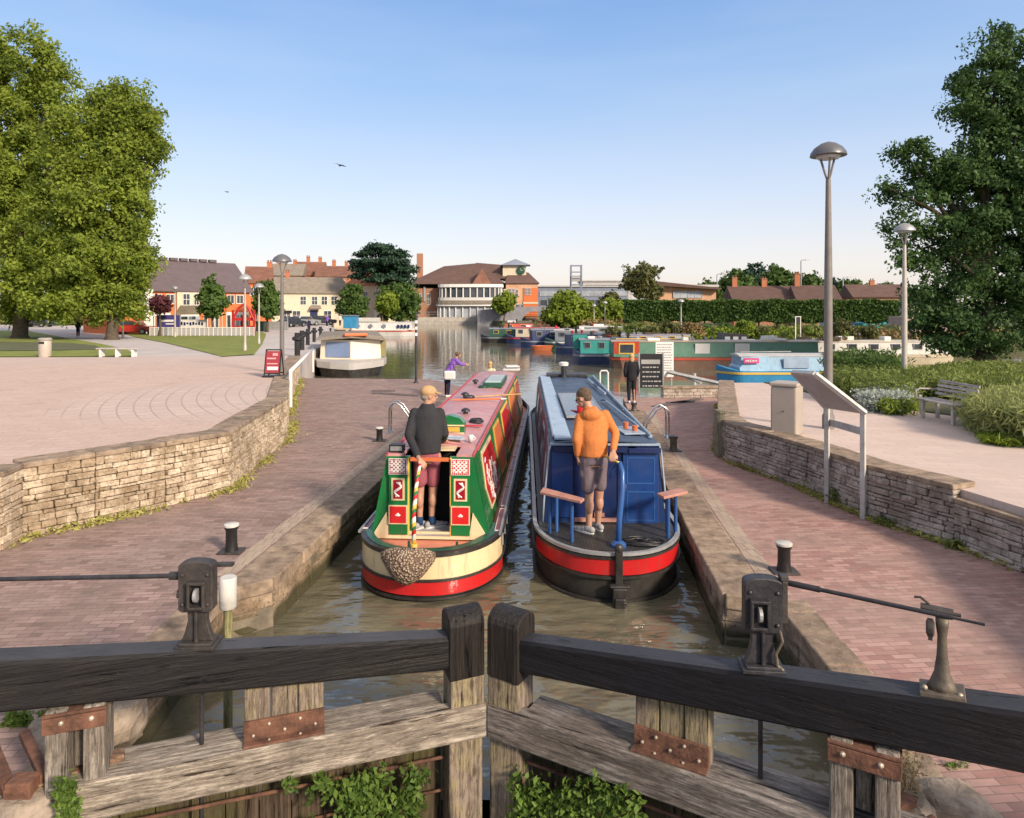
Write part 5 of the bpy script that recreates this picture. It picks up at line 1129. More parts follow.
mb = MB(); m_cap = cloth('tan_cap', (.46, .29, .15), .2); M = HM
mb.ball(hq(0, -.012, .065), (.098, .118, .088), 18, 10, M=M); pk = [hq(x, y, .055+z) for x, y, z in ((-.07, .07, .005), (-.05, .15, -.012), (0, .175, -.015), (.05, .15, -.012), (.07, .07, .005))]
mb.add([p for p in pk]+[p+Vector((0, 0, .012)) for p in pk], [(0, 1, 2, 3, 4), (9, 8, 7, 6, 5)]+[(i, (i+1) % 5, 5+(i+1) % 5, 5+i) for i in range(5)]); mb.build('cap', m_cap, pm, smooth=True, auto=60)
m_hair_g = mat('grey_hair', (.25, .22, .19), .8, .3, 30, bmp=.6, bsc=80); mb = MB(); mb.ball(hq(0, -.045, -.005), (.078, .07, .06), 14, 8, M=M); o = mb.build('hair', m_hair_g, pm, smooth=True)
m_eye = mat('eyes', (.05, .04, .03), .2, .1); mb = MB()
for s in (-1, 1): mb.ball(hq(s*.03, .088, .006), .009, 8, 6)
mb.build('eyes', m_eye, pm)
m_sneak = mat('grey_trainers', (.42, .40, .40), .7, .2, 20, bmp=.3); m_sole = mat('shoe_soles', (.72, .70, .66), .6, .1); m_sock = cloth('navy_socks', (.02, .05, .12), .2)
for p, yw in (((-.10, .0, 0), R(-30)), ((.07, .03, 0), R(-62))):
    mb = MB(); shoe(mb, p, yw, 1.05); o = mb.build('shoe', m_sneak, pm, smooth=True); remesh(o, .009, 2); mb = MB(); sole(mb, p, yw, 1.05); mb.build('sole', m_sole, o)
    mb = MB(); mb.tube((p[0], p[1]-.02, .05), (p[0], p[1]-.01, .16), .05, .048, n=14); mb.build('sock', m_sock, pm, smooth=True)
# --- man in orange
base = Vector(D(594, 532, 9.35)); base.z = WZ+.586
po = thing('person', 'person in an orange hoodie and grey shorts steering the blue boat', 'person', base)
bpy.context.view_layer.update()
hr = po.matrix_world.inverted()@(blue.matrix_world@Vector((.56, -.02, 1.65)))
J = {'LS': (-.20, .02, 1.56), 'RS': (.165, .06, 1.60), 'LE': (-.245, -.08, 1.27), 'LH': (-.22, .02, 1.02), 'RE': (.30, .05, 1.33), 'RH': tuple(hr+Vector((0, 0, .035)))}
mb = MB()
ell(mb, [(0, .0, .90, .15, .11), (0, 0, 1.05, .16, .12), (-.005, 0, 1.2, .155, .11), (-.015, .02, 1.4, .165, .11), (-.02, .04, 1.55, .15, .09), (-.04, .05, 1.65, .07, .06)])
chain(mb, [(-.09, 0, .98), (-.06, .02, .55), (-.07, -.01, .10)], [.10, .062, .042]); chain(mb, [(.09, 0, .98), (.08, .05, .55), (.07, .12, .10)], [.10, .062, .042])
mb.ball((-.065, -.025, .37), (.062, .066, .12)); mb.ball((.08, .06, .38), (.06, .064, .11))
RHh = Vector(J['RH']); RE = Vector(J['RE']); wr = RHh+(RE-RHh).normalized()*.06
chain(mb, [J['LS'], J['LE'], J['LH']], [.048, .038, .030]); chain(mb, [J['RS'], J['RE'], wr], [.048, .038, .030])
chain(mb, [(-.03, .04, 1.58), (-.09, .07, 1.75)], [.062, .058])
hq, HM = head(mb, (-.135, .10, 1.795), 1.05, R(58), R(-24))
hand(mb, wr, RHh-wr, (0, .2, -1), 1.1, 1.1, 1); hand(mb, J['LH'], (.1, .3, -1), (1, 0, 0), 1.08, .6, 1)
o = mb.build('body', skin_m, po); remesh(o, .009, 3)
m_hood = cloth('orange_hoodie', (.55, .185, .055), .8); mb = MB()
ell(mb, [(.0, 0, 1.03, .185, .145), (0, 0, 1.09, .19, .15), (-.005, 0, 1.25, .19, .15), (-.015, .02, 1.42, .20, .14), (-.02, .03, 1.55, .19, .12), (-.035, .04, 1.64, .12, .09), (-.05, .05, 1.70, .085, .08)])
mb.ball((-.04, -.06, 1.60), (.13, .07, .09)); chain(mb, [Vector(J['LS'])+Vector((.015, 0, -.02)), J['LE'], Vector(J['LE']).lerp(Vector(J['LH']), .85)], [.074, .060, .046]); chain(mb, [Vector(J['RS'])+Vector((-.01, 0, -.02)), J['RE'], RE.lerp(wr, .85)], [.074, .060, .045])
o = mb.build('hoodie', m_hood, po); remesh(o, .014, 3)
m_gs = cloth('grey_purple_shorts', (.155, .12, .135), .6); mb = MB()
ell(mb, [(0, 0, .93, .172, .14), (0, 0, 1.06, .17, .135)]); chain(mb, [(-.085, .0, .98), (-.085, .0, .80), (-.08, .0, .60)], [.11, .098, .090]); chain(mb, [(.085, .0, .98), (.085, .02, .80), (.09, .04, .62)], [.11, .095, .088]); mb.ball((-.17, 0, .80), (.03, .07, .08))
o = mb.build('shorts', m_gs, po); remesh(o, .014, 3)
m_hair_b = mat('brown_hair', (.10, .06, .035), .8, .4, 30, bmp=.8, bsc=90, col2=(.2, .13, .08)); mb = MB(); mb.ball(hq(0, -.03, .055), (.090, .112, .092), 18, 10, M=HM); mb.ball(hq(0, -.06, -.01), (.075, .06, .06), 14, 8, M=HM); o = mb.build('hair', m_hair_b, po, smooth=True); remesh(o, .012, 2)
mb = MB()
for s in (-1, 1): mb.ball(hq(s*.03, .088, .006), .009, 8, 6)
mb.path([hq(-.085, .0, .012), hq(-.06, .10, .012), hq(.06, .10, .012), hq(.085, .0, .012)], .004, 5); mb.build('sunglasses', m_eye, po)
for p, yw in (((-.085, -.02, 0), R(48)), ((.07, .11, 0), R(28))):
    mb = MB(); shoe(mb, p, yw, 1.05); o = mb.build('shoe', m_sneak, po, smooth=True); remesh(o, .009, 2); mb = MB(); sole(mb, p, yw, 1.05); mb.build('sole', m_sole, o)
# --- simpler standing figures farther off
def figure(px, py, z, hgt, label, top, bottom, hair, rz=0, long=True, arms=None, lean=0, bag=None, group=None, Y=None):
    p = G(px, py, z) if Y is None else Vector(((px-CX)*Y/F, Y, z)); t = thing('person', label, 'person', p, rz, group); k = hgt/1.75
    S_ = lambda v: tuple(Vector(v)*k); A = lambda x, y, z_: S_((x, y+lean*max(0, z_-.9), z_-abs(lean)*.22*max(0, z_-.9)))
    mb = MB(); chain(mb, [A(-.09, 0, .88), A(-.09, .03, .48), A(-.09, 0, .08)], [.085*k, .055*k, .036*k]); chain(mb, [A(.09, 0, .88), A(.09, .0, .48), A(.09, -.02, .08)], [.085*k, .055*k, .036*k])
    for s, sg in ((-1, A(-.19, 0, 1.42)), (1, A(.19, 0, 1.42))):
        el, hd = (A(s*.24, -.02, 1.14), A(s*.22, .06, .90)) if not arms else (A(s*.2, .25, 1.25), A(s*.12, .52, 1.22)); chain(mb, [sg, el, hd], [.05*k, .04*k, .03*k]); hand(mb, hd, Vector(hd)-Vector(el), (1, 0, 0), k, .5, s)
    ell(mb, [(*A(0, 0, .85), .14*k, .10*k), (*A(0, 0, 1.1), .13*k, .09*k), (*A(0, 0, 1.38), .16*k, .10*k), (*A(0, 0, 1.48), .06*k, .05*k), (*A(0, 0, 1.56), .05*k, .05*k)])
    hq, HM = head(mb, A(0, .02, 1.62), k, R(10)); o = mb.build('body', skin_m, t); remesh(o, .014*max(1, k), 2)
    mb = MB(); ell(mb, [(*A(0, 0, .86), .18*k, .14*k), (*A(0, 0, 1.1), .165*k, .125*k), (*A(0, 0, 1.36), .195*k, .13*k), (*A(0, 0, 1.46), .13*k, .09*k), (*A(0, 0, 1.5), .07*k, .06*k)])
    for s in (-1, 1):
        sh = A(s*.18, 0, 1.41); el, hd = (A(s*.24, -.02, 1.14), A(s*.22, .05, .95)) if not arms else (A(s*.2, .25, 1.25), A(s*.13, .48, 1.22)); chain(mb, [sh, el, hd], [.072*k, .06*k, .045*k])
    o = mb.build('top', top, t); remesh(o, .018, 2)
    mb = MB(); ell(mb, [(*A(0, 0, .80), .165*k, .13*k), (*A(0, 0, .96), .155*k, .12*k)])
    for s in (-1, 1): chain(mb, [A(s*.085, 0, .86), A(s*.09, .02, .48), A(s*.09, 0, .12)], [.10*k, .075*k, .055*k])
    o = mb.build('trousers', bottom, t); remesh(o, .018, 2)
    mb = MB(); mb.ball(hq(0, -.03, .05), (.092*k, .108*k, .095*k), 14, 9, M=HM)
    if long: mb.ball(hq(0, -.07, -.06), (.085*k, .055*k, .12*k), 14, 9, M=HM)
    mb.build('hair', hair, t, smooth=True)
    for s in (-1, 1):
        mb = MB(); shoe(mb, A(s*.09, 0, 0), 0, k); mb.build('shoe', m_sole if bag is None else m_dark, t, smooth=True)
    return t
m_blk = cloth('black_cloth', (.02, .02, .024), .4); m_blonde = mat('blonde_hair', (.55, .36, .15), .7, .3, 30, bmp=.5); m_prp = cloth('purple_cloth', (.22, .10, .42), .4); m_navy = cloth('navy_cloth', (.02, .02, .05), .4)
figure(631.5, 403, 0, 1.50*1.05, 'blonde person dressed in black, back turned, on the far right lockside', m_blk, m_blk, m_blonde)
t = figure(447, 397, 0, 1.62, 'person in a purple top leaning forward beside the far end of the pink roof', m_prp, m_navy, m_hair_b, R(-60), False, True, .62)
p = Vector(t.location); tb = thing('shoulder_bag', 'cream bag at the hip of the person in purple', 'bag', (p.x+.12, p.y-.28, .62)); mb = MB(); mb.box((0, 0, .15), (.38, .14, .30)); mb.build('pouch', m_whitep, tb, bevel=.05); mb = MB(); mb.path([(-.15, 0, .28), (-.1, .08, .5), (.1, .1, .52), (.16, 0, .28)], .015, 6); mb.build('strap', m_dark, tb)
# person at the bow of the red boat: only head and shoulders show over the roof
bpy.context.view_layer.update(); p = onroof(red, 12.75, .25, .62)
t = figure(0, 0, p.z, 1.32, 'blond person in a cream top at the bow, just showing over the pink roof', cloth('cream_cloth', (.72, .62, .42), .4), m_navy, m_blonde, R(-30), True, Y=p.y); t.location = p
# lock-side post by the far left quay corner
p = G(416, 383); mb = MB(); mb.tube((0, 0, 0), (0, 0, D(416, 312, p.y).z), .05, .035, n=10); o = mb.build('mooring_pole', m_iron_d, loc=p); tag(o, 'tall thin dark pole at far corner of the left lockside', 'pole')
mb = MB(); mb.lathe([(.1, 0), (.09, .06), (.05, .08)], n=12); mb.build('pole_foot', m_iron_d, o)
for z in (1.9, 2.15, 2.4): mb = MB(); mb.tube((0, 0, z), (0, 0, z+.12), .056, n=10); mb.build('white_ring', m_white, o)
# ================================================================== BUILDINGS
m_orange = mat('orange_render', (.60, .155, .045), .8, .08, 1, bmp=.05, rnd=.05); m_creamr = mat('cream_render', (.60, .51, .375), .8, .08, 1, bmp=.05, rnd=.05)
m_slate = mat('purple_slate', (.115, .088, .095), .8, .12, 1.5, bmp=.2, rnd=.05); m_graytile = mat('grey_tile', (.25, .21, .165), .85, .2, 1.5, bmp=.2); m_brick = bricks('red_brick', (.42, .14, .07), (.50, .19, .10), (.34, .2, .13), .6, .2, 0, .02)
m_redtile = mat('red_tile', (.22, .10, .065), .85, .25, 1, bmp=.2); m_browntile = mat('brown_tile', (.125, .07, .055), .85, .2, .8, bmp=.2); m_winwhite = mat('window_white', (.75, .73, .68), .5, .05); m_pane = mat('window_pane', (.05, .06, .075), .12, .4, .8, bmp=0, spec=.7)
m_litpane = mat('pale_window_pane', (.35, .38, .42), .15, .3, .6, bmp=0, spec=.7); m_bluegrey = mat('blue_grey_cladding', (.22, .25, .32), .5, .15, .3, bmp=0); m_palegrey = mat('pale_grey_cladding', (.42, .40, .38), .6, .15, .4, bmp=0); m_hall = mat('pale_orange_brick', (.60, .34, .20), .8, .12, .6, bmp=.05)
def window(par, x, z, w, h, y=-.02, bars=1, frame=None, pane=None):
    mb = MB(); t = .07
    mb.box((x, y, z+h/2), (w, .08, t)); mb.box((x, y, z-h/2), (w, .08, t)); mb.box((x-w/2+t/2, y, z), (t, .08, h-t)); mb.box((x+w/2-t/2, y, z), (t, .08, h-t))
    for k in range(bars): mb.box((x-w/2+w*(k+1)/(bars+1), y, z), (.05, .06, h-t))
    if h > 1: mb.box((x, y, z), (w-2*t, .05, .05))
    f = mb.build('window', frame or m_winwhite, par); mb = MB(); mb.box((x, y-.002, z), (w-.02, .036, h-.02)); mb.build('pane', pane or m_pane, f); return f
def gable_house(name, label, cat, p0, p1, depth, eave, ridge, mw, mr, wins=(), doors=(), group='', chim=(), z0=.3, hip=0, over=.3, zr=None):
    """p0,p1: front corners (x,y) left and right. local x along the front, y away"""
    a = Vector((p0[0], p0[1], z0)); d = Vector((p1[0]-p0[0], p1[1]-p0[1], 0)); L = d.length; rz = math.atan2(d.y, d.x)
    t = thing(name, label, cat, a, rz, group or None)
    mb = MB(); mb.box((L/2, depth/2, eave/2-.5), (L, depth, eave+1)); 
    if not hip: mb.add([(.0, .01, eave), (0, depth-.01, eave), (0, depth/2, ridge-.08), (.02, .01, eave), (.02, depth-.01, eave), (.02, depth/2, ridge-.08)], [(0, 1, 2), (3, 5, 4)]); mb.add([(L, .01, eave), (L, depth-.01, eave), (L, depth/2, ridge-.08), (L-.02, .01, eave), (L-.02, depth-.01, eave), (L-.02, depth/2, ridge-.08)], [(0, 1, 2), (3, 5, 4)])
    mb.build('wall', mw, t)
    o = over; mb = MB(); h = hip
    q = [(-o, -o, eave-.05), (L+o, -o, eave-.05), (L+o, depth+o, eave-.05), (-o, depth+o, eave-.05), (h-o*(h == 0), depth/2, ridge), (L-h+o*(h == 0), depth/2, ridge)]
    mb.add(q+[(p[0], p[1], p[2]+.14) for p in q], [(6, 7, 11, 10), (8, 9, 10, 11), (6, 10, 9), (7, 8, 11), (0, 3, 2, 1), (0, 1, 7, 6), (1, 2, 8, 7), (2, 3, 9, 8), (3, 0, 6, 9)])
    r = mb.build('roof', mr, t)
    for cx, cz in chim:
        mb = MB(); mb.box((cx, depth/2, ridge+cz/2-.3), (.7, .55, cz+.6)); mb.box((cx, depth/2, ridge+cz-.05), (.82, .66, .12)); c = mb.build('chimney', m_brick, r)
        for k in (-.18, .18): mb = MB(); mb.tube((cx+k, depth/2, ridge+cz), (cx+k, depth/2, ridge+cz+.3), .1, n=8); mb.build('chimney_pot', m_redtile, c)
    for x, z, w, h in wins: window(t, x*L, z, w, h)
    for x, w, h in doors: mb = MB(); mb.box((x*L, -.02, h/2), (w, .06, h)); mb.build('door', m_blued, t)
    return t, L
X = lambda px, y: (px-CX)*y/F
# long orange building
t, L = gable_house('long_house', 'long orange rendered building with purple slate roof and cream middle section', 'building', (X(112, 68), 68), (X(250, 79), 79), 8, 4.35, 7.7, m_orange, m_slate, [(x, 3.55, .85, .95) for x in (.30, .385, .47, .76, .84, .915, .1, .2)], hip=0)
def faceX(px, t, L):   # fraction along a front seen at a pixel
    a = t.location; d = Vector((math.cos(t.rotation_euler.z), math.sin(t.rotation_euler.z))); k = (px-CX)/F; return (k*a.y-a.x)/(d.x-k*d.y)
s0, s1 = faceX(176, t, L), faceX(198, t, L)
mb = MB(); mb.box(((s0+s1)/2, -.12, 2.1), (s1-s0, .3, 4.3)); mb.build('cream_bay', m_creamr, t)
window(t, faceX(185, t, L), 3.5, .8, 1.2, -.32); window(t, faceX(195, t, L), 3.5, .6, 1.2, -.32)
mb = MB(); mb.extr([(s0-.2, 0), (s1+.2, 0), (s1-.1, 1.0), (s0+.1, 1.0)], (0, -.3, 2.0), (1, 0, 0), (0, -.5, .9), .1); mb.build('awning_roof', m_graytile, t)
mb = MB(); mb.box(((s0+s1)/2, -.34, 1.1), (s1-s0-.3, .12, 1.5)); sf = mb.build('shop_front', m_winwhite, t)
for k in range(4): mb = MB(); mb.box((s0+.5+(s1-s0-.6)*(k+.4)/4, -.42, 1.1), (.65, .04, 1.2)); mb.build('pane', m_litpane if k % 2 else m_pane, sf)
for a_, b_, c_ in ((150, 170, m_winwhite), (203, 222, m_creamr), (226, 248, m_winwhite)):
    u0, u1 = faceX(a_, t, L), faceX(b_, t, L); mb = MB(); mb.box(((u0+u1)/2, -.05, 1.05), (u1-u0, .14, 2.1)); sf = mb.build('shop_front', c_, t); n = 5
    for k in range(n): mb = MB(); mb.box((u0+(u1-u0)*(k+.5)/n, -.14, .98), ((u1-u0)/n*.7, .04, 1.6)); mb.build('pane', (m_pane, m_brick, m_litpane)[k % 3], sf)
mb = MB(); mb.box((faceX(147, t, L), -.2, 2.2), (.9, .4, 4.6)); mb.build('corner_pier', m_winwhite, t)
for k in range(6): mb = MB(); mb.box((L*.45+k*1.1, 4, 7.98), (.8, .5, .3)); mb.build('roof_vent', m_slate, t)
# cream inn
t, L = gable_house('cream_inn', 'long cream rendered two storey house with grey tiled roof at the end of the quay', 'building', (X(268, 112), 112), (X(350, 116), 116), 8, 4.9, 7.6, m_creamr, m_graytile, [(x, 3.7, 1.0, 1.4) for x in (.42, .56, .68, .80, .93)]+[(x, 1.3, 1.3, 1.4) for x in (.22, .34, .72, .9)], [(.55, 1.2, 2.1)], chim=((3, 1.0),), hip=1)
mb = MB(); mb.extr([(L*.5, 0), (L*.64, 0), (L*.63, .9), (L*.51, .9)], (0, -1.0, 2.3), (1, 0, 0), (0, .8, .6), .1); mb.build('porch_roof', m_graytile, t)
t, L = gable_house('cream_house', 'tall cream house with red tiled hipped roof and brick chimneys beside the cedar', 'building', (X(346, 118), 118), (X(374, 116), 116), 9, 6.3, 9.5, m_creamr, mat('bright_red_tile', (.40, .14, .07), .85, .25, 1, bmp=.2), [(.3, 4.5, .9, 1.4), (.7, 4.5, .9, 1.4), (.3, 1.5, 1, 1.4)], chim=((1.2, 1.2),), hip=2)
for nm, lb, x0, x1, y, e, r_, mw, mr, ch in (('brick_house', 'orange brick gabled house just right of the long orange building', 246, 268, 96, 6.0, 8.4, m_orange, m_redtile, ((3, .8),)),
    ('brick_house', 'dark roofed house with orange brick upper floor behind the cream inn', 268, 300, 135, 8.8, 11.2, m_brick, m_graytile, ((1.5, 1.0), (4.5, .8))),
    ('brick_house', 'brick house with red roof and two chimneys behind the cream inn', 296, 322, 140, 9.0, 11.9, m_orange, m_redtile, ((2, 1.2), (4.4, 1.0))),
    ('brick_house', 'low hipped dark red roofed house behind the cream inn', 316, 352, 136, 8.6, 10.8, m_brick, m_redtile, ((3, 1.2), (5.5, 1.0)))):
    gable_house(nm, lb, 'house', (X(x0, y), y), (X(x1, y), y+1), 8, e, r_, mw, mr, [(.3, e-1.2, .9, 1.1), (.7, e-1.2, .9, 1.1)], chim=ch, group='brick houses behind the cream inn')
# theatre
Y = 142; x0, x1 = X(409, Y), X(538, Y); W_ = x1-x0; s = Y/F; zz = lambda py: CZ-(py-HY)*s-.3
t = thing('brick_theatre', 'big brick theatre with brown roofs, white glazed balcony and a clock tower across the basin', 'theatre', (x0, Y, .3)); q = lambda px: X(px, Y)-x0
mb = MB(); mb.box((q(450), 9, zz(288)/2), (q(500)-q(409)+3, 16, zz(288))); mb.build('wall', m_brick, t)
mb = MB(); a, b = q(409), q(506); e, r_ = zz(287), zz(262)
mb.add([(a-.5, -.3, zz(284)), (b, -.3, zz(284)), (b, 17, e), (a-.5, 17, e), (q(440), 8, zz(264)), (q(478), 8, zz(260.5))], [(0, 1, 5, 4), (1, 2, 5), (2, 3, 4, 5), (3, 0, 4), (0, 3, 2, 1)]); mb.build('roof', m_browntile, t)
mb = MB(); mb.add([(q(470), 3, zz(278)), (q(520), 3, zz(278)), (q(520), 14, zz(278)), (q(470), 14, zz(278)), (q(474), 9, zz(260)), (q(512), 9, zz(263))], [(0, 1, 5, 4), (1, 2, 5), (2, 3, 4, 5), (3, 0, 4), (0, 3, 2, 1)]); mb.build('roof', m_browntile, t)
mb = MB(); mb.add([(q(472), -1.2, zz(285)), (q(492), -1.2, zz(285)), (q(482), -1.0, zz(269)), (q(472), 7, zz(285)), (q(492), 7, zz(285)), (q(482), 7, zz(269))], [(0, 1, 2), (3, 5, 4), (0, 2, 5, 3), (1, 4, 5, 2)]); mb.build('gable_roof', m_redtile, t)
mb = MB(); mb.box((q(482), -1.0, zz(287)), (q(492)-q(472), .5, .8)); mb.build('gable_band', m_creamr, t)
# curved glazed balcony: two storeys
def bow(px0, px1, py0, py1, dep, m, nm, n=14, th=.25):
    mb = MB(); xa, xb = q(px0), q(px1); xc, hw_ = (xa+xb)/2, (xb-xa)/2; out = [(xc-hw_*math.cos(PI*i/n), -dep*math.sin(PI*i/n)**.6-.1) for i in range(n+1)]
    poly = out+[(xb, .3), (xa, .3)]; mb.prism(poly, zz(py1), zz(py0)); return mb.build(nm, m, t), out
bow(438, 504, 284.5, 287.5, 3.0, m_winwhite, 'balcony_roof'); g_, out = bow(440, 502, 287.6, 297.5, 2.5, m_pane, 'balcony_glass'); bow(438, 504, 297.6, 300.5, 3.0, m_winwhite, 'balcony_rail'); bow(436, 506, 300.6, 304, 3.2, m_graytile, 'balcony_floor')
mb = MB()
for x, y in out: mb.box((x, y-.15, zz(292.5)), (.22, .2, zz(287.6)-zz(297.5)))
mb.build('mullion', m_winwhite, g_)
bow(436, 506, 304.1, 306, 3.0, m_winwhite, 'lower_fascia'); g2, out = bow(438, 504, 306.1, 321, 2.2, m_litpane, 'lower_glass')
mb = MB()
for x, y in out: mb.box((x, y-.2, zz(313)), (.25, .2, zz(306.1)-zz(321)))
mb.build('mullion', m_winwhite, g2)
# right block
mb = MB(); xa, xb = q(506), q(537.5); h = zz(283.5)
mb.box(((xa+xb)/2, 5, h/2), (xb-xa, 12, h)); rb_ = mb.build('right_wing', m_hall, t)
mb = MB(); mb.box(((q(523)+xb)/2+.05, -1.06, zz(302)), (xb-q(523), .2, zz(288)-zz(316))); mb.build('orange_bay', m_orange, t)
mb = MB(); mb.box(((q(523)+xb)/2+.05, -1.2, zz(303)), (xb-q(523)+.1, .1, .35)); mb.build('brick_band', m_creamr, t)
mb = MB(); mb.add([(xa-.3, -1.4, h), (xb+.4, -1.4, h), (xb+.4, 11.2, h), (xa-.3, 11.2, h), (q(508), 6, zz(271)), (q(529), 6, zz(271))], [(0, 1, 5, 4), (1, 2, 5), (2, 3, 4, 5), (3, 0, 4), (0, 3, 2, 1)]); mb.build('wing_roof', m_browntile, t)
for px, py, w, h_ in ((510, 292, .5, 1.4), (513.5, 292, .5, 1.4), (517, 293.5, .6, 1.6), (526, 291.5, .5, 1.4), (529.5, 291.5, .5, 1.4), (518, 310, 1, 2.4), (522, 310, 1, 2.4)): window(t, q(px), zz(py), w, h_, -1.25 if px > 523 else -1.08)
mb = MB(); mb.box((q(514.5), 6, (zz(264)+zz(280))/2), (q(527)-q(503), 3.8, zz(264)-zz(280))); tw = mb.build('tower', m_creamr, t)
mb = MB(); mb.add([(q(500), 3.2, zz(264)), (q(531), 3.2, zz(264)), (q(531), 9, zz(264)), (q(500), 9, zz(264)), (q(515.5), 6, zz(256.8))], [(0, 1, 4), (1, 2, 4), (2, 3, 4), (3, 0, 4), (0, 3, 2, 1)]); mb.build('tower_roof', m_bluegrey, tw)
mb = MB(); mb.lathe([(.9, 0), (.9, .15), (.6, .2)], n=18, M=Euler((R(90), 0, 0)).to_matrix()); ck = mb.build('clock_face', m_dgreen, tw, loc=(q(521), 4.0, zz(269.5))); mb = MB(); mb.box((0, -.24, .2), (.08, .04, .5)); mb.box((.18, -.24, 0), (.4, .04, .08)); mb.build('clock_hand', m_creamr, ck)
mb = MB(); mb.box((q(416), 6, zz(266)), (1.2, 1.2, 6)); mb.build('chimney', m_brick, t)
for px in (413, 419, 428): window(t, q(px), zz(299), .7, 2.2, .95-.0)
mb = MB(); mb.box((q(424), .88, zz(294)), (.4, .2, 3)); mb.build('downpipe', m_galv, t)
# quay wall, railings in front of the theatre
mb = MB(); mb.box((X(435, 136.7), 136.8, .45), (36, .5, .9)); mb.box((X(440, 136.7), 136.8, -.6), (36, .4, 1.4)); o = mb.build('quay_wall', m_concrete); tag(o, 'pale quay wall along the water in front of the theatre', 'wall')
t = thing('railing', 'long grey railing on the quay wall before the theatre', 'railing', (X(388, 136), 136.4, .9)); L = 30
mb = MB(); mb.box((L/2, 0, 1.0), (L, .06, .06)); mb.box((L/2, 0, .5), (L, .04, .04)); mb.build('rail', m_galv, t)
for k in range(16): mb = MB(); mb.box((k*2, 0, .5), (.06, .06, 1)); mb.build('post', m_galv, t)
# grey offices and the metal tower
def slab_block(name, label, px0, px1, Y, py0, bands, m, cat='building', dep=14, z0=.3):
    t = thing(name, label, cat, (X(px0, Y), Y, z0)); s = Y/F; w = (px1-px0)*s; zt = CZ-(py0-HY)*s-z0
    mb = MB(); mb.box((w/2, dep/2, zt/2-.5), (w, dep, zt+1)); mb.build('wall', m, t); mb = MB(); mb.box((w/2, dep/2, zt+.2), (w+.8, dep+.8, .4)); mb.build('flat_roof', m_palegrey, t)
    for a, b, mm, fr in bands:
        za, zb = CZ-(a-HY)*s-z0, CZ-(b-HY)*s-z0; mb = MB(); mb.box((w/2, -.06, (za+zb)/2), (w*fr, .16, za-zb)); bd = mb.build('window_band', mm, t); mb = MB(); k = int(w/2.2)
        for i in range(k+1): mb.box((w/2-w*fr/2+w*fr*i/k, -.16, (za+zb)/2), (.12, .06, za-zb))
        mb.build('mullion', m_palegrey, bd)
    return t, w, zt
slab_block('office_block', 'blue-grey flat roofed office block left of the lime tree', 538, 628, 190, 287, ((291, 296, m_litpane, .96), (300, 305, m_pane, .96)), m_bluegrey)
slab_block('office_block', 'pale grey upper office block behind the blue-grey one', 583, 632, 215, 281.5, ((285, 288, m_pane, .9),), m_palegrey)
Y = 175; s = Y/F; t = thing('metal_tower', 'open metal frame tower rising over the offices', 'tower', (X(576, Y), Y, .3)); zt = CZ-(265-HY)*s-.3; mb = MB()
for x in (-1.3, 1.3):
    for y in (-1.3, 1.3): mb.box((x, y, zt/2), (.25, .25, zt))
for k in range(5): mb.box((0, -1.3, zt-.2-k*1.6), (2.8, .18, .2)); mb.box((0, 1.3, zt-.2-k*1.6), (2.8, .18, .2))
mb.build('frame', m_bluegrey, t); mb = MB(); mb.box((0, 0, zt-3.4), (2.4, 2.4, 1.4)); mb.build('tank', m_palegrey, t)
# hall and brick cottages on the right
t, w, zt = slab_block('flat_hall', 'pale orange brick hall with dark overhanging roof above the hedge', 659, 716, 120, 287, ((291, 298, m_litpane, .5),), m_hall, dep=10)
mb = MB(); mb.add([(-2, -1.5, zt+.3), (w+.5, -1.5, zt-.5), (w+.5, 11, zt-.5), (-2, 11, zt+.3), (-2, -1.5, zt+1.1), (w+.5, -1.5, zt-.2), (w+.5, 11, zt-.2), (-2, 11, zt+1.1)], [(0, 3, 2, 1), (4, 5, 6, 7), (0, 1, 5, 4), (1, 2, 6, 5), (2, 3, 7, 6), (3, 0, 4, 7)]); mb.build('eaves', m_browntile, t)
for x0, x1, y, e, r_, lb, ch in ((734, 800, 98, 3.6, 5.6, 'brown-roofed cottage with brick chimneys above the hedge', ((.8, 1.4), (5.0, 1.2))), (798, 836, 95, 3.6, 5.6, 'brick gabled cottage behind the tall lamp post', ((.6, 1.8),)), (854, 905, 110, 4.2, 6.2, 'pale brown roofed house between the lamp posts', ((4, .8),))):
    gable_house('cottage', lb, 'cottage', (X(x0, y), y), (X(x1, y), y-1), 7, e, r_, m_brick, m_browntile, [(.3, 2.6, .9, 1)], chim=ch, group='cottages behind the hedge')
# stone monument / blue van / kiosk on the right far bank
Y = 62; t = thing('stone_plinth', 'stepped pinkish stone plinth behind the right lamp post', 'monument', (X(915, Y), Y, .3)); s = Y/F; m_pl = mat('plinth_stone', (.42, .32, .27), .9, .2, 1.5)
for k, (w, h, z) in enumerate(((5.2, .5, .25), (4.4, .5, .75), (3.6, .9, 1.4), (2.2, 1.0, 2.3))): mb = MB(); mb.box((0, 0, z), (w, w*.6, h)); mb.build('step' if k < 2 else 'block', m_pl, t, bevel=.04)
t = thing('van', 'blue and turquoise van parked under the clipped hedge', 'van', (X(880, 75), 75, .3), PI)
prof = [(-2.4, .35), (2.3, .35), (2.4, 1.0), (1.9, 1.25), (1.3, 2.1), (-2.4, 2.1)]
mb = MB(); mb.extr(prof, (0, -.9, 0), (1, 0, 0), (0, 0, 1), -1.8); mb.build('body', mat('van_turquoise', (.03, .32, .42), .3, .1), t, bevel=.08)
mb = MB(); mb.box((1.35, 0, 1.6), (.5, 1.84, .5)); mb.box((-.8, 0, 1.6), (1.6, 1.84, .45)); mb.build('window', m_pane, t)
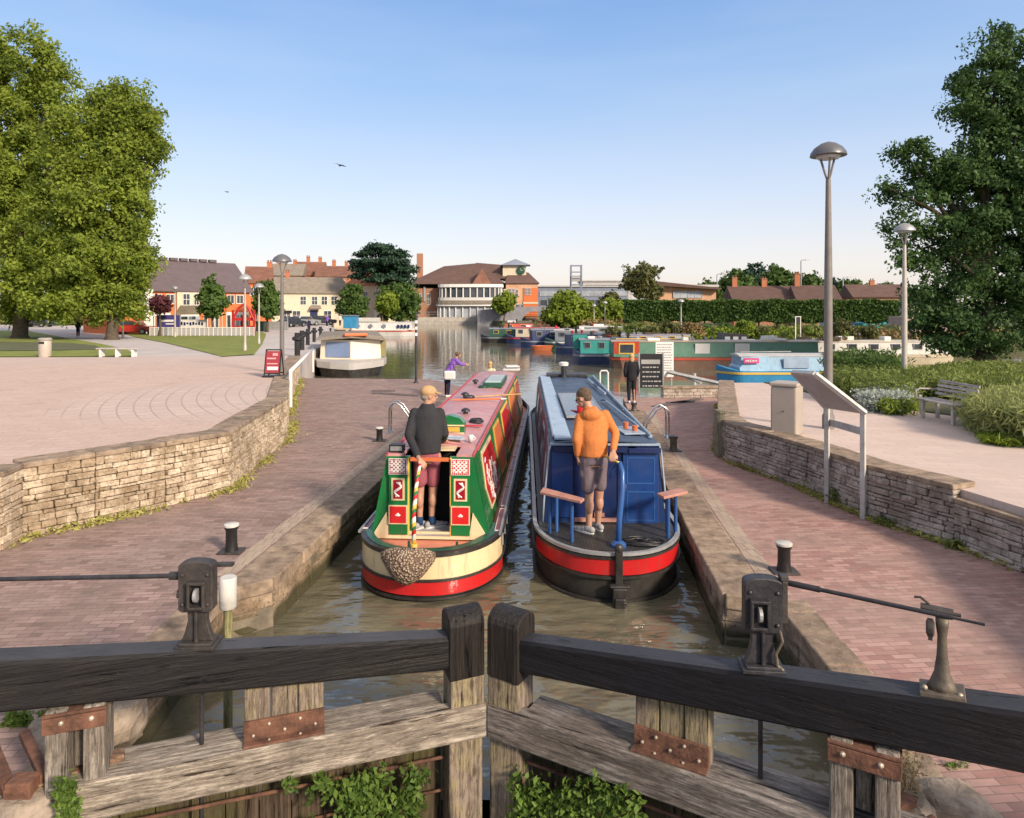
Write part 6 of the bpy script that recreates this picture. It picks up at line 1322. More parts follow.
for x in (-1.5, 1.5):
    for y in (-.85, .85): mb = MB(); mb.tube((x, y-.1, .34), (x, y+.1, .34), .34, n=16); mb.build('wheel', m_dark, t)
t = thing('white_van', 'pale blue-white van behind the garden beside the turquoise van', 'van', (X(850, 78), 78, .3), PI)
mb = MB(); mb.extr([(-3, .35), (3, .35), (3.1, 1.1), (2.5, 1.3), (2.0, 2.2), (-3, 2.2)], (0, -.95, 0), (1, 0, 0), (0, 0, 1), -1.9); mb.build('body', mat('van_pale', (.45, .52, .62), .3, .1), t, bevel=.08); mb = MB(); mb.box((2.0, 0, 1.6), (.5, 1.94, .5)); mb.build('window', m_pane, t)
for x in (-2, 2):
    for y in (-.9, .9): mb = MB(); mb.tube((x, y-.1, .36), (x, y+.1, .36), .36, n=16); mb.build('wheel', m_dark, t)

# ================================================================== TREES AND PLANTS
m_bark = mat('bark', (.10, .075, .05), .95, .4, 4, bmp=.8, bsc=14)
f_ches = foliage('chestnut_leaves', (.03, .065, .01), (.28, .345, .048), .42); f_dark = foliage('maple_leaves', (.014, .042, .012), (.085, .155, .042), .3); f_lime = foliage('lime_leaves', (.06, .11, .012), (.22, .28, .03), .3)
f_mid = foliage('mid_leaves', (.025, .055, .015), (.09, .15, .03), .25); f_olive = foliage('olive_leaves', (.05, .06, .02), (.15, .15, .05), .25); f_cedar = foliage('cedar_needles', (.008, .03, .016), (.035, .075, .04), .12)
f_hedge = foliage('hedge_leaves', (.028, .06, .014), (.07, .125, .025), .2); f_copper = foliage('copper_leaves', (.06, .015, .025), (.16, .05, .06), .3); f_brown = foliage('autumn_leaves', (.12, .07, .03), (.34, .25, .11), .25)
f_lav = foliage('lavender_leaves', (.11, .14, .04), (.34, .36, .13), .3); f_shrub = foliage('shrub_leaves', (.05, .085, .02), (.21, .25, .06), .3); f_silver = foliage('silver_leaves', (.20, .24, .20), (.50, .53, .47), .25)
def tree(name, label, base, lobes, leafm, size, ncl, per, spread, tr=.3, shell=.55, group=None, limbs=True, up=0, flat=1, cat='tree', th=None, elong=1.5, tone=0, frill=0):
    t = thing(name, label, cat, base, 0, group); big = list(lobes)
    if frill:
        rs = random.Random(len(label)+3)
        for l in big:
            for _ in range(frill):
                v_ = Vector((rs.gauss(0, 1), rs.gauss(0, 1), rs.gauss(0, 1))).normalized(); k = rs.uniform(.16, .34); o_ = rs.uniform(.95, 1.12)
                lobes = lobes+[(l[0]+v_.x*l[3]*o_, l[1]+v_.y*l[4]*o_, l[2]+v_.z*l[5]*o_, l[3]*k*1.2, l[4]*k*1.2, l[5]*k)]
    P, T, d = crown_points(lobes, ncl, per, spread, shell, flat)
    P[:, 2] = np.maximum(P[:, 2], .05); leafmesh('crown', leafm, P, size, T+tone, t, nrm=d, up=up, elong=elong)
    L = np.array(lobes); c = L[:, :3].mean(0); h = th or (L[:, 2]-L[:, 5]).min()+.35*(L[:, 2].max()-(L[:, 2]-L[:, 5]).min()); mb = MB()
    mb.path([(0, 0, -.2), (0, 0, .3), (.04*h, 0, h*.5), (0, 0, h)], [tr*1.5, tr, tr*.8, tr*.6], 10)
    if limbs:
        rs = random.Random(len(label)); 
        for l in lobes[:14]:
            e = Vector(l[:3]); st = Vector((0, 0, h*rs.uniform(.55, 1.0))); m1 = st.lerp(e, .5)+Vector((rs.uniform(-.1, .1)*h*.3, rs.uniform(-.1, .1)*h*.3, .05*h)); mb.path([st, m1, e], [tr*.45, tr*.28, tr*.08], 7)
    mb.build('trunk', m_bark, t, smooth=True); return t
def B(px, Y, z=None): return Vector((X(px, Y), Y, tz((0, Y)) if z is None else z))
def lob(base, Y, items, dy=1.0):
    """items: (px, py, rpx, rpy, [dy]) picture ellipses at depth Y -> local lobes"""
    out = []
    for it in items:
        px, py, rx, ry = it[:4]; oy = it[4] if len(it) > 4 else 0; s = (Y+oy)/F; p = D(px, py, Y+oy)-base; out.append((p.x, p.y, p.z, rx*s, rx*s*dy, ry*s))
    return out
# the big chestnuts on the left
Y = 58; b = B(20, Y)
tree('chestnut_tree', 'tallest broad chestnut tree at the left edge, crown in evening sun', b, lob(b, Y, [(-30, 70, 30, 40), (2, 55, 16, 26), (30, 58, 22, 24), (52, 78, 16, 22), (0, 115, 45, 40), (42, 118, 28, 30), (68, 108, 8, 14), (-20, 180, 60, 50), (38, 175, 34, 34), (30, 225, 46, 44), (0, 275, 60, 40), (48, 280, 40, 36), (-60, 150, 40, 90)]), f_ches, .20, 1500, 80, .55, .6, frill=5)
Y = 54; b = B(112, Y)
tree('chestnut_tree', 'rounded chestnut tree right of the tallest one, on the lawn', b, lob(b, Y, [(106, 108, 20, 20), (130, 112, 20, 20), (88, 150, 34, 34), (126, 148, 28, 30), (148, 118, 12, 10), (152, 145, 9, 12), (104, 200, 40, 40), (130, 200, 20, 30), (96, 258, 42, 36), (116, 272, 28, 32), (60, 240, 30, 48), (138, 235, 10, 20), (60, 295, 30, 26), (98, 303, 36, 20), (124, 300, 16, 18)]), f_ches, .19, 1300, 80, .52, .45, frill=5)
# right maple
Y = 33; b = Vector((X(985, Y), Y, TR-.1))
tree('maple_tree', 'large dark green maple tree at the right edge behind the bench', b, lob(b, Y, [(1000, 48, 22, 20), (985, 75, 28, 22), (1030, 70, 30, 30), (970, 112, 24, 22), (1015, 120, 36, 30), (1050, 140, 40, 50), (905, 152, 16, 9), (930, 168, 26, 14), (885, 186, 14, 7), (915, 196, 24, 12), (955, 175, 26, 20), (990, 190, 40, 32), (900, 225, 14, 16), (925, 245, 24, 20), (960, 235, 30, 24), (905, 262, 12, 8), (1040, 210, 50, 50), (940, 285, 28, 20), (985, 275, 40, 34), (1040, 290, 50, 44), (925, 310, 22, 16), (955, 330, 30, 18), (1005, 325, 40, 24), (1060, 320, 40, 30), (985, 346, 26, 12), (1010, 230, 40, 30), (985, 160, 30, 22), (1000, 100, 34, 26)]), f_dark, .13, 1350, 72, .34, .36, frill=5)
# cedar
Y = 112; b = B(384, Y, .3); lb_ = []; rs = random.Random(6)
for px, py, rx, ry in ((380, 248, 14, 3), (370, 254, 16, 3), (393, 254, 14, 4), (361, 262, 11, 3), (388, 262, 20, 5), (374, 269, 22, 4), (400, 270, 16, 6), (362, 277, 12, 3), (388, 279, 24, 5), (402, 287, 14, 6), (395, 295, 16, 6)): lb_.append((px, py, rx, ry, rs.uniform(-1, 1)))
tree('cedar_tree', 'tall dark layered cedar tree left of the theatre', b, lob(b, Y, lb_, .9), f_cedar, .30, 620, 30, .50, .5, flat=.5, up=1.0, th=9)
Y = 100
for px, Y, items, fm, sz, lb, g in ((401, 104, [(400, 300, 17, 18), (408, 308, 12, 12), (392, 308, 12, 12)], f_mid, .4, 'rounded dark tree in front of the cedar', None), (352, 100, [(352, 296, 9, 10), (352, 308, 14, 10)], f_mid, .32, 'conical green tree in front of the cream inn', 'small round trees near the quay'),
    (212, 66, [(212, 291, 8, 9), (212, 304, 12, 12), (214, 300, 10, 10)], f_mid, .3, 'small green tree before the cream bay of the orange building', 'small round trees near the quay'), (267, 74, [(266, 292, 8, 9), (267, 305, 12, 13)], f_mid, .3, 'small green tree right of the orange building by the lamp posts', 'small round trees near the quay'),
    (160, 64, [(160, 305, 7, 6)], f_copper, .2, 'small round copper-red tree before the orange building', None), (504, 130, [(503, 304, 9, 8), (508, 300, 7, 6)], f_lime, .4, 'yellow-green small tree in front of the theatre', None),
    (382, 100, [(388, 303, 8, 8)], f_lime, .35, 'bright green bush below the cedar', None),
    (643, 110, [(643, 272, 15, 7), (640, 283, 17, 9), (648, 292, 15, 8)], f_olive, .34, 'domed thin brownish tree above the left end of the hedge', None), (612, 90, [(612, 312, 14, 10), (600, 318, 10, 7)], f_lime, .32, 'yellow-green tree between the lime tree and the hedge', None)):
    b = B(px, Y, tz((0, Y)) if px < 400 else .3); tree('small_tree', lb, b, lob(b, Y, items), fm, sz, 210, 22, .4 if Y > 80 else .28, .16, group=g, th=1.6 if Y < 80 else 2)
Y = 84; b = B(569, Y, .3); tree('lime_tree', 'bright yellow-green dense lime tree beyond the moored boats', b, lob(b, Y, [(568, 305, 16, 11), (556, 314, 13, 10), (580, 313, 14, 11), (568, 318, 22, 8), (590, 316, 7, 7)]), f_lime, .32, 600, 26, .35, .25, th=1.4, tone=.1)
rs = random.Random(14)
for k, (px, pyt, w) in enumerate(((708, 284, 12), (722, 282, 14), (738, 272, 16), (757, 265, 18), (776, 268, 16), (795, 274, 16), (812, 277, 13), (832, 280, 12), (850, 281, 14), (868, 287, 11), (886, 286, 10), (905, 290, 14), (940, 292, 18), (612, 296, 10), (690, 290, 8))):
    Y = rs.uniform(128, 150); b = B(px, Y, .3); side_ = ('leftmost', 'second', 'third', 'fourth', 'fifth', 'sixth', 'seventh', 'eighth', 'ninth', 'tenth', 'eleventh', 'twelfth', 'thirteenth')
    lab = '%s tree from the left in the line of trees above the hedge' % side_[k] if k < 13 else ('low tree between the metal tower and the domed brownish tree' if k == 13 else 'low dark tree close behind the flat orange hall')
    tree('distant_tree', lab, b, lob(b, Y, [(px+rs.uniform(-2, 2), pyt+w*.5, w*.62, w*.55), (px-w*.4, pyt+w*.95, w*.62, w*.6), (px+w*.4, pyt+w, w*.62, w*.6), (px, pyt+w*1.5, w, w*.6)]), (f_mid, f_olive, f_mid, f_cedar)[k % 4], .5, 200, 22, .6, .3, group='trees in the line above the hedge')
for k, px in enumerate((-60, -25, 15, 45, 75, 100, 130)):
    Y = 100+3*(k % 3); b = B(px, Y, .3); tree('garden_shrub', 'low %s bush beyond the path under the chestnuts, number %s from the left' % (('dark', 'olive', 'green')[k % 3], ('one', 'two', 'three', 'four', 'five', 'six', 'seven')[k]), b, lob(b, Y, [(px, 319, 20, 7), (px+12, 322, 14, 6)]), (f_mid, f_olive, f_shrub)[k % 3], .45, 130, 22, .6, .12, group='bushes beyond the path', cat='bush', th=.6)
# pleached hedge: box crown on thin trunks
t = thing('pleached_hedge', 'long clipped box-shaped hedge raised on thin trunks across the right bank', 'hedge', (X(625, 72), 72, .3)); y0, y1 = 72, 70; xa, xb = 0, X(902, 70)-X(625, 72)
n = 42000; u = RNG.random((n, 3)); f = RNG.integers(0, 5, n); u[f == 0, 1] = 0; u[f == 1, 1] = 0; u[f == 2, 2] = 1; u[f == 3, 2] = 0; u[f == 4, 0] = 1; u = u+RNG.normal(size=(n, 3))*np.array([.002, .05, .02])
P = np.stack([u[:, 0]*xb, u[:, 1]*1.6-u[:, 0]*2, 1.25+u[:, 2]*(3.3-1.25)+(.06*np.sin(u[:, 0]*37)+.06*np.sin(u[:, 0]*91+1))*u[:, 2]-.12*(1-u[:, 2])*np.sin(u[:, 0]*57)], 1); T = .5+.15*np.sin(u[:, 0]*60)+RNG.normal(0, .2, n)+(u[:, 2] > .97)*.2
leafmesh('clipped_crown', f_hedge, P, .20, T, t)
mb = MB(); mb.add([(.1, .15, 1.3), (xb-.1, -1.85, 1.3), (xb-.1, -.55, 1.3), (.1, 1.4, 1.3), (.1, .15, 3.25), (xb-.1, -1.85, 3.25), (xb-.1, -.55, 3.25), (.1, 1.4, 3.25)], [(0, 3, 2, 1), (4, 5, 6, 7), (0, 1, 5, 4), (1, 2, 6, 5), (2, 3, 7, 6), (3, 0, 4, 7)]); mb.build('inner_mass', f_hedge, t)
for k in range(15): x = 1+k*(xb-2)/14; mb = MB(); mb.tube((x, .8-2*x/xb, 0), (x, .8-2*x/xb, 1.5), .09, n=8); mb.build('trunk', m_bark, t)
# garden flowers on the right far bank
def garden(name, label, n, xr, yr, zfun, m, size, tone, h, kind='stuff', seed=1, base=(0, 0, 0)):
    rg = np.random.default_rng(seed); c = rg.random((max(30, n//60), 2)); idx = rg.integers(0, len(c), n); hh = .35+.9*rg.random(len(c)); tn = rg.normal(tone, .22, len(c))
    x = xr[0]+(xr[1]-xr[0])*c[idx, 0]+rg.normal(0, h*.5, n); y = yr[0]+(yr[1]-yr[0])*c[idx, 1]+rg.normal(0, h*.5, n); z = zfun(x, y)+np.abs(rg.random(n))*h*hh[idx]
    o = leafmesh(name, m, np.stack([x, y, z], 1), size, tn[idx]+rg.normal(0, .15, n), None); tag(o, label, 'garden plants', kind=kind); return o
zf = lambda x, y: .3+0*x
garden('garden_plants', 'mixed green and yellow garden planting below the clipped hedge', 7000, (10, 44), (60, 70), zf, f_shrub, .22, .5, 1.0, seed=2)
garden('flower_border', 'russet and straw flower border along the far right bank', 9000, (12, 44), (58, 66), zf, f_brown, .20, .6, .8, seed=3)
garden('garden_plants', 'yellow-green border plants near the green boat', 3500, (14, 24), (56, 62), zf, f_lime, .18, .4, .9, seed=4)
garden('flower_border', 'brown planting between the lime tree and the water', 5000, (3, 18), (80, 100), zf, f_brown, .26, .4, 1.0, seed=5)
zt_ = lambda x, y: TR+0*x
rs = random.Random(31)
kinds_ = ((f_olive, 'olive brown'), (f_lime, 'yellow-green'), (f_mid, 'dark green'), (f_brown, 'straw coloured'), (f_olive, 'dull olive'), (f_shrub, 'mid green'))
for k, px in enumerate((612, 634, 652, 668, 690, 706, 726, 745, 764, 782, 812, 842, 868)):
    Y = rs.uniform(57, 60); fm, cn = kinds_[(k*5+k//3) % 6]; h = rs.uniform(6, 12); b = Vector((X(px, Y), Y, .3))
    tree('border_shrub', '%s rounded shrub at the water edge below the hedge, %s from the left' % (cn, ('first', 'second', 'third', 'fourth', 'fifth', 'sixth', 'seventh', 'eighth', 'ninth', 'tenth', 'eleventh', 'twelfth', 'thirteenth')[k]), b, lob(b, Y, [(px, 338-h*.9, h*.8, h*.55), (px+h*.6, 338-h*.5, h*.6, h*.4)]), fm, .15, 70, 26, .18, .06, group='shrubs along the far right bank', cat='shrub', th=.3)
# near planting on the right terrace
def bedplants(name, label, pix, Yr, n, m, size, hmax, tone, seed, up=2.5, elong=3.2, wild=.5, kind='stuff', cat='plants', sink=0):
    """plants standing in a bed, footprint = picture polygon of their bases at terrace height"""
    rg = np.random.default_rng(seed); W2 = np.array([list(G(px, py, TR))[:2] for px, py in pix]); mn, mx = W2.min(0), W2.max(0); C = []
    while len(C) < n//45:
        p = mn+(mx-mn)*rg.random(2); ins = False; j = len(W2)-1
        for i in range(len(W2)):
            if (W2[i, 1] > p[1]) != (W2[j, 1] > p[1]) and p[0] < (W2[j, 0]-W2[i, 0])*(p[1]-W2[i, 1])/(W2[j, 1]-W2[i, 1])+W2[i, 0]: ins = not ins
            j = i
        if ins: C.append(p)
    C = np.array(C); k = rg.integers(0, len(C), n); hh = hmax*(.55+.6*rg.random(len(C))); z = rg.random(n)**.6*hh[k]
    P = np.stack([C[k, 0]+rg.normal(0, .10+.10*hmax, n)*(.6+.5*z/hmax), C[k, 1]+rg.normal(0, .10+.10*hmax, n), TR+z], 1); tn = rg.normal(tone, .15, len(C))[k]+.35*(z/hmax-.6)*0+rg.normal(0, wild*.3, n)
    o = leafmesh(name, m, P-P[0], size, tn, up=0, elong=elong, nrm=None); o.location = P[0]; 
    return tag(o, label, cat, kind=kind)
bedplants('shrub_bed', 'green shrubs and grasses in the bed left of the bench', [(838, 382), (830, 398), (860, 405), (900, 410), (915, 398), (905, 384), (870, 381)], None, 30000, f_shrub, .045, .62, .45, 11, cat='plants')
bedplants('hedge_planting', 'long mass of bright green shrubs behind the bench', [(900, 386), (925, 400), (970, 402), (1040, 406), (1130, 400), (1100, 378), (960, 376)], None, 80000, f_shrub, .05, .50, .62, 12, cat='plants')
bedplants('wildflower_stems', 'tall thin dark green stems near the water left of the right lamp', [(832, 379), (836, 388), (890, 390), (898, 380)], None, 9000, f_mid, .045, .95, .5, 13, elong=4, cat='plants')
bedplants('lavender_bush', 'rounded pale green lavender bush right of the bench', [(974, 430), (990, 440), (1060, 452), (1085, 430), (1030, 415), (984, 418)], None, 60000, f_lav, .028, .60, .5, 14, elong=7, kind=None, cat='bush')
bedplants('silver_shrub', 'silvery grey-leaved shrub left of the right lamp post foot', [(862, 405), (868, 412), (900, 414), (905, 404), (880, 399)], None, 18000, f_silver, .035, .42, .5, 15, elong=2.5, kind=None, cat='bush')
bedplants('young_shrub', 'small fresh green shrub in front of the silvery shrub', [(880, 408), (884, 414), (905, 415), (904, 408)], None, 2500, f_lime, .055, .30, .2, 16, kind=None, cat='bush')
bedplants('lime_clump', 'small bright lime green clump at the foot of the lavender bush', [(992, 440), (996, 447), (1012, 447), (1012, 440)], None, 1200, f_lime, .05, .14, .6, 17, kind=None, cat='plant')
# dry grass fringe along the foot of both walls
def fringe(line, n, m, size, h, label, name, seed, z=0.0, sp=.06):
    rg = np.random.default_rng(seed); L = np.array(line); seg = np.linalg.norm(np.diff(L, axis=0), axis=1); k = rg.choice(len(seg), n, p=seg/seg.sum()); tt = rg.random(n); P2 = L[k]*(1-tt)[:, None]+L[k+1]*tt[:, None]
    clump = (np.sin(P2[:, 1]*3.1+seed)+np.sin(P2[:, 0]*5.3) > rg.normal(0, .8, n)-.3); P2 = P2[clump]; n = len(P2); P = np.stack([P2[:, 0]+rg.normal(0, sp, n), P2[:, 1]+rg.normal(0, sp, n), z+rg.random(n)**2*h], 1)
    o = leafmesh(name, m, P-P[0], size, rg.normal(.5, .25, n), elong=2.5); o.location = P[0]; tag(o, label, 'grass', kind='stuff')
fringe(off(LW, -.07)[2:], 7500, leaf_y, .035, .08, 'dry golden moss and grass along the foot of the left wall', 'dry_grass', 3, sp=.09)
fringe(off(RW, .06)[2:9], 5000, leaf_y, .035, .07, 'sparse moss and grass along the foot of the right wall', 'moss', 5, sp=.04)
for px, py, n, lb in ((822, 492, 500, 'grassy weed tuft at the foot of the far sign post'), (846, 505, 400, 'low weed tuft between the two sign posts'), (893, 525, 260, 'small weed tuft on the paving right of the sign'), (965, 548, 260, 'small green weed growing from the grey wall joint')):
    p = G(px, py); P = RNG.normal(size=(n, 3))*np.array([.11, .05, .0]); P[:, 2] = RNG.random(n)**1.6*(.22 if n > 300 else .10); o = leafmesh('weed_tuft', leaf_y if n > 450 else f_shrub, P, .035, RNG.random(n), elong=3, up=0); o.location = p; tag(o, lb, 'weed')

# ================================================================== LAMP POSTS
def lamp(p, top, label, m=m_lamp, k=1.0, r=.065, dark=True):
    t = thing('lamp_post', label, 'lamp post', p, 0, 'mushroom-headed lamp posts'); h = top-p[2]; hz = h-.62*k
    mb = MB(); mb.lathe([(r*1.5, 0), (r*1.5, .25), (r*1.15, .3), (r*1.1, .5), (r, hz*.6), (r*.62, hz)], n=14); mb.build('pole', m, t, smooth=True, auto=40)
    mb = MB()
    for a in (0, 2*PI/3, 4*PI/3): mb.path([(0, 0, hz-.05), (.05*k*math.cos(a+.3), .05*k*math.sin(a+.3), hz+.10*k), (.13*k*math.cos(a+.3), .13*k*math.sin(a+.3), hz+.38*k)], .018*k, 6)
    mb.build('bracket', m_lamp, t)
    mb = MB(); mb.lathe([(.20*k, hz+.38*k), (.285*k, hz+.39*k), (.275*k, hz+.44*k), (.22*k, hz+.52*k), (.12*k, hz+.59*k), (.03*k, hz+.62*k)], n=24); mb.build('lamp_shade', m_galv if not dark else mat('lamp_shade_grey', (.16, .16, .17), .4, .1, 4, metal=.3), t, smooth=True, auto=50)
    mb = MB(); mb.lathe([(.16*k, hz+.34*k), (.19*k, hz+.38*k)], n=20); mb.build('lamp_glass', m_glow, t, smooth=True, auto=50); return t
Y = 13.4; lamp((X(828.3, Y), Y, TR), D(0, 142, Y).z, 'tallest grey lamp post rising behind the bin and the white sign', k=1.18, r=.075)
Y = 19.5; lamp((X(904.5, Y), Y, TR), D(0, 223, Y).z, 'pale lamp post in the planting left of the bench', m_lamp_p, 1.0, .07, False)
g1 = gz(282, 374); lamp((X(282, g1[1]), g1[1], TL), D(0, 254, g1[1]).z, 'brown-grey lamp post beside the red A-board', k=1.05)
for px, pt, pb, lb in ((245, 274, 351, 'pale lamp post on the lawn tip, left of the pair'), (259, 283, 344, 'pale lamp post on the lawn, right of the pair'), (388+0, 9999, 0, ''),):
    if not pb: continue
    g1 = gz(px, pb); lamp((g1[0], g1[1], tz(g1)), D(0, pt, g1[1]).z, lb, m_lamp_p, 1.15, .06, False)
for px, pt, Y, z, lb in ((175, 286, 62, .3, 'slim lamp post before the cream bay of the orange building'), (681, 299, 60, .3, 'thin pale lamp post rising before the clipped hedge'), (605, 301, 75, .3, 'thin pale lamp post left of the clipped hedge'), (594, 304, 82, .3, 'thin lamp post right of the lime tree'), (123, 308, 60, .3, 'slim pale lamp post under the right chestnut')):
    lamp((X(px, Y), Y, tz((0, Y)) if px < 300 else z), D(0, pt, Y).z, lb, m_lamp_p, 1.0, .07, False)
for px, pt, Y, lb in ((801, 260, 120, 'tall street light standing over the brick cottage'), (717, 274, 130, 'street light above the flat orange hall'), (843, 277, 125, 'street light right of the tall lamp post top')):
    t = thing('street_light', lb, 'street light', (X(px, Y), Y, .3), 0, 'street lights beyond the hedge'); h = D(0, pt, Y).z-.3; mb = MB(); mb.path([(0, 0, 0), (0, 0, h-.2), (.2, 0, h), (1.1, 0, h+.05)], [.14, .1, .08, .07], 8); mb.build('pole', m_galv, t); mb = MB(); mb.box((1.2, 0, h), (.8, .3, .14)); mb.build('lamp_head', m_galv, t)
# ================================================================== LEFT TERRACE FURNITURE
p = gz(45, 357); t = thing('litter_bin', 'round concrete litter bin at the edge of the left lawn', 'bin', (p[0], p[1], TL))
mb = MB(); mb.lathe([(.23, 0), (.24, .02), (.24, .66), (.22, .70)], n=24); mb.build('body', m_binl, t, smooth=True, auto=40); mb = MB(); mb.lathe([(.25, .70), (.26, .72), (.26, .78), (.2, .81)], n=24); mb.build('lid', m_concrete, t, smooth=True, auto=40); mb = MB(); mb.box((0, -.215, .61), (.22, .06, .09)); mb.build('opening', m_dark, t)
p = gz(102, 357); t = thing('backless_bench', 'backless slatted bench on pale legs at the lawn edge', 'bench', (p[0], p[1], TL)); mb = MB()
for k in range(3): mb.box((.72, -.14+.14*k, .36), (1.75, .11, .05))
mb.build('seat', m_bench, t, bevel=.01)
for k in range(3): mb = MB(); mb.box((.0+.68*k, 0, .17), (.07, .32, .33)); mb.build('leg', m_whitep, t)
# red post, hoardings and playground frame in front of the orange building
t = thing('picket_fence', 'long white and grey fence at the back of the left lawn', 'fence', (X(150, 64), 64, .3)); w = X(262, 66)-X(150, 64)
mb = MB(); mb.box((w/2, 0, .42), (w, .06, .72)); mb.build('panel', mat('hoarding_pale', (.62, .56, .52), .7, .25, .8, col2=(.45, .47, .52)), t); mb = MB(); mb.box((w/2, -.02, .80), (w, .09, .05)); mb.build('rail', m_whitep, t)
for k in range(24): mb = MB(); mb.box((w*k/23, -.03, .42), (.05, .08, .84)); mb.build('post', m_whitep, t)
t = thing('banner', 'dark blue banner board behind the fence below the copper tree', 'banner', (X(166, 65), 65.5, .3)); mb = MB(); mb.box((0, 0, 1.3), (2.2, .05, 1.3)); pa = mb.build('cloth', mat('banner_blue', (.06, .05, .22), .7, .1), t); mb = MB(); mb.box((-.1, -.04, 1.4), (1.2, .02, .2)); mb.box((.2, -.04, 1.1), (.9, .02, .1)); mb.build('print', m_whitep, pa)
for x in (-1.1, 1.1): mb = MB(); mb.box((x, 0, 1), (.07, .07, 2)); mb.build('post', m_galv, t)
t = thing('white_banner', 'white banner board with dark lettering before the cream bay', 'banner', (X(186, 65), 66, .3)); mb = MB(); mb.box((0, 0, 1.1), (2.9, .05, .8)); pa = mb.build('cloth', m_whitep, t); mb = MB()
for k in range(9): mb.box((-1.15+.28*k, -.04, 1.1+.04*(k % 2)), (.18, .02, .30 if k % 3 else .16))
mb.build('lettering', m_blued, pa)
for x in (-1.45, 1.45): mb = MB(); mb.box((x, 0, .8), (.07, .07, 1.6)); mb.build('post', m_galv, t)
t = thing('climbing_frame', 'red tubular climbing frame with arched top right of the orange building', 'climbing frame', (X(243, 68), 68, .3)); m_rf = mat('frame_red', (.45, .03, .03), .4, .1)
for x in (-1.0, .1, 1.1): mb = MB(); mb.box((x, 0, 1.2), (.18, .2, 2.4)); mb.build('upright', m_rf, t)
mb = MB(); mb.path([(-1.0, 0, 1.5), (-.4, 0, 2.6), (.1, 0, 3.0), (.6, 0, 2.5), (1.1, 0, 1.4)], .13, 8); mb.build('arch', m_rf, t); mb = MB(); mb.box((.05, .1, 1.5), (2.2, .1, .3)); mb.box((.05, .1, .7), (2.2, .1, .3)); mb.build('rail', m_rf, t)
def car(px, Y, rz, m, label, z=.3, k=1.0):
    t = thing('parked_car', label, 'car', (X(px, Y), Y, tz((0, Y)) if px < 400 else z), rz, 'cars parked near the quay')
    body = [(-2.1, .28), (2.1, .28), (2.15, .62), (1.9, .80), (1.0, .90), (-1.7, .92), (-2.1, .80)]; top = [(-1.75, .90), (.95, .90), (.45, 1.36), (-1.2, 1.40)]
    mb = MB(); mb.extr(body, (0, -.85, 0), (1, 0, 0), (0, 0, 1), -1.7); mb.build('body', m, t, bevel=.07); mb = MB(); mb.extr(top, (0, -.72, 0), (1, 0, 0), (0, 0, 1), -1.44); mb.build('cabin', m, t, bevel=.06)
    mb = MB(); mb.extr([(-1.5, .95), (.72, .95), (.38, 1.3), (-1.12, 1.32)], (0, -.74, 0), (1, 0, 0), (0, 0, 1), -1.48); mb.build('side_window', m_pane, t)
    mb = MB(); mb.extr([(-.66, 0), (.66, 0), (.6, .46), (-.6, .46)], (.99, 0, .93), (0, 1, 0), (-.72, 0, .70), .02); mb.extr([(-.66, 0), (.66, 0), (.6, .46), (-.6, .46)], (-1.8, 0, .93), (0, -1, 0), (.75, 0, .66), .02); mb.build('windscreen', m_pane, t)
    for x in (-1.3, 1.3):
        for y in (-.8, .8): mb = MB(); mb.tube((x, y-.1, .31), (x, y+.1, .31), .31, n=16); w_ = mb.build('wheel', m_dark, t); mb = MB(); mb.tube((x, y-.12, .31), (x, y+.12, .31), .18, n=12); mb.build('rim', m_galv, w_)
    for y in (-.6, .6): mb = MB(); mb.box((2.12, y, .66), (.08, .28, .12)); mb.build('headlight', m_whitep, t); mb = MB(); mb.box((-2.1, y, .7), (.06, .26, .12)); mb.build('tail_light', m_bred, t)
    return t
m_carred = mat('car_red', (.42, .03, .02), .3, .1, 2, bmp=0, coat=.5); m_carsil = mat('car_silver', (.45, .46, .48), .3, .1, 2, metal=.5, bmp=0, coat=.5); m_cardk = mat('car_dark', (.03, .035, .045), .3, .1, 2, bmp=0, coat=.5)
car(133, 68, .05, m_carred, 'red car parked under the right chestnut tree'); car(305, 98, .9, m_carsil, 'silver car parked on the quay before the cream inn'); car(322, 102, .2, m_cardk, 'dark car parked nearest the doorway of the cream inn'); car(292, 92, 1.2, m_cardk, 'dark car on the quay road left of the silver car'); car(36, 92, 0, m_cardk, 'dark car seen under the tallest chestnut tree'); 
for px, pb, m, lb, w in ((147, 329, m_dark, 'black wheelie bin pair beside the red car', .7), (253+8, 331, m_dgreen, 'dark green box cabinet at the right end of the lawn fence', .8)):
    p = gz(px, pb); t = thing('waste_bin', lb, 'bin', (p[0], p[1], tz(p))); mb = MB(); mb.box((0, 0, .5), (w, w, 1.0), taper=1.12); mb.build('body', m, t, bevel=.04); mb = MB(); mb.box((0, 0, 1.05), (w*1.2, w*1.2, .1)); mb.build('lid', m, t, bevel=.03)
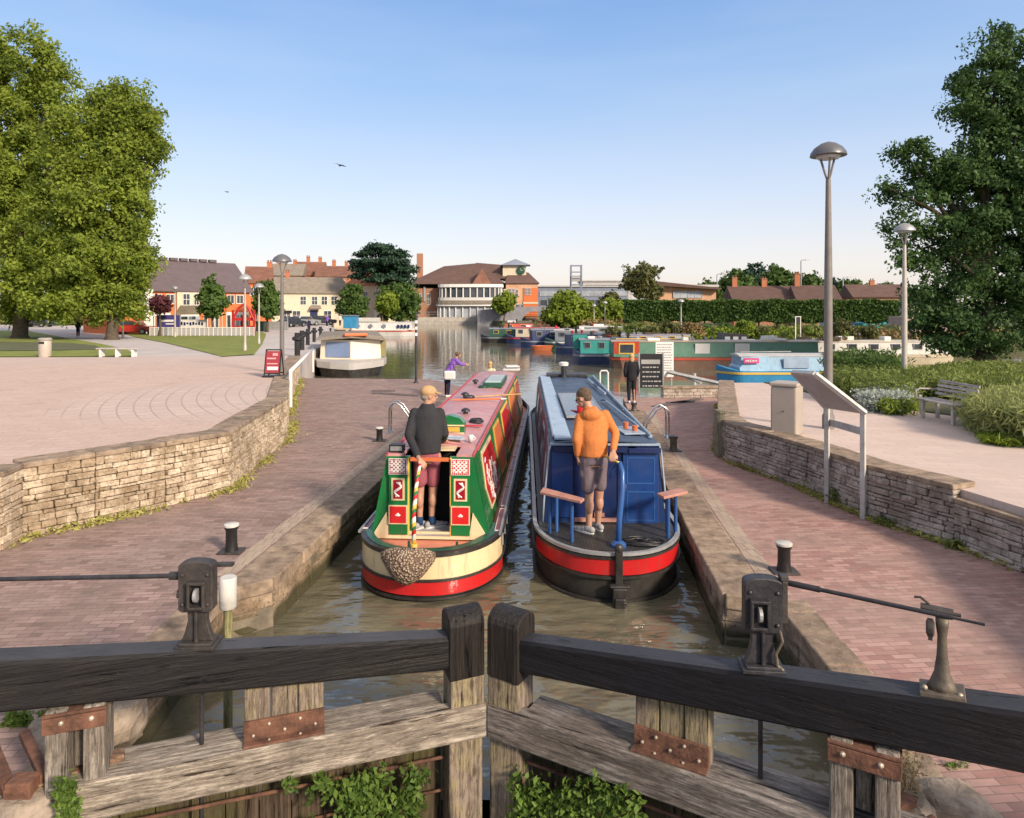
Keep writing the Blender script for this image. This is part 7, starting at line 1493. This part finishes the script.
# quayside bollards with dark buffers
for k, (px, pb) in enumerate(((302, 352), (306, 346), (311, 341), (317, 338), (323, 335))):
    p = gz(px, pb+4); t = thing('quay_post', '%s dark tyre-wrapped post along the quay beside the white barge' % ('nearest', 'second', 'third', 'fourth', 'farthest')[k], 'post', (p[0]-.2, p[1], tz(p)), 0, 'dark posts along the quay'); mb = MB(); mb.tube((0, 0, 0), (0, 0, 1.0), .12, n=12); mb.build('stem', m_dark, t); mb = MB(); mb.lathe([(.14, -.10), (.22, -.05), (.22, .05), (.14, .10)], n=16); mb.build('buffer', m_dark, t, loc=(0, 0, .75))
t = thing('market_stall', 'dark canopy stall at the end of the lawn beside the lamp post', 'stall', (X(272, 80), 80, .3)); mb = MB(); mb.box((0, 0, 2.1), (4, 2, .35)); mb.build('canopy', m_dark, t, bevel=.05)
for x in (-1.8, 1.8): mb = MB(); mb.box((x, 0, 1), (.1, .1, 2)); mb.build('post', m_galv, t)
mb = MB(); mb.box((.4, 0, .5), (2.6, 1.2, 1)); mb.build('counter', m_galv, t)
far_people = [(78, 62, 62, 'person in dark clothes walking on the path under the chestnuts'), (309, 66, 66, 'person in dark clothes standing on the quay'), (327, 92, 92, 'person in navy on the quay nearest the cream inn'), (340, 96, 96, 'person in pale top near the inn doorway')]
for k, (px, Y, _, lb) in enumerate(far_people): figure(px, 0, tz((0, Y)), 1.65, lb, (m_blk, m_navy, m_prp, cloth('pale_top', (.6, .5, .42)))[k], m_navy, m_hair_b, k*1.3, False, Y=Y, group='people far off on the quay')

# ================================================================== MOORED BOATS
def barge(label, px0, px1, py_top, py_bot, cab=(.12, .88), Y=None, cols=None, wins=5, rz=0, beam=2.0, bowside=1, cat='narrowboat', winm=None, name='moored_narrowboat', bands=(), roofh=None, clutter=True):
    Y = Y or F*(CZ-WZ)/(py_bot-HY); s = Y/F; L = (px1-px0)*s; H = (py_bot-py_top)*s; m_h, m_c, m_r = cols; t = thing(name, label, cat, (X((px0+px1)/2, Y), Y+beam/2, WZ), rz, 'boats moored in the basin')
    gw = H*.42; bl = min(2.5, L*.2); pl = []; n = 8; b = bowside
    half = [(-L/2, 0), (-L/2+.05, beam*.3), (-L/2+.5, beam*.48), (L/2-bl, beam/2)]+[(L/2-bl+bl*i/n, beam/2*(1-(i/n)**1.8)) for i in range(1, n+1)]
    poly = [(x*b, y) for x, y in half]+[(x*b, -y) for x, y in half[-2:0:-1]]
    mb = MB(); bot = [(x*.97, y*.9, -.3) for x, y in poly]; top = [(x, y, gw+.25*max(0, (abs(x)-L/2+bl)/bl)**2*(1 if x*b > 0 else 0)) for x, y in poly]; mb.loft([bot, top]); mb.build('hull', m_h, t)
    mb = MB(); mb.loft([[(x*1.004, y*1.012, gw*.72) for x, y in poly], [(x*1.004, y*1.012, gw*.9) for x, y in poly]]); mb.build('gunwale_band', bands[0] if bands else m_r, t)
    ca, cb = -L/2+L*cab[0], -L/2+L*cab[1]; w = beam/2*.8; w2 = w*.86
    mb = MB(); mb.add([(ca, -w, gw), (cb, -w, gw), (cb, w, gw), (ca, w, gw), (ca, -w2, H-.08), (cb, -w2, H-.08), (cb, w2, H-.08), (ca, w2, H-.08)], [(0, 3, 2, 1), (4, 5, 6, 7), (0, 1, 5, 4), (1, 2, 6, 5), (2, 3, 7, 6), (3, 0, 4, 7)]); mb.build('cabin', m_c, t)
    mb = MB(); mb.loft([[(x, -w2-.04+2*(w2+.04)*i/6, H-.08+.08*(1-(i/3-1)**2)) for i in range(7)]+[(x, w2+.04, H-.12), (x, -w2-.04, H-.12)] for x in (ca-.1, cb+.1)]); rf = mb.build('roof', m_r, t)
    hgt = (H-gw)*.42; zc = gw+(H-gw)*.55; yy = -(w+w2)/2-.02
    for k in range(wins):
        x = ca+(cb-ca)*(k+.5)/wins; ww = min(.75, (cb-ca)/wins*.42); mb = MB(); mb.box((x, yy, zc), (ww, .06, hgt)); f = mb.build('window', m_galv if int(px0) % 2 else m_yel if int(px0) % 3 == 0 else m_galv, t); mb = MB(); mb.box((x, yy-.035, zc), (ww*.86, .02, hgt*.82)); mb.build('pane', winm or m_pane, f)
    rs = random.Random(int(px0*7+px1)); kinds = (('roof_vent', m_galv), ('plant_pot', m_redtile), ('roof_box', m_whitep), ('solar_sheet', m_glass), ('water_can', m_bred), ('log_pile', m_bark), ('stove_pipe', m_dark))
    for k in range(int(3+L*.6) if clutter else 0):
        nm, mm = rs.choice(kinds); x = rs.uniform(ca+.3, cb-.3); y = rs.uniform(-.45, .3); mb = MB(); h = {'stove_pipe': .45, 'solar_sheet': .05, 'roof_vent': .14}.get(nm, rs.uniform(.12, .3))
        if nm in ('roof_vent', 'plant_pot', 'water_can', 'stove_pipe'): mb.lathe([(.07, 0), (.09, h*.7), (.12, h*.75), (.08, h)], (x, y, H-.02), 10)
        else: mb.box((x, y, H-.02+h/2), (rs.uniform(.3, 1.1), rs.uniform(.25, .6), h), rz=rs.uniform(-.2, .2))
        mb.build(nm, mm, t)
        if nm == 'plant_pot': leafmesh('plant', f_shrub, RNG.normal(size=(90, 3))*.11+np.array([x, y, H+.3]), .08, RNG.random(90), t)
    mb = MB(); mb.tube((ca+.3, .3, H+.03), (ca+min(4, (cb-ca)*.7), .35, H+.05), .025); mb.build('pole', m_yel if rs.random() < .5 else m_galv, t)
    return t, L, H, gw, ca, cb
mk = lambda n, c, r=.4: mat(n, c, r, .15, 2, bmp=.03)
gB = mk('moored_green', (.09, .21, .14)); rB = mk('moored_red', (.50, .07, .035)); nB = mk('moored_navy', (.03, .05, .13)); tB = mk('moored_teal', (.03, .28, .24)); lB = mk('moored_light_blue', (.26, .42, .55)); wB = mk('moored_white', (.62, .60, .56)); yB = mk('moored_cream', (.58, .50, .36)); brB = mk('moored_brown', (.17, .10, .07)); bB = mk('moored_bright_blue', (.03, .22, .42)); gyB = mk('moored_grey', (.22, .24, .27))
t, L, H, gw, ca, cb = barge('long green narrowboat with red end cabin and brown hull beyond the notice boards', 612, 836, 340.5, 369, (.01, .93), cols=(brB, gB, mk('buff_roof', (.42, .33, .22))), wins=0, bands=(rB,))
w = .8; mb = MB(); xe = L*.115; mb.box((-L/2+L*.01+xe/2, -.76, gw+(H-gw)/2-.02), (xe, .10, H-gw-.1), rx=.1); ep = mb.build('red_end_panel', rB, t); mb = MB(); mb.box((-L/2+L*.01+xe/2, -.82, gw+(H-gw)/2), (xe*.62, .05, (H-gw)*.66), rx=.1); f = mb.build('window', m_yel, t); mb = MB(); mb.box((-L/2+L*.01+xe/2, -.85, gw+(H-gw)/2), (xe*.5, .03, (H-gw)*.5), rx=.1); mb.build('pane', m_pane, f)
for px in (704, 743): xx = (px-(612+836)/2)*41/F; mb = MB(); mb.box((xx, -.78, gw+(H-gw)/2), (.85, .05, (H-gw)*.6), rx=.1); mb.build('name_board', m_whitep, t)
# light blue boat close to the terrace
t, L, H, gw, ca, cb = barge('light blue narrowboat with bright blue hull and pink sign behind the right terrace', 722, 828, 351, 380, (.2, 1.0), cols=(bB, lB, wB), wins=0, bowside=-1, bands=(m_yel,), clutter=False, Y=32.5, cat='narrowboat')
mb = MB(); mb.add([(-L/2+.9, -.86, gw), (-L/2+2.3, -.93, gw), (-L/2+2.3, -.75, H-.1), (-L/2+1.5, -.7, H-.12), (-L/2+.9, -.80, gw+.15), (-L/2+.9, .86, gw), (-L/2+2.3, .93, gw), (-L/2+2.3, .75, H-.1), (-L/2+1.5, .7, H-.12), (-L/2+.9, .80, gw+.15)], [(0, 1, 2, 3, 4), (9, 8, 7, 6, 5), (4, 3, 8, 9), (3, 2, 7, 8), (0, 4, 9, 5)]); mb.build('cratch_cover', lB, t)
mb = MB(); xs = (752-775)*32.5/F; mb.box((xs, -.90, H-.30), (.72, .05, .24)); sg = mb.build('pink_sign', mk('sign_pink', (.60, .06, .22)), t)
mb = MB(); 
for k, (dx, hh_) in enumerate(((-.26, .10), (-.20, .06), (-.13, .10), (-.05, .12), (.03, .07), (.10, .10), (.17, .07), (.24, .10))): mb.box((xs+dx, -.93, H-.30), (.04, .02, hh_)); mb.box((xs+dx+.012, -.93, H-.30+hh_*.4), (.05, .02, .02))
mb.build('lettering', m_whitep, sg)
mb = MB(); mb.box(((785-775)*32.5/F+.6, -.84, gw+.38), (1.2, .03, .48)); mb.build('side_window', mk('cloudy_blue_window', (.30, .38, .48), .2), t)
t, L, H, gw, ca, cb = barge('long cream boat moored behind the planting on the right', 796, 965, 344, 368, (.02, .93), cols=(yB, wB, yB), wins=7, Y=43, winm=m_pane)
barge('long low cream boat moored alongside the garden at right', 812, 960, 340, 352, (.0, .95), cols=(yB, wB, wB), wins=6, Y=50)
barge('red-roofed narrowboat behind the light blue boat', 735, 812, 343, 361, (.05, .95), cols=(nB, rB, m_roofred), wins=4, Y=46)
t, L, H, gw, ca, cb = barge('brown roofed narrowboat with black pram hood behind the green boat', 655, 775, 342, 355, (.05, .95), cols=(nB, brB, mk('brown_roof', (.28, .18, .13))), wins=4, Y=50)
mb = MB(); pz = D(0, 333, 50).z-WZ; x0_, x1_ = (722-715)*50/F, (751-715)*50/F; mb.extr([(x0_, H-.2), (x1_, H-.2), (x1_-.1, pz-.15), (x0_+.25, pz)], (0, -.8, 0), (1, 0, 0), (0, 0, 1), -1.6); hd = mb.build('pram_hood', m_dark, t)
for k in range(3): mb = MB(); mb.box((x0_+.45+.6*k, -.82, (H+pz)/2-.1), (.38, .03, (pz-H)*.55)); mb.build('hood_window', m_litpane, hd)
# rows of boats across the middle distance
row = [(574, 612, 336, 362, (nB, tB, gyB), 'teal narrowboat with green stern board moored left of the red end cabin', 43, 2), (590, 640, 334, 356, (nB, bB, gyB), 'dark blue narrowboat close behind the red end cabin', 47, 3), (556, 610, 332, 353, (nB, nB, gyB), 'navy narrowboat with grey roof behind the teal boat', 52, 3),
       (600, 700, 332, 349, (brB, gyB, mk('lilac_roof', (.30, .27, .36))), 'lilac roofed narrowboat moored behind the green boat', 56, 5), (545, 600, 330, 350, (m_dgreen, gyB, wB), 'grey narrowboat with white roof near the lime tree', 58, 3), (520, 575, 331, 350, (nB, m_blued, gyB), 'navy narrowboat end-on in the middle of the row', 60, 3),
       (505, 562, 329, 346, (nB, yB, m_roofred), 'cream cabined narrowboat with red roof at the middle of the row', 66, 4), (480, 530, 330, 345, (m_hullblk, m_dgreen, gyB), 'low dark green narrowboat at the left end of the row', 68, 3), (560, 660, 329, 344, (m_hullblk, gyB, wB), 'long grey roofed narrowboat at the back of the row', 72, 5),
       (492, 545, 326, 340, (m_hullblk, rB, m_browntile), 'brown-red narrowboat moored farthest back before the bridge', 82, 3)]
for px0, px1, a, b_, cols, lb, Y, wn in row: barge(lb, px0, px1, a, b_, (.2, .95), Y=Y, cols=cols, wins=wn, rz=R(random.Random(px0).uniform(-9, 9)), bowside=-1)
mb = MB(); p = D(580, 342, 44); mb.box((0, 0, 0), (.9, .06, .9)); o = mb.build('green_board', tB, loc=p, bevel=.01); tag(o, 'plain bright green board standing on the teal boat stern', 'board')
for px, py, Y, m, lb in ((541, 351, 57, m_orng, 'small orange dinghy floating before the row of boats'),):
    t = thing('dinghy', lb, 'dinghy', D(px, py, Y), .3); t.location.z = WZ; mb = MB(); poly = [(.9*math.cos(a)*(1 if math.cos(a) < 0 else 1.2), .45*math.sin(a)) for a in [2*PI*i/16 for i in range(16)]]; mb.loft([[(x*.8, y*.8, -.05) for x, y in poly], [(x, y, .38) for x, y in poly], [(x*.88, y*.85, .36) for x, y in poly], [(x*.75, y*.7, .1) for x, y in poly]]); mb.build('hull', m, t, smooth=True, auto=50); mb = MB(); mb.box((0, 0, .28), (.25, .8, .04)); mb.build('thwart', m_yel, t)
# white barge seen bow-on, left
Y = 35; s = Y/F; t = thing('white_barge', 'wide white and grey barge seen bow-on beside the left quay', 'barge', (X(351, Y), Y, WZ), .235, 'boats moored in the basin'); wz_ = lambda py: CZ-(py-HY)*s-WZ
hw_ = 36*s; mb = MB(); rg = []
for y, w, zt in ((0, .05, wz_(364)), (.35, .55, wz_(363)), (.9, .9, wz_(362)), (1.8, 1.0, wz_(361)), (9, 1.0, wz_(361))): rg.append([(-hw_*w, y, zt), (-hw_*w*.85, y+.1, -.2), (hw_*w*.85, y+.1, -.2), (hw_*w, y, zt)])
mb.loft(rg); mb.build('hull', m_hullblk, t); 
mb = MB(); mb.loft([[(-hw_*w*1.02, y-.02, z_-.30), (-hw_*w*1.03, y-.03, z_+.03), (hw_*w*1.03, y-.03, z_+.03), (hw_*w*1.02, y-.02, z_-.30)] for y, w, z_ in ((.0, .06, wz_(364)), (.35, .55, wz_(363)), (.9, .9, wz_(362)), (1.8, 1.0, wz_(361)), (9, 1.0, wz_(361)))]); mb.build('rubbing_band', m_palegrey, t)
mb = MB(); cz0, cz1 = wz_(361), wz_(341); mb.add([(-hw_*.86, 1.6, cz0), (0, .9, cz0), (hw_*.86, 1.6, cz0), (hw_*.86, 8.5, cz0), (-hw_*.86, 8.5, cz0), (-hw_*.84, 1.7, cz1), (0, 1.0, cz1), (hw_*.84, 1.7, cz1), (hw_*.84, 8.5, cz1), (-hw_*.84, 8.5, cz1)], [(0, 1, 6, 5), (1, 2, 7, 6), (2, 3, 8, 7), (3, 4, 9, 8), (4, 0, 5, 9), (5, 6, 7, 8, 9)]); mb.build('cabin', mat('barge_cream', (.72, .63, .5), .5, .08, 1), t)
mb = MB(); mb.add([(-hw_*.70, 1.44, cz0+.12), (-.04, .87, cz0+.12), (-.04, .93, cz1-.12), (-hw_*.70, 1.50, cz1-.12), (-hw_*.70, 1.50, cz0+.12), (-.04, .93, cz0+.12), (-.04, .99, cz1-.12), (-hw_*.70, 1.56, cz1-.12)], [(0, 1, 2, 3), (4, 7, 6, 5), (0, 4, 5, 1), (1, 5, 6, 2), (2, 6, 7, 3), (3, 7, 4, 0)]); mb.build('shaded_front_half', mat('barge_shade_blue', (.18, .24, .38), .3, .2, 1), t)  # bluish sheet on the cabin's left front, that facet's shade put in as colour
mb = MB(); mb.box((hw_*.92, 1.9, (cz0+cz1)/2), (.32, .3, cz1-cz0-.15)); mb.build('side_light', mat('olive_frame', (.28, .24, .10), .5, .1), t)
mb = MB(); mb.add([(-hw_*1.0, 1.2, cz1-.02), (0, .6, cz1+.12), (hw_*1.0, 1.2, cz1-.02), (hw_, 8.8, cz1-.02), (-hw_, 8.8, cz1-.02), (-hw_*.9, 1.5, cz1+.16), (0, 1, cz1+.35), (hw_*.9, 1.5, cz1+.16), (hw_*.9, 8.6, cz1+.2), (-hw_*.9, 8.6, cz1+.2)], [(0, 4, 3, 2, 1), (5, 6, 7, 8, 9), (0, 1, 6, 5), (1, 2, 7, 6), (2, 3, 8, 7), (3, 4, 9, 8), (4, 0, 5, 9)]); mb.build('roof', m_graytile, t, bevel=.02)
mb = MB(); mb.box((.25, .9, cz1+.28), (1.2, .35, .16), rz=.1); mb.build('life_float', m_orng, t, bevel=.05)
# second pale boat behind it and the white trip boat
barge('small pale cruiser moored behind the wide barge', 318, 352, 329, 340.5, (.2, .8), Y=66, cols=(gyB, wB, wB), wins=4, rz=.25, cat='cruiser', name='moored_cruiser')
t, L, H, gw, ca, cb = barge('white trip boat with red stripe and dark lettering across the left of the basin', 347, 414, 320.5, 334.5, (.06, .96), Y=84, cols=(wB, wB, wB), wins=0, rz=0, beam=2.6, bands=(rB,), cat='trip boat', name='trip_boat')
mb = MB()
for k in range(4): mb.box((L*.26+k*.42, -1.17, gw+(H-gw)*.45), (.26, .05, .42)); 
mb.build('lettering', m_blued, t); mb = MB(); mb.box((-L*.22, 0, H+.25), (2.8, 1.6, .5)); mb.build('wheelhouse', wB, t, bevel=.05); 
for k, x in enumerate((-.34, -.15, .05)): mb = MB(); mb.lathe([(.16, -.03), (.24, -.02), (.24, .02), (.16, .03)], n=16, M=Euler((R(90), 0, 0)).to_matrix()); mb.build('porthole', gyB, t, loc=(L*x, -1.16, gw+(H-gw)*.5))
t = thing('blue_hut', 'square bright blue hut at the left end of the white trip boat', 'hut', (X(351, 80), 80, WZ+1.1)); mb = MB(); mb.box((0, 0, .7), (1.5, 1.3, 1.4)); mb.build('wall', bB, t, bevel=.03); mb = MB(); mb.box((0, 0, 1.45), (1.7, 1.5, .1)); mb.build('roof', gyB, t)
# notice boards on the right lockside end
t = thing('chalk_board', 'tall black menu board with pale writing beside the person in black', 'notice board', G(651, 391)); k = 27.2; p0 = t.location; s = p0.y/F
w, h = (665-641)*s, (390-356)*s
mb = MB(); mb.box((0, 0, h/2+.12), (w, .05, h)); pa = mb.build('panel', m_dark, t, bevel=.004)
for x in (-w/2, w/2): mb = MB(); mb.box((x, 0, h/2+.05), (.05, .09, h+.2)); mb.build('frame_post', m_galv, t)
rs = random.Random(8); mb = MB(); mb.box((-.02, -.03, h*.86), (w*.78, .012, .16)); mb.build('heading', m_palegrey, pa); mb = MB()
for r_i in range(5):
    x = -w*.36
    while x < w*.33: l = rs.uniform(.05, .15); mb.box((x+l/2, -.03, h*.70-r_i*.17), (l, .01, .045)); x += l+.03
mb.build('chalk_lines', m_palegrey, pa)
Y = 26.6; s = Y/F; t = thing('white_notice', 'tall white notice board with rows of small print behind the menu board', 'notice board', (X(664.5, Y), Y, 0)); w = 18*s; zt, zb = D(0, 342, Y).z, D(0, 377, Y).z
mb = MB(); mb.box((0, 0, (zt+zb)/2), (w, .04, zt-zb)); pa = mb.build('panel', m_whitep, t, bevel=.003)
for x in (-w*.4, w*.4): mb = MB(); mb.box((x, .03, zb/2), (.05, .05, zb)); mb.build('post', m_galv, t)
mb = MB()
for r_i in range(11):
    x = -w*.42
    while x < w*.36: l = rs.uniform(.03, .09); mb.box((x+l/2, -.024, zt-.1-r_i*.1), (l, .008, .028)); x += l+.02
mb.build('printed_lines', mat('print_grey', (.25, .22, .22), .6, .1), pa)
t = thing('balance_beam', 'far white painted lock beam lying across the end of the right lockside', 'beam', G(665, 391)); a = D(668, 372, 26)-t.location; b = D(722, 384, 24.2)-t.location
mb = MB(); mb.tube(a, b, .07, n=4); mb.tube(a+Vector((.2, .5, .0)), b+Vector((-.6, .5, -.02)), .05, n=4); mb.build('beam', m_white_w, t); mb = MB(); mb.tube((a.x+1, a.y, a.z-.9), (a.x+1, a.y, a.z-.05), .06, n=8); mb.build('beam_post', m_white_w, t)
t = thing('mooring_hoop', 'low white hoop rail behind the front of the blue boat', 'rail', D(604, 392, 24.3)); t.location.z = 0; mb = MB(); mb.path([(-.14, 0, -.6), (-.14, 0, .75), (-.1, 0, .82), (.1, 0, .82), (.14, 0, .75), (.14, 0, -.6)], .03, 8); mb.build('tube', m_white, t)
t = thing('square_sign', 'small framed white sign on a post at the far right bank', 'sign', (X(798, 56), 56, .3)); zt = D(0, 317, 56).z-.3
for x in (-.2, .2): mb = MB(); mb.box((x, 0, zt/2), (.06, .06, zt)); mb.build('post', m_whitep, t)
mb = MB(); mb.box((0, 0, zt-.25), (.46, .05, .5)); mb.build('panel', m_dark, t); mb = MB(); mb.box((0, 0, zt+.03), (.5, .08, .06)); mb.build('cap', m_whitep, t)
# birds
for px, py, Y, k, lb, rz in ((340, 165.5, 60, .38, 'larger dark bird flying high left of centre', .5), (227, 192, 90, .30, 'tiny dark bird flying far left of the other bird', -.4), (375, 240, 95, .24, 'tiny bird just above the cedar tree', 1.0)):
    t = thing('bird', lb, 'bird', D(px, py, Y), rz); mb = MB(); mb.ball((0, 0, 0), (.22*k, .6*k, .2*k), 10, 8); mb.ball((0, .55*k, .06*k), (.14*k, .18*k, .14*k), 8, 6)
    for s_ in (-1, 1):
        up_ = .2*k if s_ < 0 else -.25*k; mb.add([(0, .3*k, .05), (s_*.7*k, .25*k, .3*k+up_*.5), (s_*1.5*k, -.15*k, .05*k+up_), (s_*.7*k, -.25*k, .25*k+up_*.5), (0, -.25*k, .05), (0, .3*k, .02), (s_*.7*k, .25*k, .27*k+up_*.5), (s_*1.5*k, -.15*k, .03*k+up_), (s_*.7*k, -.25*k, .22*k+up_*.5), (0, -.25*k, .02)], [(0, 1, 2, 3, 4), (9, 8, 7, 6, 5), (0, 5, 6, 1), (1, 6, 7, 2), (2, 7, 8, 3), (3, 8, 9, 4)])
    mb.add([(-.08*k, -.5*k, 0), (.08*k, -.5*k, 0), (.18*k, -.95*k, 0), (-.18*k, -.95*k, 0), (-.08*k, -.5*k, .02), (.08*k, -.5*k, .02), (.18*k, -.95*k, .02), (-.18*k, -.95*k, .02)], [(0, 3, 2, 1), (4, 5, 6, 7), (0, 1, 5, 4), (1, 2, 6, 5), (2, 3, 7, 6), (3, 0, 4, 7)]); mb.build('body', m_dark, t, smooth=True)
